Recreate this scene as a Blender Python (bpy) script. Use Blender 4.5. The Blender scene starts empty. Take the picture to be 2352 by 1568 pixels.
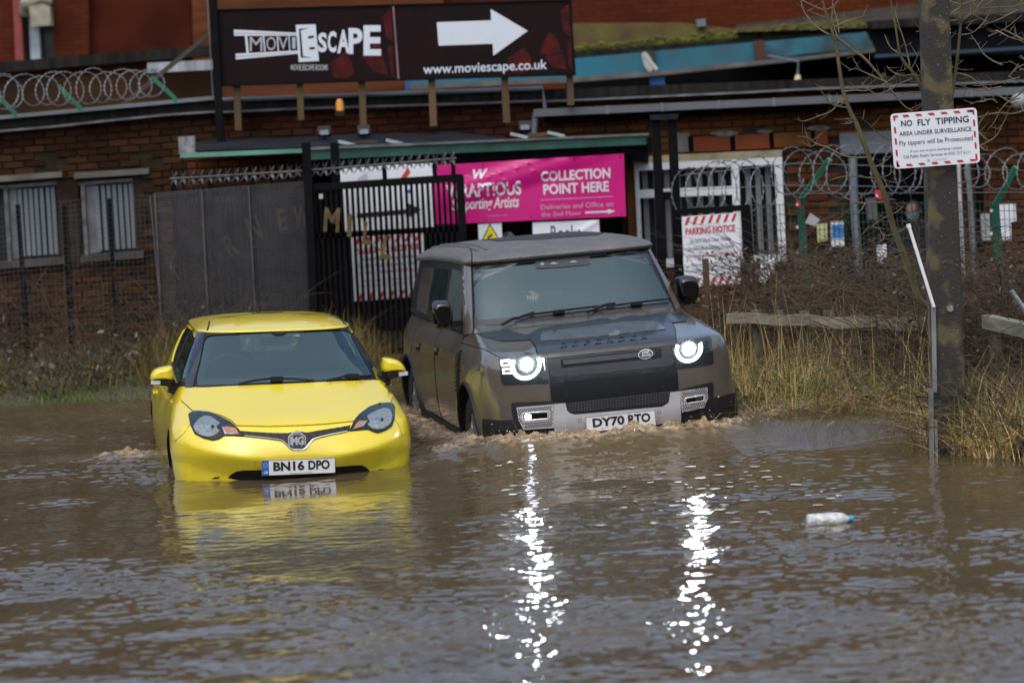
import bpy, bmesh, math, random
import numpy as np
from mathutils import Vector, Matrix
from mathutils.bvhtree import BVHTree
from mathutils.geometry import delaunay_2d_cdt
random.seed(7); RNG = np.random.default_rng(7)
SC = bpy.context.scene
COL = SC.collection
R = math.radians

# ---------------------------------------------------------------- camera
W, H, F, CH = 2352.0, 1568.0, 6460.0, 2.38        # reference frame of the measurements
PITCH, ROLL = R(-4.28), R(2.7)
FW = Vector((0, math.cos(PITCH), math.sin(PITCH)))
_r0 = Vector((1, 0, 0)); _u0 = _r0.cross(FW)
RT = _r0 * math.cos(ROLL) - _u0 * math.sin(ROLL)
UP = _r0 * math.sin(ROLL) + _u0 * math.cos(ROLL)
CAMP = Vector((0, 0, CH))
cd = bpy.data.cameras.new('camera'); cam = bpy.data.objects.new('camera', cd); COL.objects.link(cam)
cd.sensor_width = 36; cd.lens = 36 * F / W; cd.clip_end = 3000; cd.clip_start = .1
M = Matrix((RT, UP, -FW)).transposed().to_4x4(); M.translation = CAMP
cam.matrix_world = M
cd.dof.use_dof = True; cd.dof.focus_distance = 20.6; cd.dof.aperture_fstop = 1.8
SC.camera = cam

# ---------------------------------------------------------------- sky, sun, exposure
SUN_EL, SUN_AZ = 60, 195
wd = bpy.data.worlds.new('World'); SC.world = wd; wd.use_nodes = True
nt = wd.node_tree; bg = nt.nodes['Background']
sky = nt.nodes.new('ShaderNodeTexSky'); sky.sky_type = 'NISHITA'; sky.sun_disc = False
sky.sun_elevation = R(SUN_EL); sky.sun_rotation = R(SUN_AZ); sky.dust_density = 4.0; sky.air_density = 1.0; sky.ozone_density = 1.0
hs = nt.nodes.new('ShaderNodeHueSaturation'); hs.inputs['Saturation'].default_value = 1.0
nt.links.new(sky.outputs[0], hs.inputs['Color']); nt.links.new(hs.outputs[0], bg.inputs[0]); bg.inputs[1].default_value = .15
sl = bpy.data.lights.new('sun', 'SUN'); so = bpy.data.objects.new('sun', sl); COL.objects.link(so)
sl.energy = .6; sl.angle = R(150); sl.color = (1, .985, .96)
az = R(SUN_AZ); el = R(SUN_EL)
sd = Vector((math.sin(az) * math.cos(el), math.cos(az) * math.cos(el), math.sin(el)))
so.rotation_euler = sd.to_track_quat('Z', 'Y').to_euler()
vs = SC.view_settings; vs.view_transform = 'Standard'; vs.look = 'None'; vs.exposure = .53; vs.gamma = 1; vs.use_curve_mapping = False
try:
    SC.cycles.max_bounces = 8; SC.cycles.transparent_max_bounces = 24; SC.cycles.sample_clamp_indirect = 12; SC.cycles.caustics_refractive = False
except Exception: pass

# ---------------------------------------------------------------- measuring helpers
def ray(x, y):
    return (FW * F + RT * (x - W / 2) + UP * (H / 2 - y)).normalized()
def at(x, y, Y):
    d = ray(x, y); return CAMP + d * (Y / d.y)
def onz(x, y, z=0.0):
    d = ray(x, y); return CAMP + d * ((z - CH) / d.z)

# ---------------------------------------------------------------- materials
MATS = {}
def pm(name, col, rough=.6, metal=0, var=.18, scale=6, bump=0, bscale=40, coat=0, spec=.5, col2=None, detail=5, emit=None, estr=0, island=0, stretch=None, alpha=1):
    if name in MATS: return MATS[name]
    m = bpy.data.materials.new(name); m.use_nodes = True; t = m.node_tree; b = t.nodes['Principled BSDF']
    N = t.nodes.new; L = t.links.new
    b.inputs['Roughness'].default_value = rough; b.inputs['Metallic'].default_value = metal
    b.inputs['Coat Weight'].default_value = coat; b.inputs['Coat Roughness'].default_value = .04
    b.inputs['Specular IOR Level'].default_value = spec
    tc = N('ShaderNodeTexCoord'); vec = tc.outputs['Object']
    if stretch:
        mp = N('ShaderNodeMapping'); mp.inputs['Scale'].default_value = stretch; L(vec, mp.inputs[0]); vec = mp.outputs[0]
    c2 = col2 if col2 else tuple(c * (1 - var) for c in col); c1 = col if col2 else tuple(min(1, c * (1 + var)) for c in col)
    no = N('ShaderNodeTexNoise'); no.inputs['Scale'].default_value = scale; no.inputs['Detail'].default_value = detail; L(vec, no.inputs['Vector'])
    rp = N('ShaderNodeValToRGB'); rp.color_ramp.elements[0].position = .32; rp.color_ramp.elements[1].position = .68
    rp.color_ramp.elements[0].color = (*c2, 1); rp.color_ramp.elements[1].color = (*c1, 1); L(no.outputs[0], rp.inputs[0])
    out = rp.outputs[0]
    if island:
        g = N('ShaderNodeNewGeometry'); oi = N('ShaderNodeObjectInfo'); ad = N('ShaderNodeMath'); ad.operation = 'ADD'
        L(g.outputs['Random Per Island'], ad.inputs[0]); L(oi.outputs['Random'], ad.inputs[1])
        fr = N('ShaderNodeMath'); fr.operation = 'FRACT'; L(ad.outputs[0], fr.inputs[0])
        mr = N('ShaderNodeMapRange'); mr.inputs[3].default_value = 1 - island; mr.inputs[4].default_value = 1 + island; L(fr.outputs[0], mr.inputs[0])
        hv = N('ShaderNodeHueSaturation'); L(mr.outputs[0], hv.inputs['Value']); L(out, hv.inputs['Color'])
        f2 = N('ShaderNodeMath'); f2.operation = 'MULTIPLY'; f2.inputs[1].default_value = 7.31; L(fr.outputs[0], f2.inputs[0])
        f3 = N('ShaderNodeMath'); f3.operation = 'FRACT'; L(f2.outputs[0], f3.inputs[0])
        m2 = N('ShaderNodeMapRange'); m2.inputs[3].default_value = .485; m2.inputs[4].default_value = .52; L(f3.outputs[0], m2.inputs[0]); L(m2.outputs[0], hv.inputs['Hue'])
        out = hv.outputs[0]
    L(out, b.inputs['Base Color'])
    if bump:
        n2 = N('ShaderNodeTexNoise'); n2.inputs['Scale'].default_value = bscale; n2.inputs['Detail'].default_value = 4; L(vec, n2.inputs['Vector'])
        bp = N('ShaderNodeBump'); bp.inputs['Strength'].default_value = bump; bp.inputs['Distance'].default_value = .02; L(n2.outputs[0], bp.inputs['Height']); L(bp.outputs[0], b.inputs['Normal'])
    if emit:
        b.inputs['Emission Color'].default_value = (*emit, 1); b.inputs['Emission Strength'].default_value = estr
    MATS[name] = m; return m

def drops(m, scale=95, strength=.35, lo=.58, hi=.72, lighten=0.0):
    """rain beads standing on a surface: small domes in the bump, and the pale film between them"""
    t = m.node_tree; N = t.nodes.new; L = t.links.new; b = t.nodes['Principled BSDF']
    tc = N('ShaderNodeTexCoord'); v = N('ShaderNodeTexVoronoi'); v.inputs['Scale'].default_value = scale; L(tc.outputs['Object'], v.inputs['Vector'])
    mr = N('ShaderNodeMapRange'); mr.inputs[1].default_value = .05; mr.inputs[2].default_value = .42; mr.inputs[3].default_value = 1; mr.inputs[4].default_value = 0; L(v.outputs['Distance'], mr.inputs[0])
    n = N('ShaderNodeTexNoise'); n.inputs['Scale'].default_value = 5; L(tc.outputs['Object'], n.inputs['Vector'])
    m2 = N('ShaderNodeMapRange'); m2.inputs[1].default_value = lo - .15; m2.inputs[2].default_value = hi - .1; L(n.outputs[0], m2.inputs[0])
    mu = N('ShaderNodeMath'); mu.operation = 'MULTIPLY'; L(mr.outputs[0], mu.inputs[0]); L(m2.outputs[0], mu.inputs[1])
    bp = N('ShaderNodeBump'); bp.inputs['Strength'].default_value = strength; bp.inputs['Distance'].default_value = .004; L(mu.outputs[0], bp.inputs['Height'])
    L(bp.outputs[0], b.inputs['Normal']); L(bp.outputs[0], b.inputs['Coat Normal'])
    return m

def stain(m, scale=.9, dark=.55, amount=.8, zlo=None, dirt=(.075, .055, .034)):
    """blotchy weathering over a whole wall, or (zlo given) mud flung up over the lower body"""
    t = m.node_tree; N = t.nodes.new; L = t.links.new; b = t.nodes['Principled BSDF']; src = b.inputs['Base Color'].links[0].from_socket
    if zlo is None:
        g = N('ShaderNodeNewGeometry'); v = g.outputs['Position']
    else:
        g = N('ShaderNodeTexCoord'); v = g.outputs['Object']
    n = N('ShaderNodeTexNoise'); n.inputs['Scale'].default_value = scale; n.inputs['Detail'].default_value = 7; n.inputs['Roughness'].default_value = .65; L(v, n.inputs['Vector'])
    mr = N('ShaderNodeMapRange'); mr.inputs[1].default_value = .40; mr.inputs[2].default_value = .66; L(n.outputs[0], mr.inputs[0]); f = mr.outputs[0]
    if zlo is not None:
        sx = N('ShaderNodeSeparateXYZ'); L(v, sx.inputs[0]); mz_ = N('ShaderNodeMapRange'); mz_.inputs[1].default_value = zlo[1]; mz_.inputs[2].default_value = zlo[0]; mz_.inputs[3].default_value = 0; mz_.inputs[4].default_value = 1; L(sx.outputs[2], mz_.inputs[0])
        ml_ = N('ShaderNodeMath'); ml_.operation = 'MULTIPLY'; L(f, ml_.inputs[0]); L(mz_.outputs[0], ml_.inputs[1]); f = ml_.outputs[0]
    am = N('ShaderNodeMath'); am.operation = 'MULTIPLY'; am.inputs[1].default_value = amount; L(f, am.inputs[0])
    mx = N('ShaderNodeMix'); mx.data_type = 'RGBA'; L(am.outputs[0], mx.inputs[0]); L(src, mx.inputs[6])
    if zlo is None:
        mx.blend_type = 'MULTIPLY'; mx.inputs[7].default_value = (dark, dark * .96, dark * .9, 1)
    else: mx.inputs[7].default_value = (*dirt, 1)
    L(mx.outputs[2], b.inputs['Base Color']); return m

def glass(name, tint=(.64, .78, .78), ior=1.75, rough=.0):
    if name in MATS: return MATS[name]
    m = bpy.data.materials.new(name); m.use_nodes = True; t = m.node_tree; N = t.nodes.new; L = t.links.new
    for n in list(t.nodes):
        if n.type == 'BSDF_PRINCIPLED': t.nodes.remove(n)
    o = [n for n in t.nodes if n.type == 'OUTPUT_MATERIAL'][0]
    tr = N('ShaderNodeBsdfTransparent'); tr.inputs[0].default_value = (*tint, 1)
    gl = N('ShaderNodeBsdfGlossy'); gl.inputs['Roughness'].default_value = rough; gl.inputs[0].default_value = (.72, .97, .95, 1)
    g = N('ShaderNodeNewGeometry'); dt = N('ShaderNodeVectorMath'); dt.operation = 'DOT_PRODUCT'; L(g.outputs['Normal'], dt.inputs[0]); L(g.outputs['Incoming'], dt.inputs[1])
    ab = N('ShaderNodeMath'); ab.operation = 'ABSOLUTE'; L(dt.outputs['Value'], ab.inputs[0]); om = N('ShaderNodeMath'); om.operation = 'SUBTRACT'; om.inputs[0].default_value = 1; L(ab.outputs[0], om.inputs[1])
    pw = N('ShaderNodeMath'); pw.operation = 'POWER'; pw.inputs[1].default_value = 5; L(om.outputs[0], pw.inputs[0]); f0 = 2 * ((ior - 1) / (ior + 1)) ** 2     # two faces of a pane
    fr = N('ShaderNodeMath'); fr.operation = 'MULTIPLY_ADD'; fr.inputs[1].default_value = 1 - f0; fr.inputs[2].default_value = f0; L(pw.outputs[0], fr.inputs[0])
    mx = N('ShaderNodeMixShader'); L(fr.outputs[0], mx.inputs[0]); L(tr.outputs[0], mx.inputs[1]); L(gl.outputs[0], mx.inputs[2]); L(mx.outputs[0], o.inputs[0])
    MATS[name] = m; return m

# ---------------------------------------------------------------- mesh helpers
class MB:
    def __init__(s): s.v = []; s.f = []; s.smooth = False
    def add(s, vs, fs):
        o = len(s.v); s.v += [tuple(v) for v in vs]; s.f += [tuple(i + o for i in f) for f in fs]; return s
    def box(s, c, d, rot=None):
        x, y, z = d[0] / 2, d[1] / 2, d[2] / 2
        vs = [Vector((i, j, k)) for i in (-x, x) for j in (-y, y) for k in (-z, z)]
        if rot is not None: vs = [rot @ v for v in vs]
        c = Vector(c); return s.add([v + c for v in vs], [(0, 1, 3, 2), (4, 6, 7, 5), (0, 4, 5, 1), (2, 3, 7, 6), (0, 2, 6, 4), (1, 5, 7, 3)])
    def bar(s, a, b, w, d, side=None):
        """rectangular bar a->b; w along 'side' (default: across), d along the other"""
        a = Vector(a); b = Vector(b); t = (b - a).normalized()
        sd_ = Vector(side) if side is not None else (Vector((0, 1, 0)).cross(t) if abs(t.y) < .95 else Vector((1, 0, 0)))
        sd_ = (sd_ - t * sd_.dot(t)).normalized(); e = t.cross(sd_)
        vs = [p + sd_ * i * w / 2 + e * j * d / 2 for p in (a, b) for i, j in ((-1, -1), (1, -1), (1, 1), (-1, 1))]
        return s.add(vs, [(3, 2, 1, 0), (4, 5, 6, 7), (0, 1, 5, 4), (1, 2, 6, 5), (2, 3, 7, 6), (3, 0, 4, 7)])
    def tube(s, pts, r, n=8, cap=True):
        pts = [Vector(p) for p in pts]; k = len(pts); rs = r if isinstance(r, (list, tuple)) else [r] * k
        o = len(s.v); up = None
        for i, p in enumerate(pts):
            t = (pts[min(i + 1, k - 1)] - pts[max(i - 1, 0)]).normalized()
            if up is None: up = Vector((0, 0, 1)) if abs(t.z) < .9 else Vector((1, 0, 0))
            a = (up - t * up.dot(t)).normalized(); b = t.cross(a); up = a
            for j in range(n):
                q = 2 * math.pi * j / n; s.v.append(tuple(p + (a * math.cos(q) + b * math.sin(q)) * rs[i]))
        for i in range(k - 1):
            for j in range(n):
                s.f.append((o + i * n + j, o + i * n + (j + 1) % n, o + (i + 1) * n + (j + 1) % n, o + (i + 1) * n + j))
        if cap: s.f.append(tuple(o + j for j in range(n - 1, -1, -1))); s.f.append(tuple(o + (k - 1) * n + j for j in range(n)))
        return s
    def prism(s, poly, depth_vec):
        """poly: list of 3-D points (planar, convex or mildly concave), extruded by depth_vec"""
        n = len(poly); d = Vector(depth_vec); a = [Vector(p) for p in poly]
        return s.add(a + [p + d for p in a], [tuple(range(n)), tuple(range(2 * n - 1, n - 1, -1))] + [(i, n + i, n + (i + 1) % n, (i + 1) % n) for i in range(n)])
    def grid(s, rows, closed=False):
        o = len(s.v); m = len(rows[0])
        for r_ in rows: s.v += [tuple(p) for p in r_]
        for i in range(len(rows) - 1):
            for j in range(m if closed else m - 1):
                s.f.append((o + i * m + j, o + i * m + (j + 1) % m, o + (i + 1) * m + (j + 1) % m, o + (i + 1) * m + j))
        return s
    def lathe(s, prof, c, axis='x', n=32):
        """prof: list of (r, t) ; t along axis"""
        rows = []
        for r_, t_ in prof:
            row = []
            for j in range(n):
                q = 2 * math.pi * j / n; a, b = r_ * math.cos(q), r_ * math.sin(q)
                row.append(Vector(c) + (Vector((t_, a, b)) if axis == 'x' else Vector((a, t_, b)) if axis == 'y' else Vector((a, b, t_))))
            rows.append(row)
        return s.grid(rows, True)
    def sphere(s, c, rad, n=12, m=8):
        rx, ry, rz = rad if isinstance(rad, (tuple, list)) else (rad,) * 3; c = Vector(c)
        rows = [[c + Vector((rx * math.sin(math.pi * i / m) * math.cos(2 * math.pi * j / n), ry * math.sin(math.pi * i / m) * math.sin(2 * math.pi * j / n), rz * math.cos(math.pi * i / m))) for j in range(n)] for i in range(m + 1)]
        return s.grid(rows, True)

def tag(o, label=None, cat=None, group=None, kind=None):
    if label: o['label'] = label
    if cat: o['category'] = cat
    if group: o['group'] = group
    if kind: o['kind'] = kind
    return o
def to_mesh(name, mb, mat, smooth=False, sharp=None):
    me = bpy.data.meshes.new(name); me.from_pydata([tuple(v) for v in mb.v], [], mb.f); me.update()
    if mat: me.materials.append(mat)
    if smooth or mb.smooth:
        me.polygons.foreach_set('use_smooth', [True] * len(me.polygons))
        if sharp is not None: me.set_sharp_from_angle(angle=R(sharp))
    return me
def empty(name, loc=(0, 0, 0), rot=(0, 0, 0), label=None, cat=None, group=None, kind=None):
    o = bpy.data.objects.new(name, None); COL.objects.link(o); o.location = loc; o.rotation_euler = rot; o.empty_display_size = .1
    return tag(o, label, cat, group, kind)
def root_of(p):
    while p.parent: p = p.parent
    return p
def obj(name, mb, mat, parent=None, smooth=False, sharp=40, local=False, label=None, cat=None, group=None, kind=None, origin=None):
    """mesh in world coordinates (or, local=True, in the root's own coordinates) -> one object"""
    if parent is not None:
        if not local:
            r_ = root_of(parent); inv = (Matrix.Translation(r_.location) @ r_.rotation_euler.to_matrix().to_4x4()).inverted()
            mb.v = [tuple(inv @ Vector(v)) for v in mb.v]
        o = bpy.data.objects.new(name, to_mesh(name, mb, mat, smooth, sharp)); COL.objects.link(o); o.parent = parent
    else:
        a = np.array([tuple(v) for v in mb.v]); lo, hi = a.min(0), a.max(0)
        b = Vector(origin) if origin is not None else Vector(((lo[0] + hi[0]) / 2, (lo[1] + hi[1]) / 2, lo[2]))
        mb.v = [tuple(Vector(v) - b) for v in mb.v]
        o = bpy.data.objects.new(name, to_mesh(name, mb, mat, smooth, sharp)); COL.objects.link(o); o.location = b
    return tag(o, label, cat, group, kind)

# text as flat polygons -------------------------------------------------------
_TXT = {}
def text2d(s, bold=0.0, shear=0.0):
    key = (s, bold, shear)
    if key in _TXT: return _TXT[key]
    c = bpy.data.curves.new('lettering', 'FONT'); c.body = s; c.size = 1; c.offset = bold; c.resolution_u = 3; c.shear = shear; c.align_x = 'LEFT'; c.fill_mode = 'FRONT'
    o = bpy.data.objects.new('lettering', c); COL.objects.link(o)
    dg = bpy.context.evaluated_depsgraph_get(); me = bpy.data.meshes.new_from_object(o.evaluated_get(dg))
    v = np.array([(p.co.x, p.co.y) for p in me.vertices]); f = [tuple(p.vertices) for p in me.polygons]
    bpy.data.objects.remove(o); bpy.data.curves.remove(c); bpy.data.meshes.remove(me)
    lo, hi = v.min(0), v.max(0)
    _TXT[key] = ((v - lo) / (hi - lo), f, (hi - lo)); return _TXT[key]

class Board:
    """a flat sheet with its own u (across), v (down) frame, both 0..1"""
    def __init__(s, tl, tr, bl, normal=None):
        s.o = Vector(tl); s.du = Vector(tr) - s.o; s.dv = Vector(bl) - s.o
        s.n = s.du.cross(s.dv).normalized()
        if s.n.dot(CAMP - s.o) < 0: s.n = -s.n
    def p(s, u, v, h=0.0): return s.o + s.du * u + s.dv * v + s.n * h
    def panel(s, mb, th=.01, u0=0, v0=0, u1=1, v1=1, h=0.0):
        return mb.prism([s.p(u0, v0, h), s.p(u1, v0, h), s.p(u1, v1, h), s.p(u0, v1, h)], -s.n * th)
    def poly(s, mb, pts, h=.003, th=.002):
        return mb.prism([s.p(u, v, h) for u, v in pts], -s.n * th)
    def text(s, mb, txt, u0, v0, u1, v1, bold=0.0, h=.003, shear=0.0, fit=True):
        v, f, sz = text2d(txt, bold, shear)
        return mb.add([s.p(u0 + (u1 - u0) * a, v1 + (v0 - v1) * b, h) for a, b in v], f)
    def rounded(s, mb, th=.004, r=.06, h=0.0, m=0.0):
        lu, lv = s.du.length, s.dv.length; pts = []
        for cx, cy, q0 in ((1 - m, m, -90), (1 - m, 1 - m, 0), (m, 1 - m, 90), (m, m, 180)):
            for k in range(6):
                q = R(q0 + k * 18); ru, rv = r / lu, r / lv
                pts.append((cx + (-ru if cx > .5 else ru) + ru * math.cos(q), cy + (-rv if cy > .5 else rv) + rv * math.sin(q)))
        return mb.prism([s.p(u, v, h) for u, v in pts], -s.n * th)

# 2-D outline helpers ----------------------------------------------------------
def sm(pts, n=6, closed=True):
    out = []; k = len(pts)
    for i in range(k if closed else k - 1):
        p0, p1, p2, p3 = [np.array(pts[(i + j) % k] if closed else pts[min(max(i + j, 0), k - 1)], float) for j in (-1, 0, 1, 2)]
        for t in np.linspace(0, 1, n, endpoint=False):
            out.append(tuple(.5 * (2 * p1 + (p2 - p0) * t + (2 * p0 - 5 * p1 + 4 * p2 - p3) * t * t + (3 * p1 - p0 - 3 * p2 + p3) * t ** 3)))
    if not closed: out.append(tuple(pts[-1]))
    return out
def dens(pts, step, closed=True):
    out = []; k = len(pts)
    for i in range(k if closed else k - 1):
        a = np.array(pts[i], float); b = np.array(pts[(i + 1) % k], float); n = max(1, int(np.ceil(np.linalg.norm(b - a) / step)))
        for j in range(n): out.append(tuple(a + (b - a) * j / n))
    if not closed: out.append(tuple(pts[-1]))
    return out
def inside(P, poly):
    x, y = P[:, 0], P[:, 1]; r_ = np.zeros(len(P), bool); n = len(poly)
    for i in range(n):
        x1, y1 = poly[i]; x2, y2 = poly[(i + 1) % n]
        c = ((y1 > y) != (y2 > y)); 
        with np.errstate(divide='ignore', invalid='ignore'): xi = (x2 - x1) * (y - y1) / (y2 - y1) + x1
        r_ ^= c & (x < xi)
    return r_
def strip(line, w):
    """open polyline -> closed outline of width w"""
    a = np.array(line, float); t = np.gradient(a, axis=0); t /= np.linalg.norm(t, axis=1)[:, None]; n = np.stack([-t[:, 1], t[:, 0]], 1)
    ww = (np.array(w) if hasattr(w, '__len__') else np.full(len(a), w))[:, None] / 2
    return [tuple(p) for p in a + n * ww] + [tuple(p) for p in (a - n * ww)[::-1]]

class Body:
    """something patches can be laid on: a BVH in the car's local frame"""
    def __init__(s, loc, rot):
        s.loc = Vector(loc); s.rot = rot; s.R = rot.to_matrix(); s.Ri = s.R.transposed(); s.o = s.Ri @ (CAMP - s.loc); s.v = []; s.f = []
    def add(s, mb):
        k = len(s.v); s.v += [Vector(v) for v in mb.v]; s.f += [tuple(i + k for i in f) for f in mb.f]; return s
    def add_mesh(s, me):
        k = len(s.v); s.v += [v.co.copy() for v in me.vertices]; s.f += [tuple(i + k for i in p.vertices) for p in me.polygons]; return s
    def build(s): s.t = BVHTree.FromPolygons(s.v, s.f); return s
    def cast(s, q, mode):
        if mode == 'px': o, d = s.o, s.Ri @ ray(*q)
        elif mode == 'l': o, d = Vector((-5, q[0], q[1])), Vector((1, 0, 0))
        elif mode == 'r': o, d = Vector((5, q[0], q[1])), Vector((-1, 0, 0))
        elif mode == 't': o, d = Vector((q[0], q[1], 5)), Vector((0, 0, -1))
        elif mode == 'f': o, d = Vector((q[0], -5, q[1])), Vector((0, 1, 0))
        h = s.t.ray_cast(o, d)
        if h[0] is None: return None
        n = h[1]; n = -n if n.dot(d) > 0 else n
        return h[0], n
    def patch(s, outline, off=.004, mode='px', holes=(), step=10, th=.008, dens_step=None, mb=None, tilt=False):
        ds = dens_step or step
        rings = [dens(outline, ds)] + [dens(h, ds) for h in holes]
        V = []; E = []
        for r_ in rings:
            k = len(V); V += r_; E += [(k + i, k + (i + 1) % len(r_)) for i in range(len(r_))]
        A = np.array(rings[0]); lo, hi = A.min(0), A.max(0)
        gx, gy = np.meshgrid(np.arange(lo[0] + step * .5, hi[0], step), np.arange(lo[1] + step * .5, hi[1], step))
        G = np.stack([gx.ravel(), gy.ravel()], 1)
        if len(G):
            k = inside(G, rings[0])
            for h in rings[1:]: k &= ~inside(G, h)
            B = np.array(V)
            G = G[k]
            if len(G):
                d = np.array([np.min(np.abs(B - g).max(1)) for g in G]); G = G[d > step * .45]
            V = V + [tuple(g) for g in G]
        r_ = delaunay_2d_cdt([Vector(v) for v in V], E, [], 0, 1e-6)
        v2 = np.array([tuple(v) for v in r_[0]]); f2 = [tuple(f) for f in r_[2]]
        cen = np.array([v2[list(f)].mean(0) for f in f2]); k = inside(cen, rings[0])
        for h in rings[1:]: k &= ~inside(cen, h)
        f2 = [f for f, q in zip(f2, k) if q]
        hit = [s.cast(q, mode) for q in v2]
        f2 = [f for f in f2 if all(hit[i] is not None for i in f)]
        mb = mb or MB(); mb.smooth = True
        if not f2: print('EMPTY PATCH', outline[:2]); return mb
        used = sorted({i for f in f2 for i in f}); ix = {i: j for j, i in enumerate(used)}
        top = [hit[i][0] + hit[i][1] * off for i in used]
        f3 = [tuple(ix[i] for i in f) for f in f2]
        flip = 0
        for f in f3[:40]:
            n = (top[f[1]] - top[f[0]]).cross(top[f[2]] - top[f[0]]); flip += 1 if n.dot(hit[used[f[0]]][1]) > 0 else -1
        if flip < 0: f3 = [f[::-1] for f in f3]
        cnt = {}
        for f in f3:
            for i in range(len(f)):
                e = (f[i], f[(i + 1) % len(f)]); cnt[tuple(sorted(e))] = cnt.get(tuple(sorted(e)), []) + [e]
        low = [hit[i][0] + hit[i][1] * (off - th) for i in used]; nb = len(top); sk = []
        for e in cnt.values():
            if len(e) == 1: a, b = e[0]; sk.append((b, a, nb + a, nb + b))
        mb.add(top + low, f3 + sk); return mb
    def line(s, pts, r=.003, off=.0, mode='px', step=8, n=5, mb=None, smooth=True):
        q = dens(pts, step, False); h = [s.cast(p, mode) for p in q]; P = [x[0] + x[1] * off for x in h if x]
        mb = mb or MB(); mb.smooth = True
        if len(P) > 1: mb.tube(P, r, n)
        return mb

def plan_slices(sl, sub=6, kf=26, ks=26, kr=14, bulge=None):
    """stack of plan outlines: (z, half width, nose y, corner depth, exponent, tail y, tail depth) -> closed mesh"""
    S = np.array(sl, float); rows = []; n = len(S)
    P = []
    for i in range(n - 1):
        p0, p1, p2, p3 = S[max(i - 1, 0)], S[i], S[i + 1], S[min(i + 2, n - 1)]
        h = p2[0] - p1[0]
        m1 = np.where(p2[0] - p0[0] > 0, (p2 - p0) / max(p2[0] - p0[0], 1e-9), 0) * h; m2 = (p3 - p1) / max(p3[0] - p1[0], 1e-9) * h
        for t in np.linspace(0, 1, sub, endpoint=False):
            q = (2 * t ** 3 - 3 * t * t + 1) * p1 + (t ** 3 - 2 * t * t + t) * m1 + (-2 * t ** 3 + 3 * t * t) * p2 + (t ** 3 - t * t) * m2
            P.append(q)
    P.append(S[-1])
    for z, w, yf, a, e, yr, ar in P:
        half = []
        for t in np.linspace(0, math.pi / 2, kf): half.append((w * math.sin(t) ** (2 / e), yf + a * (1 - max(math.cos(t), 0) ** (2 / e))))
        y0, y1 = yf + a, yr - ar
        for t in np.linspace(0, 1, ks + 1)[1:-1]: half.append((w, y0 + (y1 - y0) * t))
        for t in np.linspace(math.pi / 2, 0, kr): half.append((w * math.sin(t) ** (2 / 3.2), yr - ar * (1 - max(math.cos(t), 0) ** (2 / 3.2))))
        ring = [(x, y, z) for x, y in half] + [(-x, y, z) for x, y in half[-2:0:-1]]
        if bulge: ring = [bulge(*p) for p in ring]
        rows.append(ring)
    mb = MB(); mb.grid(rows, True); m = len(rows[0])
    mb.f.append(tuple(range(m))[::-1]); mb.f.append(tuple(len(mb.v) - m + j for j in range(m)))
    mb.smooth = True
    return mb
def boolean(mb, cutters, mat, cmat):
    """cut wheel wells etc. out of a closed mesh; returns a Mesh"""
    o = bpy.data.objects.new('tmp', to_mesh('tmp', mb, mat)); COL.objects.link(o); o.data.materials.append(cmat); tmp = [o]
    for c in cutters:
        co = bpy.data.objects.new('tmp', to_mesh('tmp', c, cmat)); COL.objects.link(co); tmp.append(co)
        md = o.modifiers.new('b', 'BOOLEAN'); md.operation = 'DIFFERENCE'; md.object = co; md.solver = 'EXACT'; md.material_mode = 'TRANSFER'
    dg = bpy.context.evaluated_depsgraph_get(); me = bpy.data.meshes.new_from_object(o.evaluated_get(dg))
    for t in tmp: bpy.data.objects.remove(t)
    me.polygons.foreach_set('use_smooth', [True] * len(me.polygons)); me.set_sharp_from_angle(angle=R(35))
    return me
def skin(joints, edges, sub=2):
    """one continuous body grown over joints (x, y, z, r)"""
    me = bpy.data.meshes.new('tmp'); me.from_pydata([j[:3] for j in joints], edges, [])
    o = bpy.data.objects.new('tmp', me); COL.objects.link(o); md = o.modifiers.new('s', 'SKIN'); md.use_smooth_shade = True
    for i, j in enumerate(joints):
        r_ = j[3]; me.skin_vertices[0].data[i].radius = (r_, j[4] if len(j) > 4 else r_)
    me.skin_vertices[0].data[0].use_root = True
    o.modifiers.new('u', 'SUBSURF').levels = sub
    dg = bpy.context.evaluated_depsgraph_get(); m2 = bpy.data.meshes.new_from_object(o.evaluated_get(dg))
    mb = MB(); mb.v = [tuple(v.co) for v in m2.vertices]; mb.f = [tuple(p.vertices) for p in m2.polygons]; mb.smooth = True
    bpy.data.objects.remove(o); bpy.data.meshes.remove(me); bpy.data.meshes.remove(m2)
    return mb
# ================================================================ CARS
from mathutils import Euler
def mz(*p): return [(321 + x * .2802, 692.7 + y * .2802) for x, y in p]
def dz(*p): return [(895.5 + x * .3592, 506.9 + y * .3592) for x, y in p]
BLK = pm('black_plastic', (.009, .009, .010), .5, var=.2, spec=.3)
RUB = pm('tyre_rubber', (.016, .016, .016), .75, bump=.3, bscale=60)
DARK = pm('cabin_dark', (.02, .022, .024), .7)
GLOSSBLK = pm('gloss_black', (.006, .006, .007), .10, var=.1, coat=.3)
CHROME = pm('chrome', (.75, .76, .78), .12, 1, var=.05)
SILV = pm('satin_silver', (.56, .56, .56), .42, .55, var=.06)
ALLOY = pm('alloy', (.45, .46, .48), .28, .9, var=.1)
WHITEP = pm('plate_white', (.72, .73, .72), .35, var=.03)
INK = pm('black_ink', (.012, .012, .014), .5, var=.05)
BLUEP = pm('plate_blue', (.02, .12, .5), .4, var=.05)
GLS = glass('car_glass'); GLD = glass('privacy_glass', (.16, .19, .2)); LENSG = glass('lens_glass', (.9, .93, .95), 1.22)
REFL = pm('lamp_reflector', (.36, .37, .37), .3, .2, var=.35, scale=34, bump=.8, bscale=55, stretch=(3, 1, .35))
AMB = pm('amber_lens', (.50, .20, .10), .25, var=.25, scale=60, coat=.6)

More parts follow.
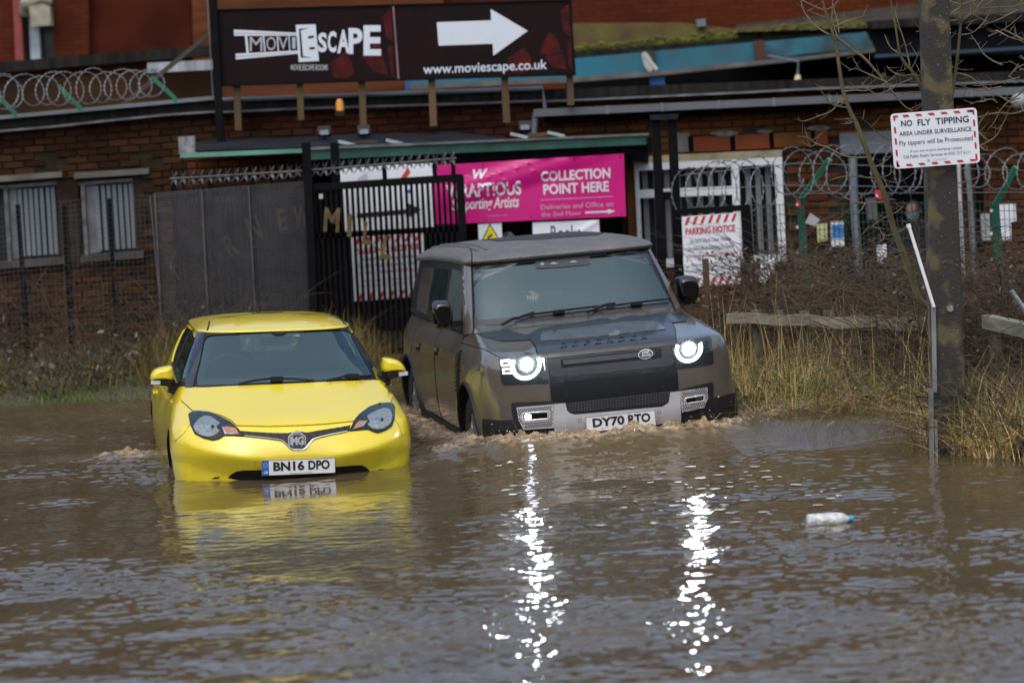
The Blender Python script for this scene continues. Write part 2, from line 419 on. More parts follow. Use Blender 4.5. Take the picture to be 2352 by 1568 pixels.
def wheel(parent, c, r, w, side, spokes=5, rim=.64, name='wheel'):
    """tyre + alloy, axis along x; side = -1: outer face towards -x"""
    c = Vector(c); h = w / 2
    t = MB().lathe([(r * rim, -h * .9), (r * .93, -h), (r * .985, -h * .8), (r, -h * .55), (r, h * .55), (r * .985, h * .8), (r * .93, h), (r * rim, h * .9)], c, 'x', 44)
    for k in range(44):                                    # tread blocks
        q = 2 * math.pi * k / 44
        for s_, dq in ((-.7, 0), (0, .07), (.7, 0)):
            p = c + Vector((s_ * h * .9, math.cos(q + dq) * r, math.sin(q + dq) * r))
            t.box(p, (h * .5, .02, .022), Matrix.Rotation(q + dq, 3, 'X'))
    ty = obj(name, t, RUB, parent, smooth=True, local=True)
    x = side * h * .72
    m = MB().lathe([(r * rim, -h * .8), (r * rim * .97, h * .8)], c, 'x', 36)
    m.lathe([(r * rim * 1.02, x * 1.15), (r * rim * .93, x * 1.2), (r * rim * .9, x * .9)], c, 'x', 36)
    for k in range(spokes):
        q = 2 * math.pi * k / spokes + .3
        for dq in (-.13, .13):
            a = c + Vector((x * 1.05, math.cos(q) * r * .1, math.sin(q) * r * .1)); b = c + Vector((x * 1.1, math.cos(q + dq) * r * rim * .96, math.sin(q + dq) * r * rim * .96))
            m.bar(a, b, .035, .03, side=(0, -math.sin(q), math.cos(q)))
    m.lathe([(0.001, x * 1.15), (r * .13, x * 1.12), (r * .15, x * .9)], c, 'x', 20)
    obj('rim', m, ALLOY, ty, smooth=True, local=True)
    d = MB().lathe([(0.001, 0), (r * rim * .95, 0)], c, 'x', 24); obj('brake_disc', d, BLK, ty, local=True)
    return ty

def shell(outline, y0, depth, front=.45, local=None, n=5):
    """closed outline in (x, z): flat back at y0+depth, rounded towards -y"""
    mb = MB(); a = np.array(outline, float); c = a.mean(0); rows = []
    for k in range(n + 1):
        q = math.pi / 2 * k / n; s_ = front + (1 - front) * math.sin(q)
        rows.append([(c[0] + (p[0] - c[0]) * s_, y0 + depth * .6 * (1 - math.cos(math.pi / 2 - (math.pi / 2 - q))) if False else y0 + depth * .6 * (1 - math.cos(q)) , c[1] + (p[1] - c[1]) * s_) for p in a])
    rows.append([(p[0], y0 + depth, p[1]) for p in a])
    mb.grid(rows, True); k = len(a); mb.f.append(tuple(range(k))); mb.f.append(tuple(len(mb.v) - k + j for j in range(k - 1, -1, -1))); mb.smooth = True
    return mb

def number_plate(parent, c, w, h, txt, gb=True, small=None):
    """flat plate facing -y in car space at centre c"""
    c = Vector(c); y = c.y
    pl = obj('number_plate', MB().box(c, (w, .012, h)), WHITEP, parent, local=True)
    def put(s, x0, x1, z0, z1, name, mat, bold, hgt=.0075):
        v, f, _ = text2d(s, bold); mb = MB(); mb.add([(c.x + x0 + (x1 - x0) * a, y - hgt, c.z + z0 + (z1 - z0) * b) for a, b in v], f); return obj(name, mb, mat, pl, local=True)
    a = -w / 2 + (.06 if gb else .03)
    t1, t2 = txt.split(' ')
    wd_ = (w / 2 - .04) - a; g = .028
    put(t1, a + .02, a + .02 + (wd_ - g) * .56, -.026, .042, 'lettering', INK, .042)
    put(t2, a + .02 + (wd_ - g) * .56 + g, a + wd_, -.026, .042, 'lettering', INK, .042)
    b = MB()                                              # thin black border
    for dx, dz_, sx, sz in ((0, h / 2 - .002, w, .003), (0, -h / 2 + .002, w, .003), (-w / 2 + .002, 0, .003, h), (w / 2 - .002, 0, .003, h)): b.box((c.x + dx, y - .0065, c.z + dz_), (sx, .002, sz))
    obj('border', b, INK, pl, local=True)
    if gb:
        obj('country_band', MB().box((c.x - w / 2 + .026, y - .0066, c.z), (.046, .002, h - .008)), BLUEP, pl, local=True)
        put('GB', -w / 2 + .012, -w / 2 + .04, -.04, -.022, 'lettering', WHITEP, .02, .009)
        st = MB()
        for k in range(12):
            q = 2 * math.pi * k / 12; st.box((c.x - w / 2 + .026 + .014 * math.cos(q), y - .0085, c.z + .02 + .014 * math.sin(q)), (.0035, .001, .0035))
        obj('star_ring', st, pm('star_yellow', (.8, .6, .05), .5), pl, local=True, kind='stuff')
    if small: put(small, -.06, .1, -.05, -.04, 'lettering', INK, 0)
    return pl

# ---------------------------------------------------------------- yellow hatchback
YEL = drops(pm('yellow_paint', (.79, .64, .020), .28, var=.03, coat=.9, col2=(.77, .62, .018)), 70, .10, .55, .75)
stain(YEL, 6, amount=.30, zlo=(.30, .62), dirt=(.20, .13, .03))
MG_ROT = Euler((0, R(1.4), R(9.0)), 'XYZ')
MG_LOC = (-1.5665, 19.8145, -.3405)
mg = empty('hatchback_car', MG_LOC, MG_ROT, 'bright yellow three-door hatchback standing nose-on in brown flood water', 'car')
def mgb(x, y, z):
    k = min(1, max(0, (y - 1.0) / 2.0)); x *= 1 + .045 * k * k * (3 - 2 * k) * (1 if z < .8 else .6)
    if y < .75:                                           # bumper crease, higher towards the corners, and the centre keel
        ax = abs(x); zc = .475 + .13 * min(1, (ax / .80)) ** 2; d = z - zc
        fade = max(0, 1 - (y / .75) ** 2); wgt = min(1, max(.0, (ax - .1) / .25))
        y -= (.040 * math.exp(-(math.sqrt(d * d + .0006) - .024) / .08) * wgt + .018 * math.exp(-(ax / .16) ** 2) * math.exp(-((z - .5) / .12) ** 2)) * fade
        if z < zc: y += .04 * min(1, (zc - z) / .16) ** 1.5 * wgt * fade
    return x, y, z
mb = plan_slices([(.12, .76, .15, .45, 3, 3.85, .4), (.2, .82, .06, .5, 2.9, 3.93, .45), (.32, .86, .02, .6, 2.7, 3.98, .5), (.45, .875, 0, .65, 2.6, 4, .5), (.52, .878, 0, .66, 2.6, 4, .5),
    (.60, .875, .03, .66, 2.6, 4, .5), (.66, .87, .07, .66, 2.65, 4, .5), (.70, .862, .13, .66, 2.7, 4, .5), (.74, .85, .26, .7, 2.8, 3.99, .5), (.79, .83, .48, .66, 3.1, 3.98, .5), (.84, .80, .70, .6, 3.3, 3.97, .5),
    (.88, .775, .87, .55, 3.3, 3.96, .5), (.915, .75, 1.0, .5, 3.2, 3.95, .5), (.93, .735, 1.06, .48, 3.1, 3.94, .5)], bulge=mgb, sub=9)
cut = []
for y in (.83, 3.35):
    for s in (-1, 1): cut.append(MB().lathe([(.001, -.16), (.355, -.16), (.355, .2), (.001, .2)], (s * .86, y, .285), 'x', 40))
me = boolean(mb, cut, YEL, BLK)
me.materials.append(DARK)
for p in me.polygons:
    if p.normal.z > .98 and p.center.z > .925: p.material_index = 2
ob = bpy.data.objects.new('body', me); COL.objects.link(ob); ob.parent = mg; MGBODY = ob
B = Body(MG_LOC, MG_ROT).add_mesh(me)
gh = plan_slices([(.90, .765, .98, .5, 2.9, 3.96, .5), (1.0, .735, 1.14, .5, 2.9, 3.88, .5), (1.1, .69, 1.34, .48, 2.9, 3.78, .45), (1.2, .635, 1.55, .46, 2.9, 3.62, .4), (1.27, .59, 1.69, .44, 2.9, 3.48, .4), (1.285, .58, 1.72, .44, 2.9, 3.44, .4)], 4)
gh.f = gh.f[:-2]
G = Body(MG_LOC, MG_ROT).add(gh); G.build()
roof = plan_slices([(1.276, .600, 1.690, .44, 2.9, 3.52, .4), (1.288, .60, 1.70, .45, 2.9, 3.5, .4), (1.30, .58, 1.76, .5, 2.9, 3.45, .4), (1.325, .52, 1.9, .6, 2.7, 3.3, .5), (1.345, .43, 2.08, .6, 2.5, 3.1, .6), (1.358, .3, 2.3, .5, 2.3, 2.9, .5), (1.364, .12, 2.5, .2, 2.2, 2.75, .2)], 4)
obj('roof', MB().add(roof.v, roof.f), YEL, mg, smooth=True, local=True)
obj('windscreen', MB().add(gh.v, gh.f), GLS, mg, smooth=True, local=True, label='clear wraparound car glass')
B.add(gh).add(roof); B.build()
MGG = Body(MG_LOC, MG_ROT).add(gh).build()
def mp(name, pts, mat, off=.004, curve=0, holes=(), parent=None, step=7, th=.008, body=None, **k):
    o_ = sm(mz(*pts), curve) if curve else mz(*pts)
    return obj(name, (body or B).patch(o_, off, 'px', holes, step, th), mat, parent or mg, local=True, smooth=True, sharp=50, **k)
# glass surround, pillars
inner = sm(mz((535, 320), (585, 282), (800, 268), (1075, 254), (1300, 250), (1640, 238), (1715, 262), (1800, 410), (1890, 575), (1880, 612), (1500, 645), (1000, 668), (520, 687), (468, 655), (480, 560), (510, 430)), 5)
mp('screen_surround', [(440, 712), (490, 500), (540, 255), (900, 232), (1300, 220), (1725, 200), (1850, 430), (1935, 645), (1500, 662), (1190, 682), (800, 700)], BLK, .006, holes=[inner], body=MGG)
mp('pillar', [(378, 712), (420, 500), (468, 260), (542, 252), (492, 500), (438, 712)], GLOSSBLK, .012, body=MGG)
mp('pillar', [(1722, 200), (1750, 205), (1870, 420), (1990, 645), (1932, 645), (1850, 430)], GLOSSBLK, .012, body=MGG)
mp('mirror_mount', [(1075, 252), (1110, 275), (1180, 272), (1205, 250)], BLK, .01, body=MGG)
# side rails and the painted rear quarter, both sides
for s in ('l', 'r'):
    sg = -1 if s == 'l' else 1
    G2 = Body(MG_LOC, MG_ROT).add(gh).build()
    obj('roof_rail', G2.patch(strip([(1.92, 1.245), (2.1, 1.262), (2.6, 1.272), (3.3, 1.26), (3.55, 1.2)], [.03, .035, .045, .05, .08]), .008, s, (), .04), YEL, mg, local=True, smooth=True)
    obj('rear_quarter', G2.patch([(3.0, .92), (3.25, 1.1), (3.4, 1.25), (3.9, 1.2), (3.95, .92)], .007, s, (), .05), YEL, mg, local=True, smooth=True)
    obj('door_pillar', G2.patch([(2.42, .92), (2.5, 1.25), (2.56, 1.25), (2.5, .92)], .007, s, (), .05), BLK, mg, local=True, smooth=True)
    obj('window_seal', G2.patch(strip([(1.2, .925), (2, .94), (3, .955), (3.9, .96)], .025), .006, s, (), .05), BLK, mg, local=True)
    hd = MB(); hd.box((sg * .915, 2.28, .80), (.04, .17, .022)); obj('door_handle', hd, YEL, mg, local=True)
# bonnet proud of its dark gap
bon = [(437, 898), (346, 815), (342, 790), (368, 745), (420, 716), (600, 706), (900, 692), (1190, 680), (1500, 664), (1930, 648), (1990, 662), (2058, 722), (2076, 770), (2052, 832), (1960, 838), (1880, 866), (1800, 924), (1752, 982), (1500, 1006), (1290, 1017), (1050, 1024), (797, 1017), (742, 968), (655, 928), (562, 906)]
mp('panel_gap', [(p[0] + (p[0] - 1200) * .006, p[1] + (p[1] - 850) * .010) for p in bon], BLK, .002)
mp('bonnet', bon, YEL, .008, step=9)
# grille, chrome lip, slats
gr = [(815, 1058), (900, 1066), (1080, 1076), (1215, 1078), (1290, 1060), (1370, 1073), (1520, 1048), (1640, 1030), (1728, 1014), (1715, 1062), (1560, 1090), (1430, 1125), (1392, 1160), (1352, 1207), (1240, 1207), (1190, 1160), (1150, 1135), (1000, 1115), (858, 1102)]
g_ = mp('grille', gr, pm('grille_black', (.006, .006, .006), .6), .004)
sl_ = MB()
for x in list(range(900, 1210, 60)) + list(range(1390, 1720, 60)):
    yy = 1070 + (x - 900) * .02 if x < 1290 else 1072 - (x - 1390) * .17
    B.line(mz((x - 10, yy + 4), (x + 12, yy + 40)), .004, .006, mb=sl_)
obj('slat', sl_, BLK, g_, local=True, smooth=True, kind='stuff')
ch = MB()
B.line(sm(mz((862, 1103), (1000, 1116), (1150, 1136), (1190, 1160), (1243, 1208), (1290, 1212), (1350, 1208), (1394, 1160), (1432, 1126), (1560, 1092), (1700, 1066)), 4, False), .0045, .008, mb=ch)
obj('chrome_lip', ch, CHROME, g_, local=True, smooth=True)
# headlamps
hlL = [(403, 925), (440, 904), (500, 902), (565, 911), (652, 942), (742, 990), (800, 1040), (855, 1105), (780, 1098), (692, 1098), (650, 1125), (600, 1136), (522, 1117), (455, 1082), (418, 1010)]
hlR = [(1718, 1061), (1757, 985), (1802, 930), (1880, 872), (1962, 842), (2030, 834), (2070, 840), (2086, 870), (2085, 960), (2062, 1022), (2010, 1056), (1950, 1076), (1902, 1062), (1872, 1047), (1800, 1052)]
LD = pm('lamp_housing', (.020, .021, .023), .6, var=.2, spec=.2)
for pts, refl, ind, wh in ((hlL, [(443, 1030), (470, 980), (520, 944), (580, 944), (640, 985), (656, 1000), (632, 1020), (637, 1045), (655, 1060), (620, 1090), (560, 1107), (480, 1082)], [(690, 1035), (725, 1026), (788, 1040), (815, 1085), (715, 1082)], [(672, 1030), (720, 1025), (690, 1040), (712, 1083), (815, 1086), (700, 1088)]),
                       (hlR, [(1865, 940), (1930, 900), (2000, 875), (2050, 890), (2068, 950), (2050, 1000), (2000, 1035), (1940, 1045), (1892, 1030), (1870, 1005), (1887, 985)], [(1772, 1005), (1802, 980), (1855, 980), (1828, 1018), (1752, 1043)], [(1855, 978), (1868, 976), (1832, 1022), (1745, 1048), (1752, 1043), (1826, 1018)])):
    h_ = mp('headlamp', pts, LD, .004)
    mp('reflector', refl, REFL, .006, 4, parent=h_)
    mp('indicator', ind, AMB, .007, parent=h_); mp('indicator_rim', wh, CHROME, .0065, parent=h_)
    c0 = np.mean(refl, 0)
    for dx, rr in ((-15, 22), (25, 13)):
        q = [(c0[0] + dx + rr * math.cos(t), c0[1] + 5 + rr * math.sin(t)) for t in np.linspace(0, 2 * math.pi, 14)[:-1]]
        mp('bulb', q, CHROME if rr > 15 else LD, .010, parent=h_, step=3)
    mp('lens_cover', [(p[0] + (p[0] - c0[0]) * .0, p[1]) for p in pts], LENSG, .016, parent=h_, th=.012)
    sl2 = MB(); B.line(mz(*(pts + pts[:1])), .0035, .005, mb=sl2); obj('lamp_seal', sl2, BLK, h_, local=True, smooth=True)
# lower intake, tow cap, tow eyes
mp('lower_intake', [(722, 1440), (752, 1412), (792, 1390), (850, 1381), (1000, 1378), (1300, 1365), (1600, 1352), (1740, 1341), (1822, 1338), (1862, 1360), (1892, 1396), (1700, 1450), (1300, 1480), (900, 1480)], BLK, .004)
mp('tow_cap', [(940, 1312), (990, 1308), (994, 1354), (942, 1358)], YEL, .005, step=5)
tg = MB(); B.line(mz((940, 1312), (990, 1308), (994, 1354), (942, 1358), (940, 1312)), .0018, .002, mb=tg); obj('panel_gap', tg, BLK, mg, local=True)
for q in ([(590, 1448), (620, 1436), (660, 1434), (640, 1448)], [(1945, 1384), (1960, 1372), (2000, 1370), (1990, 1380)]): mp('bumper_vent', q, BLK, .004, step=5)
for q in ([(410, 1010), (360, 1080), (285, 1145)], [(2086, 960), (2120, 1010), (2150, 1100)]):
    sg_ = MB(); B.line(sm(mz(*q), 5, False), .0016, .0012, mb=sg_); obj('panel_gap', sg_, pm('seam', (.10, .07, .004), .6), mg, local=True)
# badge: octagon with letters
MGC = Vector((-.001, -.012, .606)); bd = MB()
oc = lambda r_, y: [(MGC.x + r_ * math.cos(R(22.5 + 45 * k)), y, MGC.z + r_ * math.sin(R(22.5 + 45 * k))) for k in range(8)]
hy = B.cast((MGC.x, MGC.z), 'f')[0].y
bdg = obj('badge', MB().prism(oc(.068, hy - .022), (0, .03, 0)), pm('badge_silver', (.62, .63, .65), .3, .2, var=.05), mg, local=True)
obj('badge_field', MB().prism(oc(.060, hy - .024), (0, .01, 0)), pm('badge_grey', (.08, .085, .09), .3), bdg, local=True)
rg = MB(); a_, b_ = oc(.054, hy - .0255), oc(.049, hy - .0255); rg.add(a_ + b_, [(k, (k + 1) % 8, 8 + (k + 1) % 8, 8 + k) for k in range(8)]); BSIL = pm('badge_silver', (.62, .63, .65), .3, .2, var=.05); obj('badge_ring', rg, BSIL, bdg, local=True)
for s, x0, x1 in (('M', -.043, .003), ('G', .004, .043)):
    v, f, _ = text2d(s, .03); lt = MB(); lt.add([(MGC.x + x0 + (x1 - x0) * a, hy - .027, MGC.z - .029 + .058 * b) for a, b in v], f); obj('lettering', lt, BSIL, bdg, local=True)
pyy = B.cast((.0, .428), 'f')[0].y
number_plate(mg, (0, pyy - .045, .428), .52, .111, 'BN16 DPO', True, 'Motorpoint Car Supermarket')
# door mirrors
for s, o_ in ((-1, [(-.975, .965), (-.968, 1.0), (-.935, 1.035), (-.875, 1.052), (-.815, 1.055), (-.800, 1.03), (-.797, .925), (-.86, .918), (-.94, .928), (-.972, .94)]), (1, [(.965, .945), (.955, .99), (.92, 1.03), (.87, 1.052), (.80, 1.06), (.785, 1.03), (.782, .93), (.85, .928), (.92, .932), (.958, .94)])):
    m_ = obj('door_mirror', shell(sm([(x, max(z, .955)) for x, z in o_], 3), 1.38, .16), YEL, mg, local=True, smooth=True, sharp=60)
    lo_ = [(x * (.985 if abs(x) > .9 else 1), min(z, .965) - .012) for x, z in o_ if True]
    obj('mirror_base', shell(sm([(s * .80, .965), (s * .955, .965), (s * .94, .92), (s * .86, .905), (s * .80, .88)], 3), 1.40, .14), BLK, m_, local=True, smooth=True, sharp=60)
    obj('mirror_indicator', MB().bar((s * .90, 1.40, .938), (s * .968, 1.42, .942), .03, .03, side=(0, 0, 1)), pm('clear_lens', (.6, .62, .63), .15, coat=.6), m_, local=True)
    obj('mirror_stalk', MB().bar((s * .83, 1.46, .90), (s * .74, 1.48, .86), .09, .06, side=(0, 0, 1)), BLK, m_, local=True)
# wipers
for pts in ([(815, 692), (930, 665), (1060, 650), (1140, 640)], [(1530, 664), (1640, 640), (1700, 622), (1760, 618)]):
    w_ = MB(); B.line(mz(*pts), .009, .022, mb=w_); q = pts[-1]; x2 = 290 if q[0] < 1200 else 130
    B.line(mz((q[0] - 40, q[1] + 8), (q[0] + x2 * .4, q[1] + 8), (q[0] + x2, q[1] + (22 if x2 > 200 else 4))), .008, .02, mb=w_)
    w_.box(B.cast(mz((q[0] - 20, q[1]))[0], 'px')[0] + Vector((0, -.03, .01)), (.09, .05, .035))
    obj('wiper', w_, BLK, mg, local=True, smooth=True)
# aerial, roof mouldings
obj('aerial', MB().tube([(-.06, 2.75, 1.36), (-.06, 2.78, 1.385)], [.018, .008]).tube([(-.06, 2.78, 1.38), (-.065, 2.95, 1.46)], .003, 5), BLK, mg, local=True, smooth=True)
for pts in ([(548, 258), (562, 210), (572, 165)], [(1700, 206), (1655, 155), (1610, 122)]):
    mo = MB(); B.line(mz(*pts), .007, .003, mb=mo); obj('roof_moulding', mo, BLK, mg, local=True, smooth=True)
# cabin
SEAT = pm('seat_cloth', (.035, .037, .04), .85)
for x in (-.37, .37):
    s_ = MB(); s_.add(*(lambda b: (b.v, b.f))(shell(sm([(x - .25, .7), (x - .24, 1.0), (x - .16, 1.09), (x + .16, 1.09), (x + .24, 1.0), (x + .25, .7)], 4), 2.22, .16))); obj('seat', s_, SEAT, mg, local=True, smooth=True)
    obj('headrest', shell(sm([(x - .13, 1.10), (x - .12, 1.22), (x - .06, 1.24), (x + .06, 1.24), (x + .12, 1.22), (x + .13, 1.10)], 4), 2.26, .11), SEAT, mg, local=True, smooth=True)
obj('dashboard', MB().box((0, 1.42, .90), (1.3, .5, .07)), DARK, mg, local=True)
sw = MB(); sw.tube([(-.37 + .18 * math.cos(q), 1.62 - .07 * math.sin(q), .95 + .165 * math.sin(q)) for q in np.linspace(0, 2 * math.pi, 28)], .014, 8); sw.box((-.37, 1.62, .95), (.34, .03, .04)); obj('steering_wheel', sw, BLK, mg, local=True, smooth=True)
obj('rear_shelf', MB().box((0, 3.2, .985), (1.1, .35, .05)), pm('shelf_grey', (.3, .32, .33), .6), mg, local=True)
obj('rear_view_mirror', shell(sm([(-.11, 1.19), (-.1, 1.225), (.1, 1.225), (.11, 1.19), (.09, 1.165), (-.09, 1.165)], 3), 1.74, .03), BLK, mg, local=True, smooth=True)
for x, sg in ((-.755, -1), (.755, 1)):
    for y in (.83, 3.35): wheel(mg, (x + sg * (.025 if y > 2 else 0), y, .285), .305, .19, sg, 5, .74)

# ---------------------------------------------------------------- brown four-by-four
BRN = drops(pm('brown_paint', (.132, .114, .090), .22, .25, var=.08, coat=1), 60, .12, .45, .7)
ROOFM = drops(pm('roof_wet_grey', (.13, .125, .118), .5, .2, var=.15, coat=0), 48, 1.0, .2, .5)
SATB = drops(pm('satin_black', (.019, .021, .023), .32, var=.15, coat=.45, spec=.5), 60, .15, .42, .66)
CLAD = pm('cladding', (.013, .0135, .015), .55, var=.2, spec=.3)
stain(BRN, 5, amount=.35, zlo=(.35, .95), dirt=(.085, .066, .045))
DF_ROT = Euler((0, R(-2.2), R(10)), 'XYZ'); DF_LOC = (.7778, 20.609, -.3545)
df = empty('four_by_four', DF_LOC, DF_ROT, 'brown boxy off-road car with round lit headlights pushing a bow wave', 'car')
def dfb(x, y, z):
    ax = abs(x)
    for yc in (.80, 3.90):                                  # wheel-arch swell
        d = math.hypot(y - yc, (z - .42) * 1.0)
        if ax > .8: x += math.copysign(.035 * math.exp(-((d - .45) / .16) ** 2) * (1 if z < 1.0 else max(0, 1 - (z - 1.0) / .12)), x)
    if z > 1.08 and y < 1.3 and ax < .56: z += .012 * min(1, (.56 - ax) / .05)     # raised bonnet centre
    return x, y, z
mb = plan_slices([(.2, 0.881, .2, .45, 3.6, 4.55, .3), (.42, 0.929, .06, .45, 3.6, 4.60, .3), (.56, 0.953, .0, .46, 3.5, 4.61, .3), (.7, 0.958, 0, .46, 3.5, 4.61, .3), (.85, 0.958, .012, .46, 3.6, 4.61, .3), (.98, 0.953, .03, .46, 3.7, 4.61, .3),
    (1.05, 0.944, .045, .46, 3.8, 4.60, .3), (1.09, 0.929, .07, .46, 3.9, 4.60, .3), (1.115, 0.915, .12, .46, 4.2, 4.59, .3), (1.145, 0.896, .30, .42, 4.6, 4.58, .3), (1.18, 0.872, .55, .40, 4.8, 4.57, .3), (1.215, 0.848, .80, .38, 4.8, 4.56, .3), (1.25, 0.824, 1.02, .36, 4.6, 4.55, .3), (1.275, 0.805, 1.16, .34, 4.4, 4.55, .3)], bulge=dfb)
cut = []
for y in (.80, 3.90):
    for s in (-1, 1): cut.append(MB().lathe([(.001, -.2), (.465, -.2), (.465, .3), (.001, .3)], (s * .93, y, .41), 'x', 44))
me = boolean(mb, cut, BRN, BLK); me.materials.append(DARK)
for p in me.polygons:
    if p.normal.z > .98 and p.center.z > 1.27: p.material_index = 2
ob = bpy.data.objects.new('body', me); COL.objects.link(ob); ob.parent = df
D = Body(DF_LOC, DF_ROT).add_mesh(me)
def rfb(x, y, z): return x, y, z - (.075 * max(0, (y - 1.9) / 2.6) ** 2 if z > 1.5 else 0)
gh = plan_slices([(1.2, .868, 1.10, .34, 4.2, 4.56, .25), (1.3, .85, 1.21, .34, 4.2, 4.55, .25), (1.5, .81, 1.42, .32, 4.2, 4.53, .25), (1.68, .765, 1.615, .3, 4.2, 4.51, .25), (1.74, .75, 1.68, .3, 4.2, 4.50, .25)], 4, bulge=rfb)
gh.f = gh.f[:-2]
roof = plan_slices([(1.728, .772, 1.64, .3, 4.4, 4.57, .25), (1.752, .775, 1.625, .3, 4.4, 4.58, .25), (1.775, .76, 1.66, .32, 4.2, 4.57, .25), (1.80, .72, 1.75, .4, 3.8, 4.54, .3), (1.825, .65, 1.93, .5, 3.4, 4.66, .35), (1.845, .54, 2.2, .6, 3, 4.6, .4), (1.858, .38, 2.6, .6, 2.8, 4.5, .5), (1.864, .15, 3.0, .3, 2.5, 4.2, .3)], 4, bulge=rfb)
obj('roof', MB().add(roof.v, roof.f), ROOFM, df, smooth=True, local=True)
obj('windscreen', MB().add(gh.v, gh.f), GLS, df, smooth=True, local=True, label='clear car glass with driver behind it')
D.add(gh).add(roof); D.build(); DG = Body(DF_LOC, DF_ROT).add(gh).build()
def dp(name, pts, mat, off=.004, curve=0, holes=(), parent=None, step=8, th=.008, body=None, **k):
    o_ = sm(dz(*pts), curve) if curve else dz(*pts)
    return obj(name, (body or D).patch(o_, off, 'px', holes, step, th), mat, parent or df, local=True, smooth=True, sharp=50, **k)
wi = sm(dz((552, 308), (600, 294), (750, 280), (917, 263), (922, 275)), 4, False) + sm(dz((932, 297), (972, 307), (1255, 284), (1277, 270)), 4, False) + sm(dz((1275, 229), (1430, 214), (1585, 200), (1640, 226), (1700, 340), (1780, 495), (1772, 519), (1400, 556), (1000, 596), (600, 634), (556, 618), (537, 575), (534, 450), (534, 335)), 4, False)
dp('screen_surround', [(523, 278), (900, 240), (1250, 204), (1625, 163), (1722, 350), (1822, 548), (1400, 596), (1000, 638), (538, 685), (530, 480)], SATB, .005, holes=[wi], body=DG)
for q in ([(974 + 14 * math.cos(t), 281 + 11 * math.sin(t)) for t in np.linspace(0, 6.28, 12)[:-1]], [(1020, 285), (1046, 268), (1078, 281)], [(1145, 274), (1172, 258), (1202, 270)]): dp('camera_window', q, pm('camera_teal', (.2, .27, .28), .1), .009, step=4, body=DG)
dp('pillar', [(464, 286), (525, 278), (532, 480), (539, 722), (478, 727), (468, 500)], BRN, .010, body=DG)
dp('pillar', [(1622, 163), (1645, 158), (1760, 370), (1868, 580), (1828, 584), (1722, 350)], BRN, .010, body=DG)
for q in (((525, 280), (532, 480), (540, 722)), ((1625, 163), (1722, 350), (1826, 580))): obj('screen_seal', D.line(dz(*q), .005, .012), BLK, df, local=True, smooth=True)
# scuttle under the screen
dp('scuttle', [(540, 688), (1000, 641), (1400, 598), (1822, 551), (1840, 582), (1400, 640), (1000, 668), (720, 700), (545, 726)], BRN, .006)
# side glazing, both sides in the car's own side view
for s in ('l', 'r'):
    win = [(1.62, 1.28), (1.72, 1.66), (2.38, 1.68), (2.40, 1.28)]; w2 = [(2.52, 1.28), (2.50, 1.66), (3.28, 1.645), (3.34, 1.28)]
    obj('window_frame', DG.patch([(1.40, 1.22), (1.64, 1.70), (1.70, 1.728), (3, 1.715), (4.42, 1.655), (4.47, 1.22)], .006, s, [win, w2], .06), SATB, df, local=True, smooth=True)
    obj('window_pane', DG.patch(win, .003, s, (), .06), drops(glass('wet_side_glass', (.35, .42, .42)) if False else pm('wet_glass', (.10, .13, .13), .12, var=.3, scale=90, coat=.5, stretch=(1, 1, .25)), 60, .8, .2, .4) if s == 'l' and 'wet_glass' not in MATS else MATS['wet_glass'], df, local=True, smooth=True)
    obj('window_pane', DG.patch(w2, .003, s, (), .06), GLD, df, local=True, smooth=True)
    obj('rear_panel', DG.patch([(3.42, 1.25), (3.40, 1.64), (3.95, 1.62), (3.98, 1.25)], .012, s, (), .06), BRN, df, local=True, smooth=True)
    obj('roof_seam', DG.patch(strip([(1.45, 1.235), (3, 1.235), (4.4, 1.235)], .03), .010, s, (), .08), CLAD, df, local=True)
    for y, z in ((2.45, 1.03), (3.45, 1.0)):
        h_ = D.cast((y, z), s); p_ = h_[0] + h_[1] * .025
        hd = obj('door_handle', MB().box(p_, (.03, .2, .035)), BRN, df, local=True)
        obj('handle_recess', MB().box(h_[0] + Vector((0, .02, -.02)), (.02, .14, .06)), BLK, hd, local=True)
    for y in (1.42, 2.55, 3.72):
        ln = D.line([(y, 1.2), (y + .01, .9), (y + (.02 if y < 3 else -.2), .62), (y + .02, .35)], .004, .0, s, .06); obj('door_gap', ln, BLK, df, local=True)
    obj('sill', D.patch([(1.3, .30), (1.3, .44), (3.55, .44), (3.55, .30)], .015, s, (), .08), CLAD, df, local=True)
    vt = obj('side_vent', D.patch([(1.22, .78), (1.22, 1.1), (1.34, 1.1), (1.34, .74)], .006, s, (), .05), BLK, df, local=True)
    fi = MB()
    for k in range(10):
        h_ = D.cast((1.28, .79 + k * .031), s); fi.box(h_[0] + h_[1] * .012, (.02, .12, .012))
    obj('vent_fin', fi, CLAD, vt, local=True, kind='stuff')
# bonnet: dark centre, tread plates, gaps
ctr = [(905, 768), (880, 735), (960, 690), (1200, 645), (1500, 610), (1720, 600), (1800, 640), (1822, 700), (1832, 798), (1815, 800), (1822, 870), (1838, 960), (1845, 1080), (1780, 1092), (1450, 1128), (1130, 1168), (1030, 1152), (1016, 990), (1000, 882), (948, 868), (936, 815)]
dp('panel_gap', [(900, 768), (874, 733), (960, 686), (1500, 606), (1722, 595), (1806, 638), (1829, 700), (1838, 800), (1838, 812), (1812, 806), (1000, 886), (942, 870), (930, 815)], BLK, .0025)
dp('bonnet_centre', ctr, SATB, .006)
dp('raised_panel', [(962, 752), (975, 718), (1200, 690), (1500, 655), (1680, 648), (1720, 660), (1760, 700), (1500, 728), (1200, 760), (965, 775)], drops(pm('wet_satin', (.075, .08, .085), .3, var=.25, coat=1, spec=.8), 60, .7, .1, .3), .012)
dp('tread_plate', [(560, 722), (760, 702), (872, 736), (900, 764), (720, 772), (600, 745)], SATB, .008); dp('tread_plate', [(1700, 605), (1880, 590), (1908, 615), (1898, 645), (1800, 655), (1760, 625)], SATB, .008)
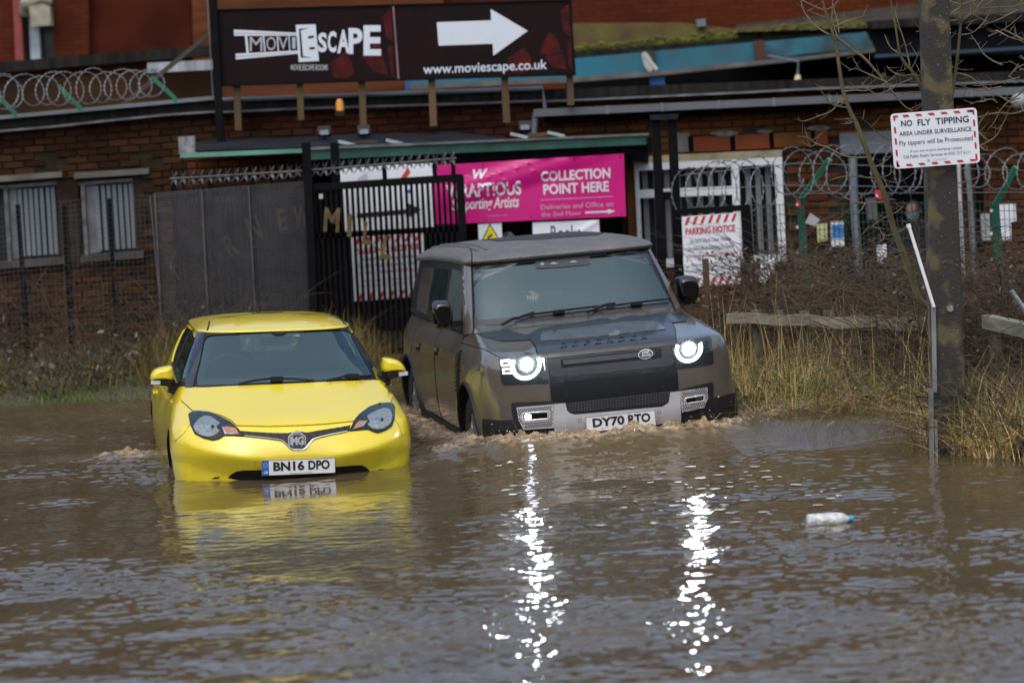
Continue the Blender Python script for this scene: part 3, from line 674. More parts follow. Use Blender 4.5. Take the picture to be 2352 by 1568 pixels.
bl = MB(); D.line(sm(dz((948, 868), (936, 815), (905, 768), (872, 734)), 4, False), .004, .004, mb=bl); D.line(dz((445, 778), (600, 820), (700, 872)), .003, .002, mb=bl); D.line(dz((1005, 885), (1400, 843), (1815, 800)), .004, .005, mb=bl); obj('panel_gap', bl, BLK, df, local=True)
dp('front_panel', [(1006, 892), (1400, 850), (1815, 806), (1836, 960), (1842, 1078), (1780, 1090), (1450, 1126), (1130, 1166), (1034, 1150), (1020, 990)], pm('front_black', (.011, .0115, .013), .22, var=.1, coat=.3), .0085)
# raised letters on the bonnet edge
LT = 'DEFENDER'; P0, P1 = dz((1112, 801))[0], dz((1630, 748))[0]
for i, c_ in enumerate(LT):
    t_ = i / 7; px_ = P0[0] + (P1[0] - P0[0]) * t_; py_ = P0[1] + (P1[1] - P0[1]) * t_
    v, f, _ = text2d(c_, .03); e_ = MB(); P = []
    for a, b in v:
        h_ = D.cast((px_ + (a - .5) * 14, py_ - (b - .5) * 9 - (a - .5) * 1.4), 'px'); P.append(h_[0] + h_[1] * .014)
    e_.add(P, f); obj('raised_letter', e_, GLOSSBLK, df, local=True)
# grille slots, badge
s1 = dp('grille_slot', [(1090, 886), (1400, 852), (1735, 816), (1736, 876), (1400, 910), (1096, 942)], BLK, .010)
dp('slot_bar', [(1105, 895), (1400, 864), (1690, 834), (1690, 862), (1400, 893), (1110, 922)], SATB, .018, parent=s1)
dp('brow', [(1016, 955), (1400, 915), (1800, 875), (1815, 905), (1790, 928), (1400, 968), (1060, 1000), (1025, 990)], SATB, .022, th=.02)
dp('grille_slot', [(1110, 1030), (1400, 1000), (1762, 966), (1762, 992), (1400, 1030), (1112, 1062)], BLK, .010)
lg = dp('lower_grille', [(1118, 1166), (1450, 1130), (1782, 1088), (1786, 1150), (1745, 1184), (1180, 1236), (1130, 1216)], BLK, .0125)
lm = MB()
for k in range(0, 36): 
    x = 1128 + k * 18.5; D.line(dz((x, 1166 - (x - 1118) * .117), (x + 4, 1224 - (x - 1180) * .09)), .0024, .0165, mb=lm, n=4, step=20)
for k in range(5):
    D.line(dz((1122, 1172 + k * 12), (1780, 1094 + k * 14)), .0024, .0165, mb=lm, n=4, step=20)
obj('grille_mesh', lm, pm('grille_wire', (.055, .057, .06), .5), lg, local=True, kind='stuff')
ov = lambda rx, ry, n=24: [(1630 + rx * math.cos(t) , 857 + ry * math.sin(t) - rx * math.cos(t) * .1) for t in np.linspace(0, 2 * math.pi, n + 1)[:-1]]
bg_ = dp('badge', ov(47, 29), SILV, .026, parent=None, step=6, th=.02); dp('badge_field', ov(42, 24), pm('badge_green', (.015, .075, .05), .25), .028, parent=bg_, step=6)
for s, x0, y0, wd_, hh in (('LAND', 1607, 848, 46, 13), ('ROVER', 1606, 866, 56, 13)):
    v, f, _ = text2d(s, .02, .15); e_ = MB(); P = []
    for a, b in v:
        h_ = D.cast(dz((x0 + a * wd_, y0 + hh / 2 - b * hh - a * wd_ * .1))[0], 'px'); P.append(h_[0] + h_[1] * .031)
    e_.add(P, f); obj('lettering', e_, WHITEP, bg_, local=True)
# headlamps
HOUS = pm('df_lamp_housing', (.02, .021, .023), .25, var=.2, coat=.6)
LED = pm('led_white', (.9, .95, 1), .3, var=0, emit=(.93, .97, 1), estr=3)
BEAM = pm('beam_lens', (.9, .95, 1), .3, var=0, emit=(.95, .98, 1), estr=230)
BOWL = pm('lamp_bowl', (.03, .034, .037), .35, .3, var=.3, scale=40)
def arc(cx, cy, r0, r1, a0, a1, n=22, ky=1.0, tl=-.1):
    o_ = [(cx + r0 * math.cos(R(a)), cy + ky * r0 * math.sin(R(a)) + tl * r0 * math.cos(R(a))) for a in np.linspace(a0, a1, n)]
    return o_ + [(cx + r1 * math.cos(R(a)), cy + ky * r1 * math.sin(R(a)) + tl * r1 * math.cos(R(a))) for a in np.linspace(a1, a0, n)]
for pts, cx, cy, r0, r1, sq, lit in (([(695, 882), (712, 874), (985, 868), (1000, 882), (1014, 1040), (735, 1050), (716, 1040)], 872, 922, 97, 74, [(712, 892, 58, 40), (722, 942, 62, 38)], True),
                            ([(1814, 800), (1825, 786), (2040, 740), (2054, 752), (2068, 905), (2055, 918), (1840, 948)], 1908, 822, 86, 66, [(2000, 768, 34, 36), (2002, 810, 34, 34)], False)):
    h_ = dp('headlamp', pts, HOUS, .006)
    dp('lamp_bowl', arc(cx, cy, r1 - 2, 1, 0, 359.9), BOWL, .010, parent=h_, step=6)
    dp('light_ring', arc(cx, cy, r0, r1, -22, 202), LED, .018, parent=h_, step=6, th=.012)
    dp('beam_lens', arc(cx + 2, cy - 2, 35, .5, 0, 359.9), BEAM, .022, parent=h_, step=6, th=.02)
    for x, y, w_, hh in sq:
        o_ = [(x, y + 4), (x + w_, y), (x + w_ + 3, y + hh - 3), (x + 4, y + hh)]; i_ = [(x + 10, y + 11), (x + w_ - 10, y + 9), (x + w_ - 8, y + hh - 11), (x + 12, y + hh - 9)]
        dp('marker_lamp', o_, LED if lit else BOWL, .014, holes=[dz(*i_)], parent=h_, step=5)
    if lit: dp('light_blade', [(972, 880), (984, 878), (992, 960), (986, 930)], LED, .014, parent=h_, step=5)
    dp('lens_cover', pts, LENSG, .030, parent=h_, th=.002)
# skid plate, fog lamp pods
dp('pod_surround', [(776, 1172), (788, 1160), (1034, 1152), (1125, 1166), (1110, 1330), (880, 1365), (820, 1330), (790, 1270)], CLAD, .008)
dp('pod_surround', [(1780, 1090), (1850, 1080), (2055, 1030), (2066, 1050), (2064, 1180), (2030, 1240), (1990, 1262), (1860, 1282)], CLAD, .008)
PERF = pm('perforated_silver', (.56, .56, .56), .42, .55, var=.05)
sk = dp('skid_plate', [(1045, 1172), (1120, 1164), (1130, 1212), (1150, 1230), (1185, 1238), (1500, 1210), (1740, 1188), (1778, 1162), (1788, 1096), (1850, 1088), (1858, 1312), (1600, 1330), (1300, 1350), (1050, 1360)], SILV, .024, th=.025)
for pts, slot, fog in (([(812, 1192), (1042, 1173), (1048, 1318), (856, 1330), (826, 1270)], [(848, 1238), (862, 1228), (1000, 1220), (1010, 1230), (1008, 1264), (862, 1276), (850, 1266)], (884, 1250, 22, 17, True)),
                       ([(1848, 1090), (2020, 1066), (2024, 1130), (2000, 1192), (1862, 1222)], [(1880, 1140), (1890, 1132), (1990, 1116), (1998, 1126), (1996, 1150), (1892, 1168), (1882, 1160)], (1966, 1138, 22, 14, False))):
    pd = dp('fog_lamp_pod', pts, PERF, .026, th=.025, holes=[])
    dp('pod_slot', slot, GLOSSBLK, .030, parent=pd)
    sr = MB(); D.line(dz(*(slot + slot[:1])), .006, .030, mb=sr); obj('slot_rim', sr, SILV, pd, local=True, smooth=True)
    A = np.array(pts, float); S_ = np.array(slot, float); ctr_ = A.mean(0); hol = MB()
    inn = [tuple(ctr_ + (p - ctr_) * .93) for p in A]; sc_ = S_.mean(0); so_ = [tuple(sc_ + (p - sc_) * np.array([1.14, 1.55])) for p in S_]
    gx, gy = np.meshgrid(np.arange(A[:, 0].min(), A[:, 0].max(), 13.5), np.arange(A[:, 1].min(), A[:, 1].max(), 11.5)); gx[1::2] += 6.7
    gp = np.stack([gx.ravel(), gy.ravel() - (gx.ravel() - A[0, 0]) * .09 + 12], 1); k_ = inside(gp, inn) & ~inside(gp, so_)
    for q in gp[k_]:
        h_ = D.cast(dz(tuple(q))[0], 'px')
        if h_:
            n_ = h_[1]; u_ = Vector((1, 0, 0)); u_ = (u_ - n_ * u_.dot(n_)).normalized(); w_ = n_.cross(u_); c_ = h_[0] + n_ * .0275
            hol.add([c_ + u_ * .0062 * math.cos(t) + w_ * .0062 * math.sin(t) for t in np.linspace(0, 6.283, 7)[:-1]], [(0, 1, 2, 3, 4, 5)])
    obj('perforation', hol, INK, pd, local=True, kind='stuff')
    fx, fy, rx, ry, lit = fog
    dp('fog_lamp', [(fx + rx * math.cos(t), fy + ry * math.sin(t)) for t in np.linspace(0, 6.283, 17)[:-1]], pm('fog_blue', (.8, .85, 1), .3, var=0, emit=(.72, .78, 1), estr=9) if lit else BOWL, .034, parent=pd, step=5)
for x, y in ((1210, 1273), (1717, 1220)):
    dp('parking_sensor', [(x + 11 * math.cos(t), y + 11 * math.sin(t)) for t in np.linspace(0, 6.283, 13)[:-1]], SATB, .027, parent=sk, step=4); dp('sensor_face', [(x + 8 * math.cos(t), y + 8 * math.sin(t)) for t in np.linspace(0, 6.283, 13)[:-1]], SILV, .029, parent=sk, step=4)
dp('tow_slot', [(1692, 1296), (1755, 1284), (1760, 1300), (1694, 1312)], BLK, .028, parent=sk, step=5)
pl_ = number_plate(df, (.005, D.cast((0, .58), 'f')[0].y - .05, .573), .525, .115, 'DY70 RTO', False)
# lower cladding, arch lips
dp('cladding', [(598, 1266), (700, 1275), (784, 1270), (800, 1320), (840, 1370), (600, 1370)], CLAD, .012)
dp('cladding', [(2064, 1130), (2130, 1115), (2200, 1100), (2198, 1250), (2185, 1290), (1900, 1315), (1866, 1285), (2000, 1250), (2050, 1190)], CLAD, .012)
for s in (-1, 1):
    for y in (.80, 3.90):
        al = MB(); P = []
        for a in np.linspace(-20, 200, 30):
            h_ = D.cast((y + .475 * math.cos(R(a)), .41 + .475 * math.sin(R(a))), 'l' if s < 0 else 'r')
            if h_: P.append(h_[0] + h_[1] * .004)
        if len(P) > 2: al.tube(P, .014, 6); obj('arch_lip', al, CLAD, df, local=True, smooth=True)
# mirrors
for s, o_ in ((-1, [(-1.095, 1.45), (-1.10, 1.36), (-1.08, 1.28), (-1.02, 1.255), (-.955, 1.275), (-.93, 1.36), (-.94, 1.44), (-.96, 1.475), (-1.05, 1.482)]), (1, [(1.04, 1.46), (1.05, 1.38), (1.035, 1.30), (1.0, 1.272), (.92, 1.285), (.885, 1.32), (.872, 1.42), (.88, 1.475), (.93, 1.49), (1.0, 1.487)])):
    m_ = obj('door_mirror', shell(sm(o_, 4), 1.42, .17, .6), GLOSSBLK, df, local=True, smooth=True, sharp=60)
    obj('mirror_arm', MB().bar((s * 1.02, 1.52, 1.285), (s * .86, 1.55, 1.29), .045, .07, side=(0, 0, 1)), BLK, m_, local=True)
# wipers
for a, b, c_ in (([(720, 688), (780, 655), (850, 625), (920, 602)], (920, 602), (1330, 562)), ([(1265, 610), (1320, 575), (1380, 552), (1440, 545)], (1440, 545), (1785, 515))):
    w_ = MB(); D.line(dz(*a), .011, .03, mb=w_); D.line(dz((b[0] - 60, b[1] + 18), ((b[0] + c_[0]) / 2, (b[1] + c_[1]) / 2 + 4), c_), .009, .028, mb=w_)
    w_.box(D.cast(dz(((b[0] * .62 + c_[0] * .38), (b[1] * .62 + c_[1] * .38)))[0], 'px')[0] + Vector((0, -.03, .008)), (.09, .035, .026))
    obj('wiper', w_, BLK, df, local=True, smooth=True)
# roof details: grooves, hatch glass, aerial fin
for x in (-.62, -.55): obj('roof_rib', D.line([(x, 1.95), (x, 2.4), (x, 3.4), (x, 4.4)], .010, .002, 't', .08), ROOFM, df, local=True, smooth=True)
obj('roof_glass', D.patch([(-.05, 2.25), (.42, 2.2), (.52, 2.45), (.5, 3.3), (-.35, 3.3), (-.35, 2.6)], .006, 't', (), .07), pm('roof_glass', (.02, .02, .022), .6, var=.3, scale=30), df, local=True, smooth=True)
rs = MB(); D.line(dz((510, 165), (524, 210), (526, 278)), .005, .004, mb=rs); obj('panel_gap', rs, BLK, df, local=True)
obj('roof_fin', shell(sm([(-.05, 1.77), (-.03, 1.83), (.01, 1.86), (.05, 1.82), (.06, 1.76)], 3), 3.9, .2), GLOSSBLK, df, local=True, smooth=True)
# cabin
for x in (-.4, .4):
    obj('seat', shell(sm([(x - .27, .9), (x - .26, 1.35), (x - .18, 1.45), (x + .18, 1.45), (x + .26, 1.35), (x + .27, .9)], 4), 2.35, .18), SEAT, df, local=True, smooth=True)
    obj('headrest', shell(sm([(x - .14, 1.46), (x - .13, 1.60), (x - .06, 1.63), (x + .06, 1.63), (x + .13, 1.60), (x + .14, 1.46)], 4), 2.4, .12), SEAT, df, local=True, smooth=True)
obj('dashboard', MB().box((0, 1.6, 1.27), (1.5, .45, .06)), DARK, df, local=True)
sw = MB(); SWC = Vector((-.38, 1.80, 1.30)); sw.tube([SWC + Vector((.19 * math.cos(q), -.06 * math.sin(q), .175 * math.sin(q))) for q in np.linspace(0, 2 * math.pi, 28)], .016, 8); sw.box(SWC, (.34, .03, .05)); obj('steering_wheel', sw, BLK, df, local=True, smooth=True)
for x, sg in ((-.835, -1), (.835, 1)):
    for y in (.80, 3.90): wheel(df, (x, y, .40), .395, .255, sg, 6, .66)
# ================================================================ FLOOD WATER AND GROUND
GX0, GX1, GY0, GY1, GS = -5.8, 5.8, 10.0, 28.6, .024
gx = np.arange(GX0, GX1, GS); gy = np.arange(GY0, GY1, GS)
def rand_field(seed, lmin, lmax, ani=1.0, direc=0.0, spread=9.0):
    """smooth random sea: wavelengths between lmin and lmax"""
    rg_ = np.random.default_rng(seed); ny, nx = len(gy), len(gx)
    k1, k2 = np.meshgrid(np.fft.fftfreq(nx, GS), np.fft.fftfreq(ny, GS))
    k2 = k2 * ani; k = np.hypot(k1, k2) + 1e-9; L_ = 1 / k
    A = np.where((L_ > lmin) & (L_ < lmax), 1 / k ** 1.15, 0)
    f = np.fft.ifft2(A * np.exp(2j * np.pi * rg_.random((ny, nx)))).real
    return f / f.std()
XX, YY = np.meshgrid(gx, gy)
patchy = np.clip(.5 + .5 * rand_field(11, 1.6, 6.0, .7), .15, 1.6)
near = np.clip((20.5 - YY) / 7, 0, 1)
calm = (1 - .82 * np.exp(-((XX + 1.40) / 1.1) ** 4 - ((YY - 17.9) / 2.3) ** 4)) * (1 + .35 * np.clip((17 - YY) / 4.5, 0, 1))
Z = (.0042 * rand_field(1, .6, 2.2, .8) + .0021 * rand_field(2, .14, .45, .55) * (.2 + .85 * patchy ** 1.2) + .0017 * rand_field(3, .052, .15, .75) * (.35 + .8 * patchy)) * calm
# the bow wave of the four-by-four, in its own frame
ca, sa = math.cos(R(10)), math.sin(R(10)); lx = (XX - DF_LOC[0]) * ca + (YY - DF_LOC[1]) * sa; ly = -(XX - DF_LOC[0]) * sa + (YY - DF_LOC[1]) * ca
nose = .46 * (1 - (1 - np.clip(np.abs(lx) / 1.0, 0, .999) ** 3.5) ** (1 / 3.5)); dd = nose - ly         # distance ahead of the bumper
side = np.clip(np.abs(lx) - 1.0, 0, None)
amp = np.where(lx < 0, .14, .165) + .008 * np.exp(-((lx + .12) / .4) ** 2)
front = np.exp(-(np.clip(dd, 0, None) / .42) ** 2) * np.exp(-(np.clip(-dd, 0, None) / .9) ** 2) * np.exp(-(side / np.where(lx > 0, 1.5, .35)) ** 2)
Z += amp * front
st_ = lambda q: np.clip(q, 0, 1) ** 2 * (3 - 2 * np.clip(q, 0, 1))
lat = st_((lx - .75) / .5) * (1 - st_((lx - 2.5) / .6)); swell = lat * st_((ly + 1.15) / 1.6) * np.exp(-(np.clip(ly - .7, 0, None) / .6) ** 2); quiet = lat * np.exp(-((ly + .35) / .95) ** 4)
Z = Z * (1 - .78 * quiet) + .205 * swell * (1 - .45 * front * (lx > 0))
foam = np.exp(-((dd - .03) / .17) ** 2) * (np.abs(lx) < 1.35) * np.clip(1.25 - .45 * np.clip(lx, 0, 2), .25, 1)
flank = np.exp(-((-lx - 1.06) / .16) ** 2) * (ly > .2) * (ly < 4.6); foam = np.maximum(foam, .75 * flank)
mgw = onz(300, 1047); foam = np.maximum(foam, .8 * np.exp(-((XX - mgw.x) / .26) ** 2 - ((YY - mgw.y) / .3) ** 2)); Z += .03 * np.exp(-((XX - mgw.x) / .25) ** 2 - ((YY - mgw.y) / .25) ** 2)
rough = rand_field(5, .075, .2)
Z += foam * (.009 * rough + .011 * np.abs(rand_field(6, .075, .12)) - .006)
edge = np.minimum.reduce([XX - GX0, GX1 - XX, YY - GY0, GY1 - YY]); Z *= np.clip(edge / .8, 0, 1)
def wz(x, y):
    i = min(max(int(round((y - GY0) / GS)), 0), len(gy) - 1); j = min(max(int(round((x - GX0) / GS)), 0), len(gx) - 1); return float(Z[i, j])
ny, nx = XX.shape
V = np.stack([XX.ravel(), YY.ravel(), Z.ravel()], 1); ii = np.arange(ny * nx).reshape(ny, nx)
Fq = np.stack([ii[:-1, :-1].ravel(), ii[:-1, 1:].ravel(), ii[1:, 1:].ravel(), ii[1:, :-1].ravel()], 1)
x0, x1, y0, y1 = gx[0], gx[-1], gy[0], gy[-1]; b_ = len(V)
VO = np.array([(-70, -30, 0), (70, -30, 0), (70, 90, 0), (-70, 90, 0)], float)
V = np.vstack([V, VO]); c = [ii[0, 0], ii[0, -1], ii[-1, -1], ii[-1, 0]]
FO = np.array([(b_, b_ + 1, c[1], c[0]), (b_ + 1, b_ + 2, c[2], c[1]), (b_ + 2, b_ + 3, c[3], c[2]), (b_ + 3, b_, c[0], c[3])])
Fq = np.vstack([Fq, FO])
me = bpy.data.meshes.new('flood_water'); me.vertices.add(len(V)); me.vertices.foreach_set('co', V.ravel()); me.loops.add(Fq.size); me.loops.foreach_set('vertex_index', Fq.ravel().astype(np.int32))
me.polygons.add(len(Fq)); me.polygons.foreach_set('loop_start', np.arange(0, Fq.size, 4).astype(np.int32)); me.polygons.foreach_set('use_smooth', np.ones(len(Fq), bool)); me.update(calc_edges=True)
at_ = me.attributes.new('froth', 'FLOAT', 'POINT'); fr_ = np.zeros(len(V)); fr_[:b_] = np.clip(foam * (.75 + .4 * rough), 0, 1).ravel(); at_.data.foreach_set('value', fr_.astype(np.float32))
wm = pm('flood_water', (.098, .075, .038), .02, var=.12, scale=.7, col2=(.072, .054, .028)); t = wm.node_tree; b = t.nodes['Principled BSDF']; N = t.nodes.new; L = t.links.new
b.inputs['IOR'].default_value = 1.36
old = b.inputs['Base Color'].links[0].from_socket
an = N('ShaderNodeAttribute'); an.attribute_name = 'froth'
tc = N('ShaderNodeTexCoord'); nz = N('ShaderNodeTexNoise'); nz.inputs['Scale'].default_value = 22; nz.inputs['Detail'].default_value = 6; L(tc.outputs['Object'], nz.inputs['Vector'])
mr = N('ShaderNodeMapRange'); mr.inputs[1].default_value = .35; mr.inputs[2].default_value = .62; L(nz.outputs[0], mr.inputs[0])
mu = N('ShaderNodeMath'); mu.operation = 'MULTIPLY'; L(an.outputs['Fac'], mu.inputs[0]); L(mr.outputs[0], mu.inputs[1])
mx = N('ShaderNodeMix'); mx.data_type = 'RGBA'; L(mu.outputs[0], mx.inputs[0]); L(old, mx.inputs[6]); mx.inputs[7].default_value = (.46, .35, .22, 1); L(mx.outputs[2], b.inputs['Base Color'])
m3 = N('ShaderNodeMapRange'); m3.inputs[3].default_value = .035; m3.inputs[4].default_value = .35; L(mu.outputs[0], m3.inputs[0]); L(m3.outputs[0], b.inputs['Roughness'])
n1 = N('ShaderNodeTexNoise'); n1.inputs['Scale'].default_value = 38; n1.inputs['Detail'].default_value = 4; n1.inputs['Roughness'].default_value = .55; L(tc.outputs['Object'], n1.inputs['Vector'])
bp = N('ShaderNodeBump'); bp.inputs['Strength'].default_value = .028; bp.inputs['Distance'].default_value = .010; L(n1.outputs[0], bp.inputs['Height']); L(bp.outputs[0], b.inputs['Normal'])
me.materials.append(wm)
wo = bpy.data.objects.new('flood_water', me); COL.objects.link(wo); wo['kind'] = 'structure'; wo['label'] = 'brown rippled flood water'

# ground under and beyond the water
SH = [onz(1690, 1004), onz(1900, 995), onz(2060, 990), onz(2135, 1003), onz(2150, 1042), onz(2260, 1052), onz(2420, 1060)]
shx = np.array([1.15] + [p.x for p in SH] + [8, 60]); shy = np.array([27.0] + [p.y for p in SH] + [SH[-1].y, SH[-1].y])
def ground(X, Y):
    X = np.asarray(X, float); Y = np.asarray(Y, float)
    left = np.clip((Y - 26.75 + .12 * np.sin(X * 3.1)) / 1.3, -1, 1); zl = np.where(left > 0, .32 * left, .5 * left)
    s = np.interp(X, shx, shy); right = np.clip((Y - s) / 1.5, -1, 1); zr = np.where(right > 0, .16 * right, .55 * right)
    mid = np.clip((Y - 28.3) / 1.4, -1, 1); zm = np.where(mid > 0, .25 * mid, .5 * mid)
    wl = np.clip((-1.0 - X) / .5, 0, 1); wr = np.clip((X - 1.35) / .35, 0, 1)
    return zl * wl + zr * wr + zm * (1 - wl - wr)
xs = np.unique(np.concatenate([np.arange(-80, 80.1, 8), np.arange(-9, 9.01, .25)])); ys = np.unique(np.concatenate([np.arange(-40, 121, 8), np.arange(14, 34.01, .25)]))
GXX, GYY = np.meshgrid(xs, ys); GZ = ground(GXX, GYY) + np.where((GYY > 18), .02 * np.sin(GXX * 5.3 + GYY * 3.7) * np.cos(GYY * 4.1), 0)
MUD = pm('muddy_ground', (.075, .055, .035), .8, var=.4, scale=3, bump=.6, bscale=25, col2=(.05, .05, .025))
obj('ground', MB().grid([[(GXX[i, j], GYY[i, j], GZ[i, j]) for j in range(len(xs))] for i in range(len(ys))]), MUD, smooth=True, kind='structure', origin=(0, 0, 0))

# ---------------------------------------------------------------- grasses, brambles
def blades(n, sampler, hmin, hmax, wid, lean=.5, seg=3, seed=0, droop=.5):
    rg_ = np.random.default_rng(seed); P = sampler(rg_, n); n = len(P); P = np.c_[P, ground(P[:, 0], P[:, 1]) - .03]
    h = rg_.uniform(hmin, hmax, n); a = rg_.uniform(0, 2 * np.pi, n); l = rg_.normal(0, lean, n); q = rg_.uniform(0, 2 * np.pi, n); w = wid * rg_.uniform(.6, 1.4, n)
    V = []; Fs = []
    sx, sy = np.cos(q), np.sin(q); dx, dy = np.cos(a) * l, np.sin(a) * l; dr = rg_.uniform(0, droop, n)
    pts = []
    for k in range(seg + 1):
        t_ = k / seg; wk = w * (1 - t_ * .85) / 2; c_ = np.stack([P[:, 0] + dx * h * t_ ** 1.6, P[:, 1] + dy * h * t_ ** 1.6, P[:, 2] + h * (t_ - dr * t_ ** 2.6 * .8)], 1)
        o_ = np.stack([sx * wk, sy * wk, np.zeros(n)], 1); pts.append(c_ - o_); pts.append(c_ + o_)
    V = np.stack(pts, 1).reshape(-1, 3); m = 2 * (seg + 1); base = np.arange(n)[:, None] * m
    Fs = np.concatenate([base + np.array([2 * k, 2 * k + 1, 2 * k + 3, 2 * k + 2]) for k in range(seg)], 0)
    return V, Fs
def np_obj(name, parts, mat, **k):
    V = np.vstack([p[0] for p in parts]); off = np.cumsum([0] + [len(p[0]) for p in parts[:-1]]); Fq = np.vstack([p[1] + o for p, o in zip(parts, off)])
    org = V.mean(0); org[2] = V[:, 2].min(); V = V - org
    me = bpy.data.meshes.new(name); me.vertices.add(len(V)); me.vertices.foreach_set('co', V.astype(np.float32).ravel()); me.loops.add(Fq.size); me.loops.foreach_set('vertex_index', Fq.ravel().astype(np.int32))
    me.polygons.add(len(Fq)); me.polygons.foreach_set('loop_start', (np.arange(len(Fq)) * Fq.shape[1]).astype(np.int32)); me.update(calc_edges=True); me.materials.append(mat)
    o = bpy.data.objects.new(name, me); COL.objects.link(o); o.location = org; return tag(o, **k)
def stems(n, sampler, length, rad, seed=0, seg=7, arch=.9, rise=1.0, wander=.35):
    """arching three-sided canes"""
    rg_ = np.random.default_rng(seed); P = sampler(rg_, n); n = len(P); z0 = ground(P[:, 0], P[:, 1]) + (P[:, 2] if P.shape[1] > 2 else 0)
    a = rg_.uniform(0, 2 * np.pi, n); Ls = length * rg_.uniform(.4, 1.3, n); el = rg_.uniform(.35, 1.45, n) * rise; p = np.stack([P[:, 0], P[:, 1], z0], 1); rings = []
    for k in range(seg + 1):
        t_ = k / seg; r_ = rad * (1 - .75 * t_) * np.ones(n)
        for j in range(3):
            q = 2 * np.pi * j / 3; rings.append(p + np.stack([np.cos(q) * r_ * np.ones(n), np.sin(q) * .7 * r_ * np.ones(n), np.sin(q) * r_ * np.ones(n)], 1))
        d = np.stack([np.cos(a) * np.cos(el), np.sin(a) * np.cos(el), np.sin(el)], 1); p = p + d * (Ls / seg)[:, None]
        el = el - arch * rg_.uniform(.1, .5, n); a = a + rg_.normal(0, wander, n)
    V = np.stack(rings, 1).reshape(-1, 3); m = 3 * (seg + 1); base = np.arange(n)[:, None] * m; f = []
    for k in range(seg):
        for j in range(3): f.append(base + np.array([3 * k + j, 3 * k + (j + 1) % 3, 3 * k + 3 + (j + 1) % 3, 3 * k + 3 + j]))
    return V, np.concatenate(f, 0)
def leaves(n, sampler, size, seed=0):
    rg_ = np.random.default_rng(seed); P = sampler(rg_, n); n = len(P); z0 = ground(P[:, 0], P[:, 1]) + P[:, 2]; c_ = np.stack([P[:, 0], P[:, 1], z0], 1)
    u_ = rg_.normal(0, 1, (n, 3)); u_ /= np.linalg.norm(u_, axis=1)[:, None]; w_ = np.cross(u_, rg_.normal(0, 1, (n, 3))); w_ /= np.linalg.norm(w_, axis=1)[:, None]; s = size * rg_.uniform(.5, 1.4, n)[:, None]
    V = np.stack([c_ - u_ * s, c_ + w_ * s * .5, c_ + u_ * s, c_ - w_ * s * .5], 1).reshape(-1, 3); return V, np.arange(4 * n).reshape(n, 4)
def band(x0, x1, d0, d1, zmax=None, pw=1.0):
    def f(rg_, n):
        X = rg_.uniform(x0, x1, n); s = np.interp(X, shx, shy); Y = s + d0 + (d1 - d0) * rg_.random(n) ** pw
        return np.c_[X, Y] if zmax is None else np.c_[X, Y, zmax * rg_.random(n)]
    return f
def rect(x0, x1, y0, y1, zmax=None):
    def f(rg_, n):
        P = np.c_[rg_.uniform(x0, x1, n), rg_.uniform(y0, y1, n)]
        return P if zmax is None else np.c_[P, zmax * rg_.random(n)]
    return f
STRAW = pm('straw_grass', (.64, .49, .20), .7, col2=(.30, .20, .075), scale=1.5, island=.6)
GREENG = pm('green_grass', (.13, .19, .028), .65, col2=(.075, .12, .018), scale=2, island=.4)
OCHRE = pm('ochre_grass', (.20, .145, .035), .7, col2=(.12, .10, .025), scale=1.5, island=.45)
CANE = pm('bramble_cane', (.092, .057, .030), .8, col2=(.040, .027, .016), scale=2, island=.4)
LEAFD = pm('bramble_leaf', (.05, .062, .028), .5, col2=(.07, .045, .03), scale=1.2, island=.5)
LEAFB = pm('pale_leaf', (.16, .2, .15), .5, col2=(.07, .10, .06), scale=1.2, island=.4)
np_obj('dry_grass', [blades(2600, band(1.45, 3.35, .02, .8), .10, .36, .007, .9, seed=1, droop=.8), blades(4200, band(1.45, 3.35, .0, 1.0), .15, .55, .0065, 1.5, seed=42, droop=.9), blades(3200, lambda r, n: (lambda X: np.c_[X, 23.5 - (X - 1.815) * .93 + r.uniform(.14, .9, n)])(r.uniform(1.45, 3.5, n)), .22, .5, .007, .45, seed=41), blades(700, lambda r, n: (lambda X: np.c_[X, 23.5 - (X - 1.815) * .93 - r.uniform(.1, .5, n)])(r.uniform(1.45, 3.3, n)), .2, .5, .006, .8, seed=43), blades(2600, band(3.2, 4.6, .0, 1.3), .2, .62, .007, .75, seed=2, droop=.8), blades(240, band(1.5, 3.3, .3, 2.4), .6, 1.0, .006, .25, seed=3, droop=.35), blades(500, band(1.35, 3.3, -.05, .15), .12, .45, .008, .8, seed=4, droop=.9)], STRAW, kind='stuff', label='tall dry straw grass along the flooded bank')
np_obj('green_grass', [blades(420, band(1.4, 3.3, .05, .8), .25, .7, .011, .5, seed=5), blades(300, band(3.2, 4.6, .0, .7), .15, .5, .011, .5, seed=6)], GREENG, kind='stuff', label='green blades among the dry grass')
np_obj('bramble_thicket', [stems(4300, band(2.25, 6.0, 2.5, 5.6), 1.6, .0055, 7, arch=.65), stems(900, band(1.25, 2.3, 2.5, 5.0), 1.05, .0055, 47, arch=.75), stems(2600, band(2.0, 6.0, 2.5, 4.8, 1.0), .55, .0032, 8, arch=.4, rise=.5, wander=.8), stems(520, band(1.5, 3.3, .15, 1.2), .7, .004, 9, wander=.6), stems(1500, band(3.15, 5.0, .1, 2.2), .9, .005, 10)], CANE, kind='stuff', label='dark brown bramble thicket behind the knee rail')
np_obj('bramble_leaves', [leaves(5200, band(1.25, 6.0, 2.4, 5.4, 1.05), .022, 11), leaves(700, band(1.3, 4.6, .05, .8, .35), .028, 12)], LEAFD, kind='stuff', label='withered leaves in the bramble thicket')
np_obj('verge_grass', [blades(9000, rect(-8, -.9, 26.55, 27.2), .03, .11, .011, .7, seed=13)], GREENG, kind='stuff', label='short green grass at the edge of the flood')
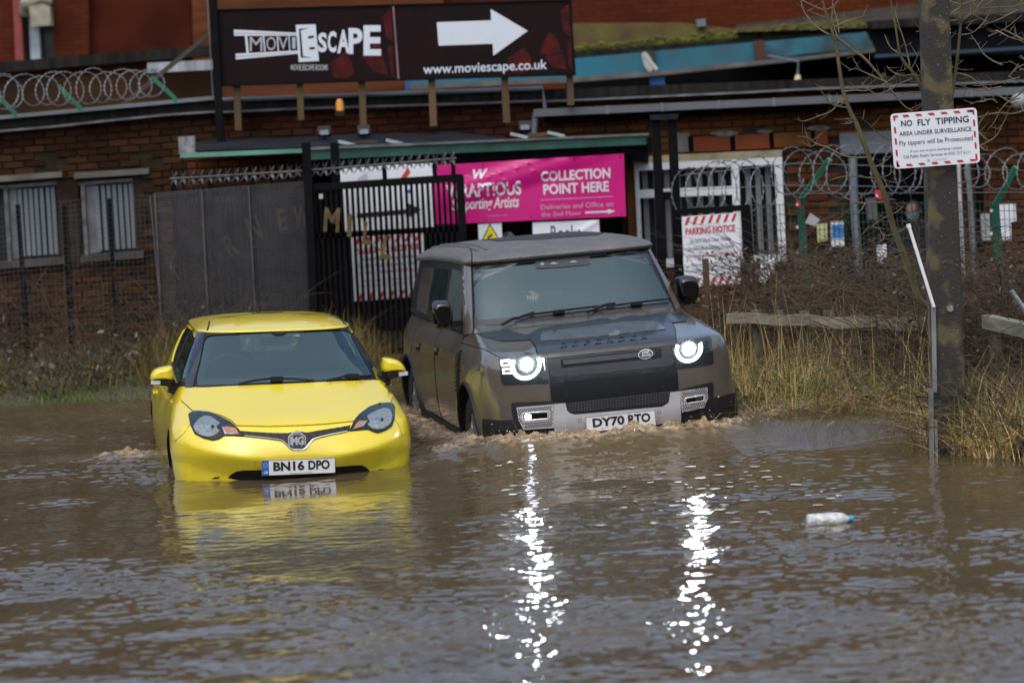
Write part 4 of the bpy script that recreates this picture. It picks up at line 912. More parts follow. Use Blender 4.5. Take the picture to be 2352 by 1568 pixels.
np_obj('ochre_grass', [blades(4200, rect(-3.6, -.6, 26.95, 28.0), .15, .55, .009, .55, seed=14), blades(1600, rect(-8, -3.4, 27.0, 27.9), .12, .4, .009, .6, seed=15)], OCHRE, kind='stuff', label='yellowed rough grass below the mesh fence')
np_obj('bank_bramble', [stems(800, rect(-8, -2.3, 27.1, 28.6), 1.2, .0045, 16, arch=.55), stems(260, rect(-8, -2.4, 27.1, 28.4, .9), .6, .0035, 17, arch=.4, wander=.7)], CANE, kind='stuff', label='bare bramble stems by the left windows')
np_obj('bank_leaves', [leaves(420, rect(-8, -2.4, 27.0, 28.4, .65), .028, 18), leaves(1800, rect(-8, -3.6, 26.9, 27.6, .3), .028, 19)], LEAFD, kind='stuff', label='dark leaves in the left bank scrub')
np_obj('pale_bank_leaves', [leaves(80, rect(-7.5, -2.5, 26.95, 27.6, .55), .04, 20)], LEAFB, kind='stuff', label='pale green leaves on the left bank')  # sparse larger leaves in a paler green
# froth flecks and drops thrown up by the wave
fl = MB(); rg_ = np.random.default_rng(21)
for k in range(80):
    px_, py_ = (rg_.uniform(1000, 1250), rg_.uniform(1050, 1100)) if k < 6 else (rg_.uniform(1380, 1760), rg_.uniform(1070, 1210)) if k < 62 else (rg_.uniform(1740, 1960), rg_.uniform(1090, 1210))
    p = onz(px_, py_); n_ = 9; r0 = rg_.uniform(.006, .026); st = rg_.uniform(.8, 2.5)
    pts = [(p.x + r0 * st * math.cos(q) * rg_.uniform(.6, 1.2), p.y + r0 * 1.6 * math.sin(q) * rg_.uniform(.6, 1.2)) for q in np.linspace(0, 6.283, n_ + 1)[:-1]]
    fl.add([(x, y, wz(x, y) + .005) for x, y in pts], [tuple(range(n_))])
obj('froth_flecks', fl, pm('froth', (.40, .38, .36), .5, var=.1), kind='stuff', label='pale flecks of froth floating ahead of the bow wave')
dr = MB()
for k in range(90):
    px_ = rg_.normal(2050, 26) if k < 65 else rg_.normal(2010, 60); py_ = 985 - abs(rg_.normal(0, 45)) if k < 65 else rg_.uniform(860, 985)
    dr.sphere(at(px_, py_, 21.3), rg_.uniform(.003, .010), 6, 4)
for k in range(70):
    a = rg_.uniform(-1.1, 1.1); lx_, ly_ = a, -.08 + rg_.normal(0, .06); X = DF_LOC[0] + lx_ * ca - ly_ * sa; Y = DF_LOC[1] + lx_ * sa + ly_ * ca
    dr.sphere((X, Y, .15 + rg_.exponential(.035)), rg_.uniform(.002, .006), 6, 4)
from mathutils import noise as mn
fb = MB(); n1_, n2_ = 300, 34; rows = []
def froth_row(P_of, n1_, n2_, hgt, sc):
    rows = []
    for i in range(n1_ + 1):
        row = []
        for j in range(n2_ + 1):
            X, Y, w_ = P_of(i / n1_, j / n2_); q = Vector((X * sc, Y * sc, 3.1)); f_ = mn.fractal(q, .9, 2.1, 5); rdg = 1 - abs(mn.noise(q * .8)) * 1.6
            row.append((X + .012 * mn.noise(q * 1.7), Y + .012 * mn.noise(q * 1.9 + Vector((9, 0, 0))), wz(X, Y) - .022 + w_ * hgt * (.45 + .6 * rdg * rdg + .32 * f_)))
        rows.append(row)
    return rows
def bow_(u, v):
    lx_ = -1.2 + 2.4 * u; n_ = .46 * (1 - (1 - min(abs(lx_) / .96, .999) ** 3.5) ** (1 / 3.5)); ly_ = n_ + .05 - .36 * v
    w_ = math.exp(-((v - .28) / .24) ** 2) * (.35 + .65 * min(1, (1 - abs(2 * u - 1)) * 4)) * (.75 + .5 * mn.noise(Vector((lx_ * 3, 7, 0)))) * (1 if lx_ < .3 else max(.3, 1 - .6 * (lx_ - .3)))
    return DF_LOC[0] + lx_ * ca - ly_ * sa, DF_LOC[1] + lx_ * sa + ly_ * ca, w_
def flk_(u, v):
    ly_ = .35 + 4.2 * u; lx_ = -.93 - .38 * v; w_ = math.exp(-((v - .3) / .28) ** 2) * (1 - .75 * u) * (.7 + .6 * mn.noise(Vector((ly_ * 3, 2, 0))))
    return DF_LOC[0] + lx_ * ca - ly_ * sa, DF_LOC[1] + lx_ * sa + ly_ * ca, w_
def mgk_(u, v):
    X = mgw.x + (u - .5) * .75; Y = mgw.y + (v - .5) * .55; return X, Y, math.exp(-((u - .5) / .26) ** 2 - ((v - .5) / .2) ** 2) * (.7 + .6 * mn.noise(Vector((X * 6, Y * 6, 0))))
fb.grid(froth_row(bow_, 300, 36, .07, 11)); fb.grid(froth_row(flk_, 240, 24, .045, 12)); fb.grid(froth_row(mgk_, 70, 44, .06, 18))
for k in range(420):
    lx_ = rg_.uniform(-1.1, 1.1); X, Y, w_ = bow_((lx_ + 1.2) / 2.4, .28 + rg_.normal(0, .2)); r0 = rg_.uniform(.0015, .0045); fb.sphere((X, Y, wz(X, Y) + .02 + abs(rg_.normal(0, .025))), r0, 5, 4)
obj('froth_crest', fb, pm('brown_froth', (.36, .265, .155), .12, col2=(.16, .115, .062), scale=18, detail=8, bump=.25, bscale=90), kind='stuff', smooth=True, label='brown froth breaking along the bow wave and wakes')
obj('splash_drops', dr, pm('splash', (.62, .58, .52), .12, var=.1, coat=.5), kind='stuff', smooth=True, label='white water drops splashing up against the bank')

# unseen wood, added behind the camera to darken what cars and water mirror
def belt(rg_, n):
    a = rg_.uniform(R(150), R(390), n); d = rg_.uniform(34, 44, n); return np.c_[d * np.cos(a), 8 + d * np.sin(a), 9.5 * rg_.random(n) ** .8]
lv_, lf_ = leaves(9000, belt, 1.1, 90); trk = stems(260, lambda r, n: (lambda a, d: np.c_[d * np.cos(a), 8 + d * np.sin(a)])(r.uniform(R(150), R(390), n), r.uniform(36, 42, n)), 9, .12, 91, arch=.05, rise=1.0, wander=.1)
np_obj('added_wood', [(lv_, lf_), trk], pm('added_wood_dark', (.045, .042, .030), .9, col2=(.025, .024, .018), scale=.3, island=.4), kind='stuff', label='unseen dark wood added behind the camera to darken reflections')
# ================================================================ BUILDINGS
def slab(mb, pts, Y, th=.05):
    """polygon of measured corners stood up on the plane y=Y, th thick away from the camera"""
    return mb.prism([at(x, y, Y) for x, y in pts][::-1], (0, th, 0))
def pxw(w, Y): return w * Y / F
def pbar(mb, a, b, w, Y, d=None, Y2=None):
    """square bar between two measured points, w measured pixels wide"""
    return mb.bar(at(*a, Y), at(*b, Y2 or Y), pxw(w, Y), d or pxw(w, Y))
def ptube(mb, pts, w, Y, n=10): return mb.tube([at(p[0], p[1], p[2] if len(p) > 2 else Y) for p in pts], pxw(w, Y) / 2, n)
def cover(o): return o
BRICKR = pm('brick_tawny', (.120, .042, .013), .85, col2=(.070, .026, .010), scale=1.6, bump=.3, bscale=45, island=.28, spec=.12)
BRICK = pm('brick', (.105, .030, .014), .8, spec=.12, col2=(.055, .020, .012), scale=2.2, bump=.35, bscale=45, island=.38)
BRICKM = pm('brick_mixed', (.085, .032, .013), .8, spec=.12, col2=(.036, .023, .013), scale=1.3, bump=.35, bscale=45, island=.4)
BRICKO = pm('brick_orange', (.19, .056, .018), .8, spec=.12, col2=(.12, .040, .020), scale=2, bump=.3, bscale=45, island=.3)
MORT = pm('mortar', (.038, .028, .020), .95, spec=.1, var=.4, scale=4, bump=.5, bscale=40)
CONC = pm('concrete', (.12, .115, .098), .85, var=.3, scale=3, bump=.3, bscale=30)
STEEL = pm('black_steel', (.005, .005, .006), .6, var=.3, spec=.08)
GREYP = pm('grey_pipe', (.14, .165, .185), .45, var=.2, scale=2)
FELT = pm('roof_felt', (.012, .013, .017), .7, spec=.15, var=.4, scale=3, bump=.5, bscale=14)
COPE = pm('dark_coping', (.020, .019, .017), .9, spec=.1, var=.45, scale=2, bump=.4, bscale=20, stretch=(6, 1, .4))
LEAD = pm('lead_flashing', (.12, .13, .14), .6, var=.4, scale=5)
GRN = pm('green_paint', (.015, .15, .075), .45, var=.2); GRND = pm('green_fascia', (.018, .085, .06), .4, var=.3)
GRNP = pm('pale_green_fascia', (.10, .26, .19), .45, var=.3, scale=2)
WOODP = pm('post_timber', (.085, .055, .022), .8, var=.35, scale=4, bump=.3, stretch=(1, 1, .15)); TIMB = pm('dark_timber', (.018, .011, .008), .8, spec=.1, var=.45, scale=3, stretch=(4, 1, .2))
WFR = pm('white_upvc', (.62, .65, .66), .4, var=.08); BLIND = pm('blind_grey', (.16, .165, .17), .7, var=.15); SHUT = pm('shutter_strip', (.15, .18, .195), .6, var=.3, scale=2, stretch=(1, 1, .3))
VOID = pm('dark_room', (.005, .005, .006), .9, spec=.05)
PAPER = pm('white_sheet', (.66, .70, .74), .5, var=.05); PAPERW = pm('print_white', (.72, .76, .80), .45, var=.03)
RED = pm('red_print', (.52, .035, .03), .45, var=.08)

for m_ in (BRICK, BRICKM, BRICKR, BRICKO): stain(m_, .8, .42, .85)
stain(MORT, 1.2, .5, .8)
class Bricks:
    """lay bricks on a Board: the first few hundred as objects of their own, the rest as one part"""
    meshes = {}
    @staticmethod
    def proto(mat, w, h):
        k = (mat.name, round(w, 3), round(h, 3)); L_ = Bricks.meshes.setdefault(k, [])
        if not L_:
            for i in range(5):
                m = MB(); j = lambda: random.uniform(-.003, .003); c = .006
                x, z = w / 2, h / 2; y0, y1 = -.022, .05
                f = [(-x + c + j(), y0, -z + c + j()), (x - c + j(), y0, -z + c + j()), (x - c + j(), y0, z - c + j()), (-x + c + j(), y0, z - c + j())]; g = [(-x, y0 + c, -z), (x, y0 + c, -z), (x, y0 + c, z), (-x, y0 + c, z)]; q = [(-x, y1, -z), (x, y1, -z), (x, y1, z), (-x, y1, z)]
                m.add(f + g + q, [(0, 1, 2, 3)] + [(4 + a, 4 + (a + 1) % 4, (a + 1) % 4, a) for a in range(4)] + [(8 + a, 8 + (a + 1) % 4, 4 + (a + 1) % 4, 4 + a) for a in range(4)])
                L_.append((to_mesh('brick', m, mat), m))
        return L_
    @staticmethod
    def wall(parent, bd, mat, single, holes=(), L_=.215, h_=.065, g=.010, prefer=None, miss=.012, u_rng=(0, 1), v_rng=(0, 1)):
        lu, lv = bd.du.length, bd.dv.length; eu, ev = bd.du.normalized(), bd.dv.normalized()
        n = eu.cross(-ev).normalized(); n = n if n.y < 0 else -n
        Rm = Matrix((eu, -n, -ev)).transposed(); rowsN = int(lv / (h_ + g)); allb = []
        for r_ in range(rowsN):
            v = (r_ + .5) * (h_ + g); x = -(r_ % 2) * (L_ + g) / 2
            while x < lu:
                a, b = max(x, 0), min(x + L_, lu); w = b - a
                if w > .05:
                    u = (a + b) / 2
                    if u_rng[0] <= u / lu <= u_rng[1] and v_rng[0] <= v / lv <= v_rng[1] and not any(h[0] - w / 2 / lu < u / lu < h[2] + w / 2 / lu and h[1] - .03 / lv < v / lv < h[3] + .03 / lv for h in holes) and random.random() > miss:
                        allb.append((u, v, round(w, 2)))
                x += L_ + g
        allb.sort(key=lambda q: (prefer(q[0] / lu, q[1] / lv) if prefer else 0)); rp = root_of(parent).location; st = MB()
        for i, (u, v, w) in enumerate(allb):
            ms, m = random.choice(Bricks.proto(mat, w, h_)); p = bd.o + eu * u + ev * v + n * random.uniform(-.004, .008); Rr = Rm.to_4x4() @ Matrix.Rotation(random.gauss(0, .006), 4, 'Y')
            if i < single:
                o = bpy.data.objects.new('brick', ms); COL.objects.link(o); o.parent = parent; o.matrix_local = Matrix.Translation(p - rp) @ Rr
            else:
                T = Matrix.Translation(p) @ Rr; st.add([T @ Vector(q) for q in m.v], m.f)
        if st.v: obj('brickwork', st, mat, parent, kind='stuff')

# ---------------------------------------------------------------- single-storey brick building
YB = 30.0
bl = empty('brick_building', (0, YB, .2), label='low dark brick building across the back with canopy and windows', cat='building')
def wallpart(tl, tr, bl_, mat, single, holes_px=(), prefer=None, Y=YB, miss=.012, br=None):
    bd = Board(at(*tl, Y), at(*tr, Y), at(*bl_, Y)); lu, lv = bd.du, bd.dv
    Mi = Matrix(((lu.x, lv.x), (lu.z, lv.z))).inverted()
    hs_ = []
    for x0, y0, x1, y1 in holes_px:
        q = [Mi @ Vector(((p - bd.o).x, (p - bd.o).z)) for p in (at(x0, y0, Y), at(x1, y1, Y))]; hs_.append((q[0][0], q[0][1], q[1][0], q[1][1]))
    w_ = MB()
    us = sorted({0, 1} | {min(max(h[k], 0), 1) for h in hs_ for k in (0, 2)}); vs_ = sorted({0, 1} | {min(max(h[k], 0), 1) for h in hs_ for k in (1, 3)})
    for a, b in zip(us, us[1:]):
        for c, d in zip(vs_, vs_[1:]):
            if not any(h[0] < (a + b) / 2 < h[2] and h[1] < (c + d) / 2 < h[3] for h in hs_): w_.prism([bd.p(a, c), bd.p(b, c), bd.p(b, d), bd.p(a, d)], (0, .16, 0))
    o = obj('wall', w_, MORT, bl); Bricks.wall(o, bd, mat, single, hs_, prefer=prefer, miss=miss); return o, bd
W1 = (-60, 430, 138, 606); W2 = (178, 418, 312, 588)
wallpart((-600, 338), (500, 254), (-565, 1045), BRICKM, 120, (W1, W2), prefer=lambda u, v: 3 if u < .545 else v if v < .16 else 1 + random.random() + (.5 if v > .5 else 0), miss=.03)
wallpart((500, 254), (1248, 224), (512, 440), BRICK, 110, ((694, 345, 1300, 520),), prefer=lambda u, v: v)
wallpart((430, 356), (694, 343), (434, 480), BRICKO, 20, (), prefer=lambda u, v: v, Y=29.93)
wallpart((1244, 229), (2480, 178), (1262, 930), BRICKR, 50, ((1454, 372, 1800, 606), (1944, 318, 2134, 900), (1250, 330, 1440, 900)), prefer=lambda u, v: v if v < .15 else 1 + random.random(), miss=.02)
# parapet: coping, flashing, grey rail
def part(name, pts, Y, th, mat, parent=bl, **k): return obj(name, slab(MB(), pts, Y, th), mat, parent, **k)
part('coping', [(-600, 327), (500, 229), (500, 252), (-600, 350)], 29.86, .3, COPE); part('coping', [(500, 231), (1250, 204), (1250, 226), (500, 254)], 29.87, .3, COPE); part('coping', [(1246, 206), (2480, 158), (2480, 178), (1246, 228)], 29.86, .3, COPE)
for a in (((-600, 352), (-140, 313), (-20, 303), (120, 291), (260, 276), (380, 264), (500, 256)), ((500, 258), (700, 249), (900, 243), (1100, 237), (1250, 231)), ((1250, 233), (1500, 222), (1700, 213), (1850, 205), (2200, 192), (2480, 181))):
    m = MB()
    for p, q in zip(a, a[1:]): pbar(m, p, q, 5, 29.84, .05)
    obj('flashing', m, LEAD, bl)
obj('capping_rail', pbar(MB(), (-600, 325), (492, 225), 9, 29.82, .08), GREYP, bl)
m = MB(); ptube(m, [(508, 230), (980, 213), (1246, 203), (1252, 250)], 10, 29.75); obj('drain_pipe', m, GREYP, bl, smooth=True)
m = MB(); ptube(m, [(1230, 258), (1226, 312)], 14, 29.72); obj('drain_pipe', m, GREYP, bl, smooth=True)
obj('gutter', pbar(MB(), (1226, 260), (2480, 202), 17, 29.72, .12), pm('gutter_grey', (.10, .11, .12), .5, var=.25, scale=1.2), bl)
for x in (1395, 1520, 1650, 1777, 1905, 2230): obj('gutter_joint', pbar(MB(), (x - 3, 260 - (x - 1226) * .0462), (x + 3, 260 - (x - 1226) * .0462), 19, 29.715, .13), GREYP, bl)
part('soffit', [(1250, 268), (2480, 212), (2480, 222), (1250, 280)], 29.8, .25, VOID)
# left windows with corrugated strips behind
for (x0, y0, x1, y1), strips, cols in ((W1, [(v - 3, v) for v in (48, 61, 73, 85, 98, 112, 124)], (13, 37)), (W2, [(v - 4, v) for v in (226, 240, 253, 266, 279, 292, 304)], (190, 222))):
    sl_ = (y1 - y0) * .058
    wn = part('window', [(x0, y0), (x1, y0 - (x1 - x0) * .07), (x1 + sl_, y1 - (x1 - x0) * .07), (x0 + sl_, y1)], 30.13, .02, pm('old_glass', (.02, .027, .03), .2, coat=.4))
    for a, _ in strips:
        if a < x0: continue
        m = MB(); yy = -(a - x0) * .07; pbar(m, (a, y0 + 12 + yy), (a + sl_ * .93, y1 - 10 + yy), 8.5, 30.08, .03); obj('shutter_strip', m, SHUT, wn)
    m = MB(); pbar(m, (cols[0], y0 + 2 - (cols[0] - x0) * .07), (cols[0] + sl_, y1 - (cols[0] - x0) * .07), 9, 30.05, .06); pbar(m, (x0, y0 + 3), (x1, y0 + 3 - (x1 - x0) * .07), 9, 30.05, .06); pbar(m, (x1 - 4, y0 - (x1 - x0) * .07), (x1 - 4 + sl_, y1 - (x1 - x0) * .07), 7, 30.05, .06); obj('window_frame', m, pm('flaking_paint', (.17, .18, .185), .7, col2=(.06, .055, .05), scale=9), wn)
    part('board', [(cols[0] + 6, y0 + 8 - (cols[0] - x0) * .07), (cols[1], y0 + 6 - (cols[1] - x0) * .07), (cols[1] + sl_, y1 - 6 - (cols[1] - x0) * .07), (cols[0] + 6 + sl_, y1 - 4 - (cols[0] - x0) * .07)], 30.07, .02, pm('grey_board', (.13, .14, .15), .8, var=.3, scale=4), wn)
    part('sill', [(x0 - 3 + sl_, y1), (x1 + 8 + sl_, y1 - 3 - (x1 - x0) * .07), (x1 + 8 + sl_, y1 + 14 - (x1 - x0) * .07), (x0 - 3 + sl_, y1 + 16)], 29.9, .2, pm('old_sill', (.055, .05, .045), .85, var=.4, scale=5))
    part('lintel', [(x0 - 8, y0 - 21), (x1 + 30 if x0 > 0 else x1 + 4, y0 - 21 - (x1 - x0 + 20) * .07), (x1 + 30 if x0 > 0 else x1 + 4, y0 - 8 - (x1 - x0 + 20) * .07), (x0 - 8, y0 - 7)], 29.93, .15, CONC)
# canopy: felt roof, fascia, rafter ends, wall plate
cp = MB()
rows = []
for s_ in (0, .25, .5, .75, 1):
    Yc = 29.95 - 1.2 * s_; row = []
    for x in np.linspace(448, 1490, 36):
        top = 322 - (x - 450) * .052 if x < 700 else 309 - (x - 700) * .031 if x < 1000 else 299 + max(0, x - 1040) * .17
        bot = 346 - (x - 448) * .0315; sagg = 2.2 * math.sin(x * .021) + 1.2 * math.sin(x * .06)
        y = top + (bot - top) * s_ ** 1.3 + sagg * (1 - s_); row.append(at(x, y, Yc))
    rows.append(row)
cp.grid(rows); n0 = len(cp.v); obj('canopy_roof', cp, FELT, bl, smooth=True)
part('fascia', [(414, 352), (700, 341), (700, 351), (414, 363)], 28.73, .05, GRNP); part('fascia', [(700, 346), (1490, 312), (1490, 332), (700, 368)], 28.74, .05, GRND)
part('canopy_edge', [(700, 339), (1490, 306), (1490, 311), (700, 345)], 28.7, .09, LEAD)
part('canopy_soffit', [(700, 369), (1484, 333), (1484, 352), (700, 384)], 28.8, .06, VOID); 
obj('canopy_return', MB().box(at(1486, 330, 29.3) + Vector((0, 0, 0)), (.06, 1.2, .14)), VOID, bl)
part('wall_plate', [(409, 315), (447, 312), (450, 350), (411, 354)], 29.6, .05, pm('peeled_plate', (.33, .34, .36), .7, col2=(.1, .1, .1), scale=12))
for x, y in ((795, 329), (905, 326), (1190, 311), (1275, 308)):
    m = MB(); pbar(m, (x - 18, y - 4), (x + 22, y + 5), 7, 28.9, .12); obj('rafter_end', m, pm('pale_rafter', (.30, .36, .36), .6, var=.2), bl)
for x, y in ((840, 329), (1238, 310)):
    m = MB(); pbar(m, (x - 26, y + 1), (x + 26, y - 2), 9, 29.0, .1); obj('batten', m, WOODP, bl)
part('recess_wall', [(486, 436), (702, 424), (724, 960), (512, 975)], 30.22, .1, TIMB)
# entrance recess: dark boarded back wall
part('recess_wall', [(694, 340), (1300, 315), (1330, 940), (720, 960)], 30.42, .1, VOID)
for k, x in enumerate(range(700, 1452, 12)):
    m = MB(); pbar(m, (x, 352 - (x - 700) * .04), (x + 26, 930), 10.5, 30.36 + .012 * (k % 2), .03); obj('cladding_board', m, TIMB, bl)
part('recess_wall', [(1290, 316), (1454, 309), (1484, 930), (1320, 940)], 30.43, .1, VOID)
part('pier', [(1437, 345), (1458, 344), (1474, 720), (1450, 722)], 29.95, .2, BRICKO)
# white window
wn = part('window', [(1456, 376), (1794, 361), (1806, 600), (1468, 614)], 30.14, .02, pm('dim_glass', (.012, .014, .016), .12, coat=.5))
for a in (((1456, 384), (1796, 369), 17), ((1460, 446), (1690, 437), 19), ((1470, 606), (1806, 592), 18)):
    m = MB(); pbar(m, a[0], a[1], a[2], 29.97, .07); obj('window_frame', m, WFR, wn)
for a in (((1461, 376), (1472, 610), 10), ((1687, 368), (1697, 604), 17), ((1786, 364), (1798, 600), 17)):
    m = MB(); pbar(m, a[0], a[1], a[2], 29.965, .07); obj('window_frame', m, WFR, wn)
for x in list(range(1480, 1680, 25)) + list(range(1716, 1782, 23)):
    m = MB(); pbar(m, (x, 388 - (x - 1460) * .04), (x + 10, 600 - (x - 1460) * .04), 12, 30.09, .01); obj('blind_slat', m, BLIND, wn)
part('lintel', [(1452, 360), (1796, 344), (1796, 360), (1452, 375)], 29.93, .15, pm('yellow_stone', (.29, .25, .15), .85, var=.3, scale=5))
part('render_patch', [(1552, 306), (1583, 304), (1585, 348), (1555, 350)], 29.955, .1, CONC)
for x0, x1, y0 in ((1592, 1676, 316), (1688, 1766, 311), (1777, 1862, 306), (1872, 1900, 303)):
    p_ = part('brick_panel', [(x0, y0), (x1, y0 - 4), (x1 + 2, y0 + 30), (x0 + 2, y0 + 33)], 29.93, .12, BRICKO)
for x0, x1, y0 in ((1580, 1592, 314), (1676, 1688, 311), (1766, 1777, 306), (1862, 1872, 302)): part('brick_gap', [(x0, y0), (x1, y0), (x1 + 2, y0 + 32), (x0 + 2, y0 + 33)], 29.95, .05, VOID)
for x0, y0, w_, h_ in ((1630, 308, 66, 9), (1850, 296, 58, 8), (1735, 303, 40, 6)): part('cement_smear', sm([(x0, y0), (x0 + w_ * .5, y0 - h_), (x0 + w_, y0 - 2), (x0 + w_ * .6, y0 + h_ * .6)], 3), 29.94, .05, pm('cement', (.10, .10, .10), .9, var=.5, scale=12))
# doorway
part('door_lintel', [(1928, 306), (2140, 296), (2142, 346), (1932, 356)], 29.9, .2, pm('lintel_grey', (.10, .115, .125), .7, var=.2))
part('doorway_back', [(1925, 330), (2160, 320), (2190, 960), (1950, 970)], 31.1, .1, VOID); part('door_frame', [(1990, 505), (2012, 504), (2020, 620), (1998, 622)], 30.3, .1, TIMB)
part('side_panel', [(1988, 455), (2012, 453), (2016, 505), (1992, 507)], 30.35, .03, BLIND)
for pts, w_, mt in (([(1958, 362), (1962, 480), (1974, 640)], 20, GREYP), ([(2200, 330), (2206, 480), (2214, 640)], 9, pm('pale_pipe', (.42, .42, .44), .5, var=.2)), ([(2218, 325), (2230, 480), (2238, 640)], 13, GREYP)):
    m = MB(); ptube(m, pts, w_, 29.85); obj('drain_pipe', m, mt, bl, smooth=True)
part('dark_reveal', [(2240, 372), (2256, 371), (2266, 640), (2250, 642)], 29.95, .05, VOID); part('dark_reveal', [(2178, 380), (2196, 379), (2206, 640), (2188, 642)], 29.95, .05, pm('maroon', (.035, .012, .010), .7))
# ---------------------------------------------------------------- the mill behind
YM = 42.0
ml = empty('mill_building', (0, YM, .2), label='tall red brick mill rising behind the low building', cat='building')
MILLB = pm('mill_brick', (.115, .026, .009), .9, spec=.1, col2=(.065, .017, .008), scale=.9, bump=.25, bscale=30, detail=6)
t = MILLB.node_tree; b = t.nodes['Principled BSDF']; N = t.nodes.new; L = t.links.new       # courses too far off to build
src = b.inputs['Base Color'].links[0].from_socket; tc = N('ShaderNodeTexCoord'); mp_ = N('ShaderNodeMapping'); mp_.inputs['Rotation'].default_value = (R(90), 0, 0); L(tc.outputs['Object'], mp_.inputs[0])
bt = N('ShaderNodeTexBrick'); bt.inputs['Scale'].default_value = 1; bt.inputs['Brick Width'].default_value = .225; bt.inputs['Row Height'].default_value = .075; bt.inputs['Mortar Size'].default_value = .006; bt.inputs['Color1'].default_value = (1, 1, 1, 1); bt.inputs['Color2'].default_value = (.78, .78, .78, 1); bt.inputs['Mortar'].default_value = (.55, .5, .45, 1); L(mp_.outputs[0], bt.inputs['Vector'])
mx = N('ShaderNodeMix'); mx.data_type = 'RGBA'; mx.blend_type = 'MULTIPLY'; mx.inputs[0].default_value = 1; L(src, mx.inputs[6]); L(bt.outputs[0], mx.inputs[7]); L(mx.outputs[2], b.inputs['Base Color'])
MILLD = pm('mill_dark_panel', (.055, .012, .005), .9, spec=.1, var=.35, scale=1.4, bump=.3, bscale=30)
MILLP = pm('mill_pale_brick', (.110, .040, .017), .9, spec=.1, var=.3, scale=1.4, bump=.3, bscale=30, stretch=(1, 1, 5))
def mpart(name, pts, Y, th, mat, **k): return part(name, pts, Y, th, mat, parent=ml, **k)
mpart('wall', [(-1000, -320), (2900, -420), (2900, 420), (-1000, 420)], YM + .4, .4, MILLB)
mpart('wall', [(-1000, -300), (28, -310), (38, 160), (-990, 200)], YM, .3, MILLB); mpart('pilaster', [(27, -60), (44, -60), (54, 156), (36, 158)], YM - .1, .3, pm('red_paint', (.24, .05, .045), .8, var=.2))
mpart('pilaster', [(118, -300), (200, -300), (205, 150), (124, 156)], YM - .05, .4, MILLB); mpart('wall_panel', [(200, -300), (432, -300), (440, 132), (206, 149)], YM + .1, .3, MILLD)
mpart('pilaster', [(432, -300), (1010, -320), (1024, 214), (446, 226)], YM - .06, .4, MILLP)
w_ = mpart('window', [(46, -200), (118, -200), (124, 142), (54, 150)], YM + .25, .05, pm('mill_glass', (.03, .034, .038), .2, coat=.4))
obj('window_frame', pbar(MB(), (70, -150), (84, 140), 22, YM + .1, .15), pm('pale_mullion', (.36, .42, .47), .6, var=.2), w_); obj('window_frame', pbar(MB(), (48, 156), (122, 150), 16, YM + .12, .15), pm('pale_mullion', (.4, .4, .4)), w_)
m = MB(); m.tube([at(58, 28, YM - .1), at(60, 8, YM - .25), at(90, -2, YM - .3), at(112, 0, YM - .2)], pxw(15, YM), 10); slab(m, [(66, 14), (96, 8), (114, 16), (116, 58), (72, 62)], YM - .35, .3); obj('carved_bracket', m, pm('sooty_stone', (.30, .28, .21), .85, var=.45, scale=5), ml, smooth=True, sharp=30)
for a, bb, w_ in (((-600, 205), (500, 116), 24),): obj('ledge', pbar(MB(), a, bb, w_, 33, .4), COPE, ml)
part('ledge_front', [(338, 145), (500, 137), (500, 160), (338, 168)], 32.6, .15, pm('weathered_sill', (.30, .32, .33), .8, var=.35, scale=3, stretch=(3, 1, .3)), parent=ml)
part('parapet_back', [(-600, 210), (500, 160), (500, 240), (-600, 345)], 32.9, .2, BRICKM, parent=ml)
part('pale_brick_strip', [(500, 188), (930, 176), (930, 236), (500, 250)], 32.9, .2, MILLP, parent=ml)  # strip of pale mill brick standing behind the sign posts
# right: mossy ledge, corrugated roof, blue steel beam
MOSS = pm('mossy_render', (.12, .11, .02), .9, col2=(.085, .045, .022), scale=2.6, bump=.5, bscale=20); MOSSG = pm('moss', (.085, .09, .010), .95, var=.5, scale=9, bump=.8, bscale=30)
mpart('mossy_ledge', [(1290, 54), (1560, 52), (1680, 66), (1980, 40), (1980, 66), (1700, 92), (1290, 126)], 37.0, .4, MOSS)
m = MB()
for k in range(420):
    x = random.uniform(1295, 1985); m.sphere(at(x, 120 - (x - 1300) * .082 - abs(random.gauss(0, 7)), 36.5), (random.uniform(.02, .06), .04, random.uniform(.008, .03)), 6, 4)
obj('moss', m, MOSSG, ml, smooth=True, kind='stuff')
mpart('eaves', [(1290, 122), (1700, 90), (2010, 64), (2010, 82), (1700, 110), (1290, 142)], 36.4, .4, COPE)
BLU = pm('blue_paint', (.022, .17, .25), .6, col2=(.045, .10, .12), scale=1.6, spec=.2, detail=8); t = BLU.node_tree; b = t.nodes['Principled BSDF']
RST = pm('blue_flaked', (.035, .15, .20), .7, spec=.2, col2=(.035, .033, .028), scale=2.4, bump=.4, bscale=12)
bm_ = empty('steel_beam', at(1600, 160, 36), label='turquoise painted steel beam under the mossy eaves', cat='beam')
def bpart(name, pts, Y, th, mat): return obj(name, slab(MB(), pts, Y, th), mat, bm_)
bpart('web', [(940, 158), (1304, 136), (1500, 118), (1740, 96), (1740, 140), (1500, 166), (1304, 180), (1200, 188), (940, 196)], 36.2, .05, BLU); bpart('web', [(1752, 96), (1990, 74), (2010, 112), (1850, 124), (1756, 140)], 36.21, .05, RST)
bpart('flange', [(940, 194), (1304, 178), (1500, 164), (1760, 138), (2010, 112), (2010, 120), (1760, 148), (1500, 175), (1304, 190), (940, 206)], 36.05, .25, pm('rusty_flange', (.10, .10, .095), .8, var=.4, scale=3)); bpart('stiffener', [(1482, 118), (1506, 116), (1508, 170), (1484, 172)], 36.1, .1, pm('rust_dark', (.03, .03, .035), .8)); bpart('stiffener', [(1732, 94), (1756, 92), (1760, 142), (1736, 144)], 36.1, .1, pm('rust_red', (.06, .022, .015), .8))
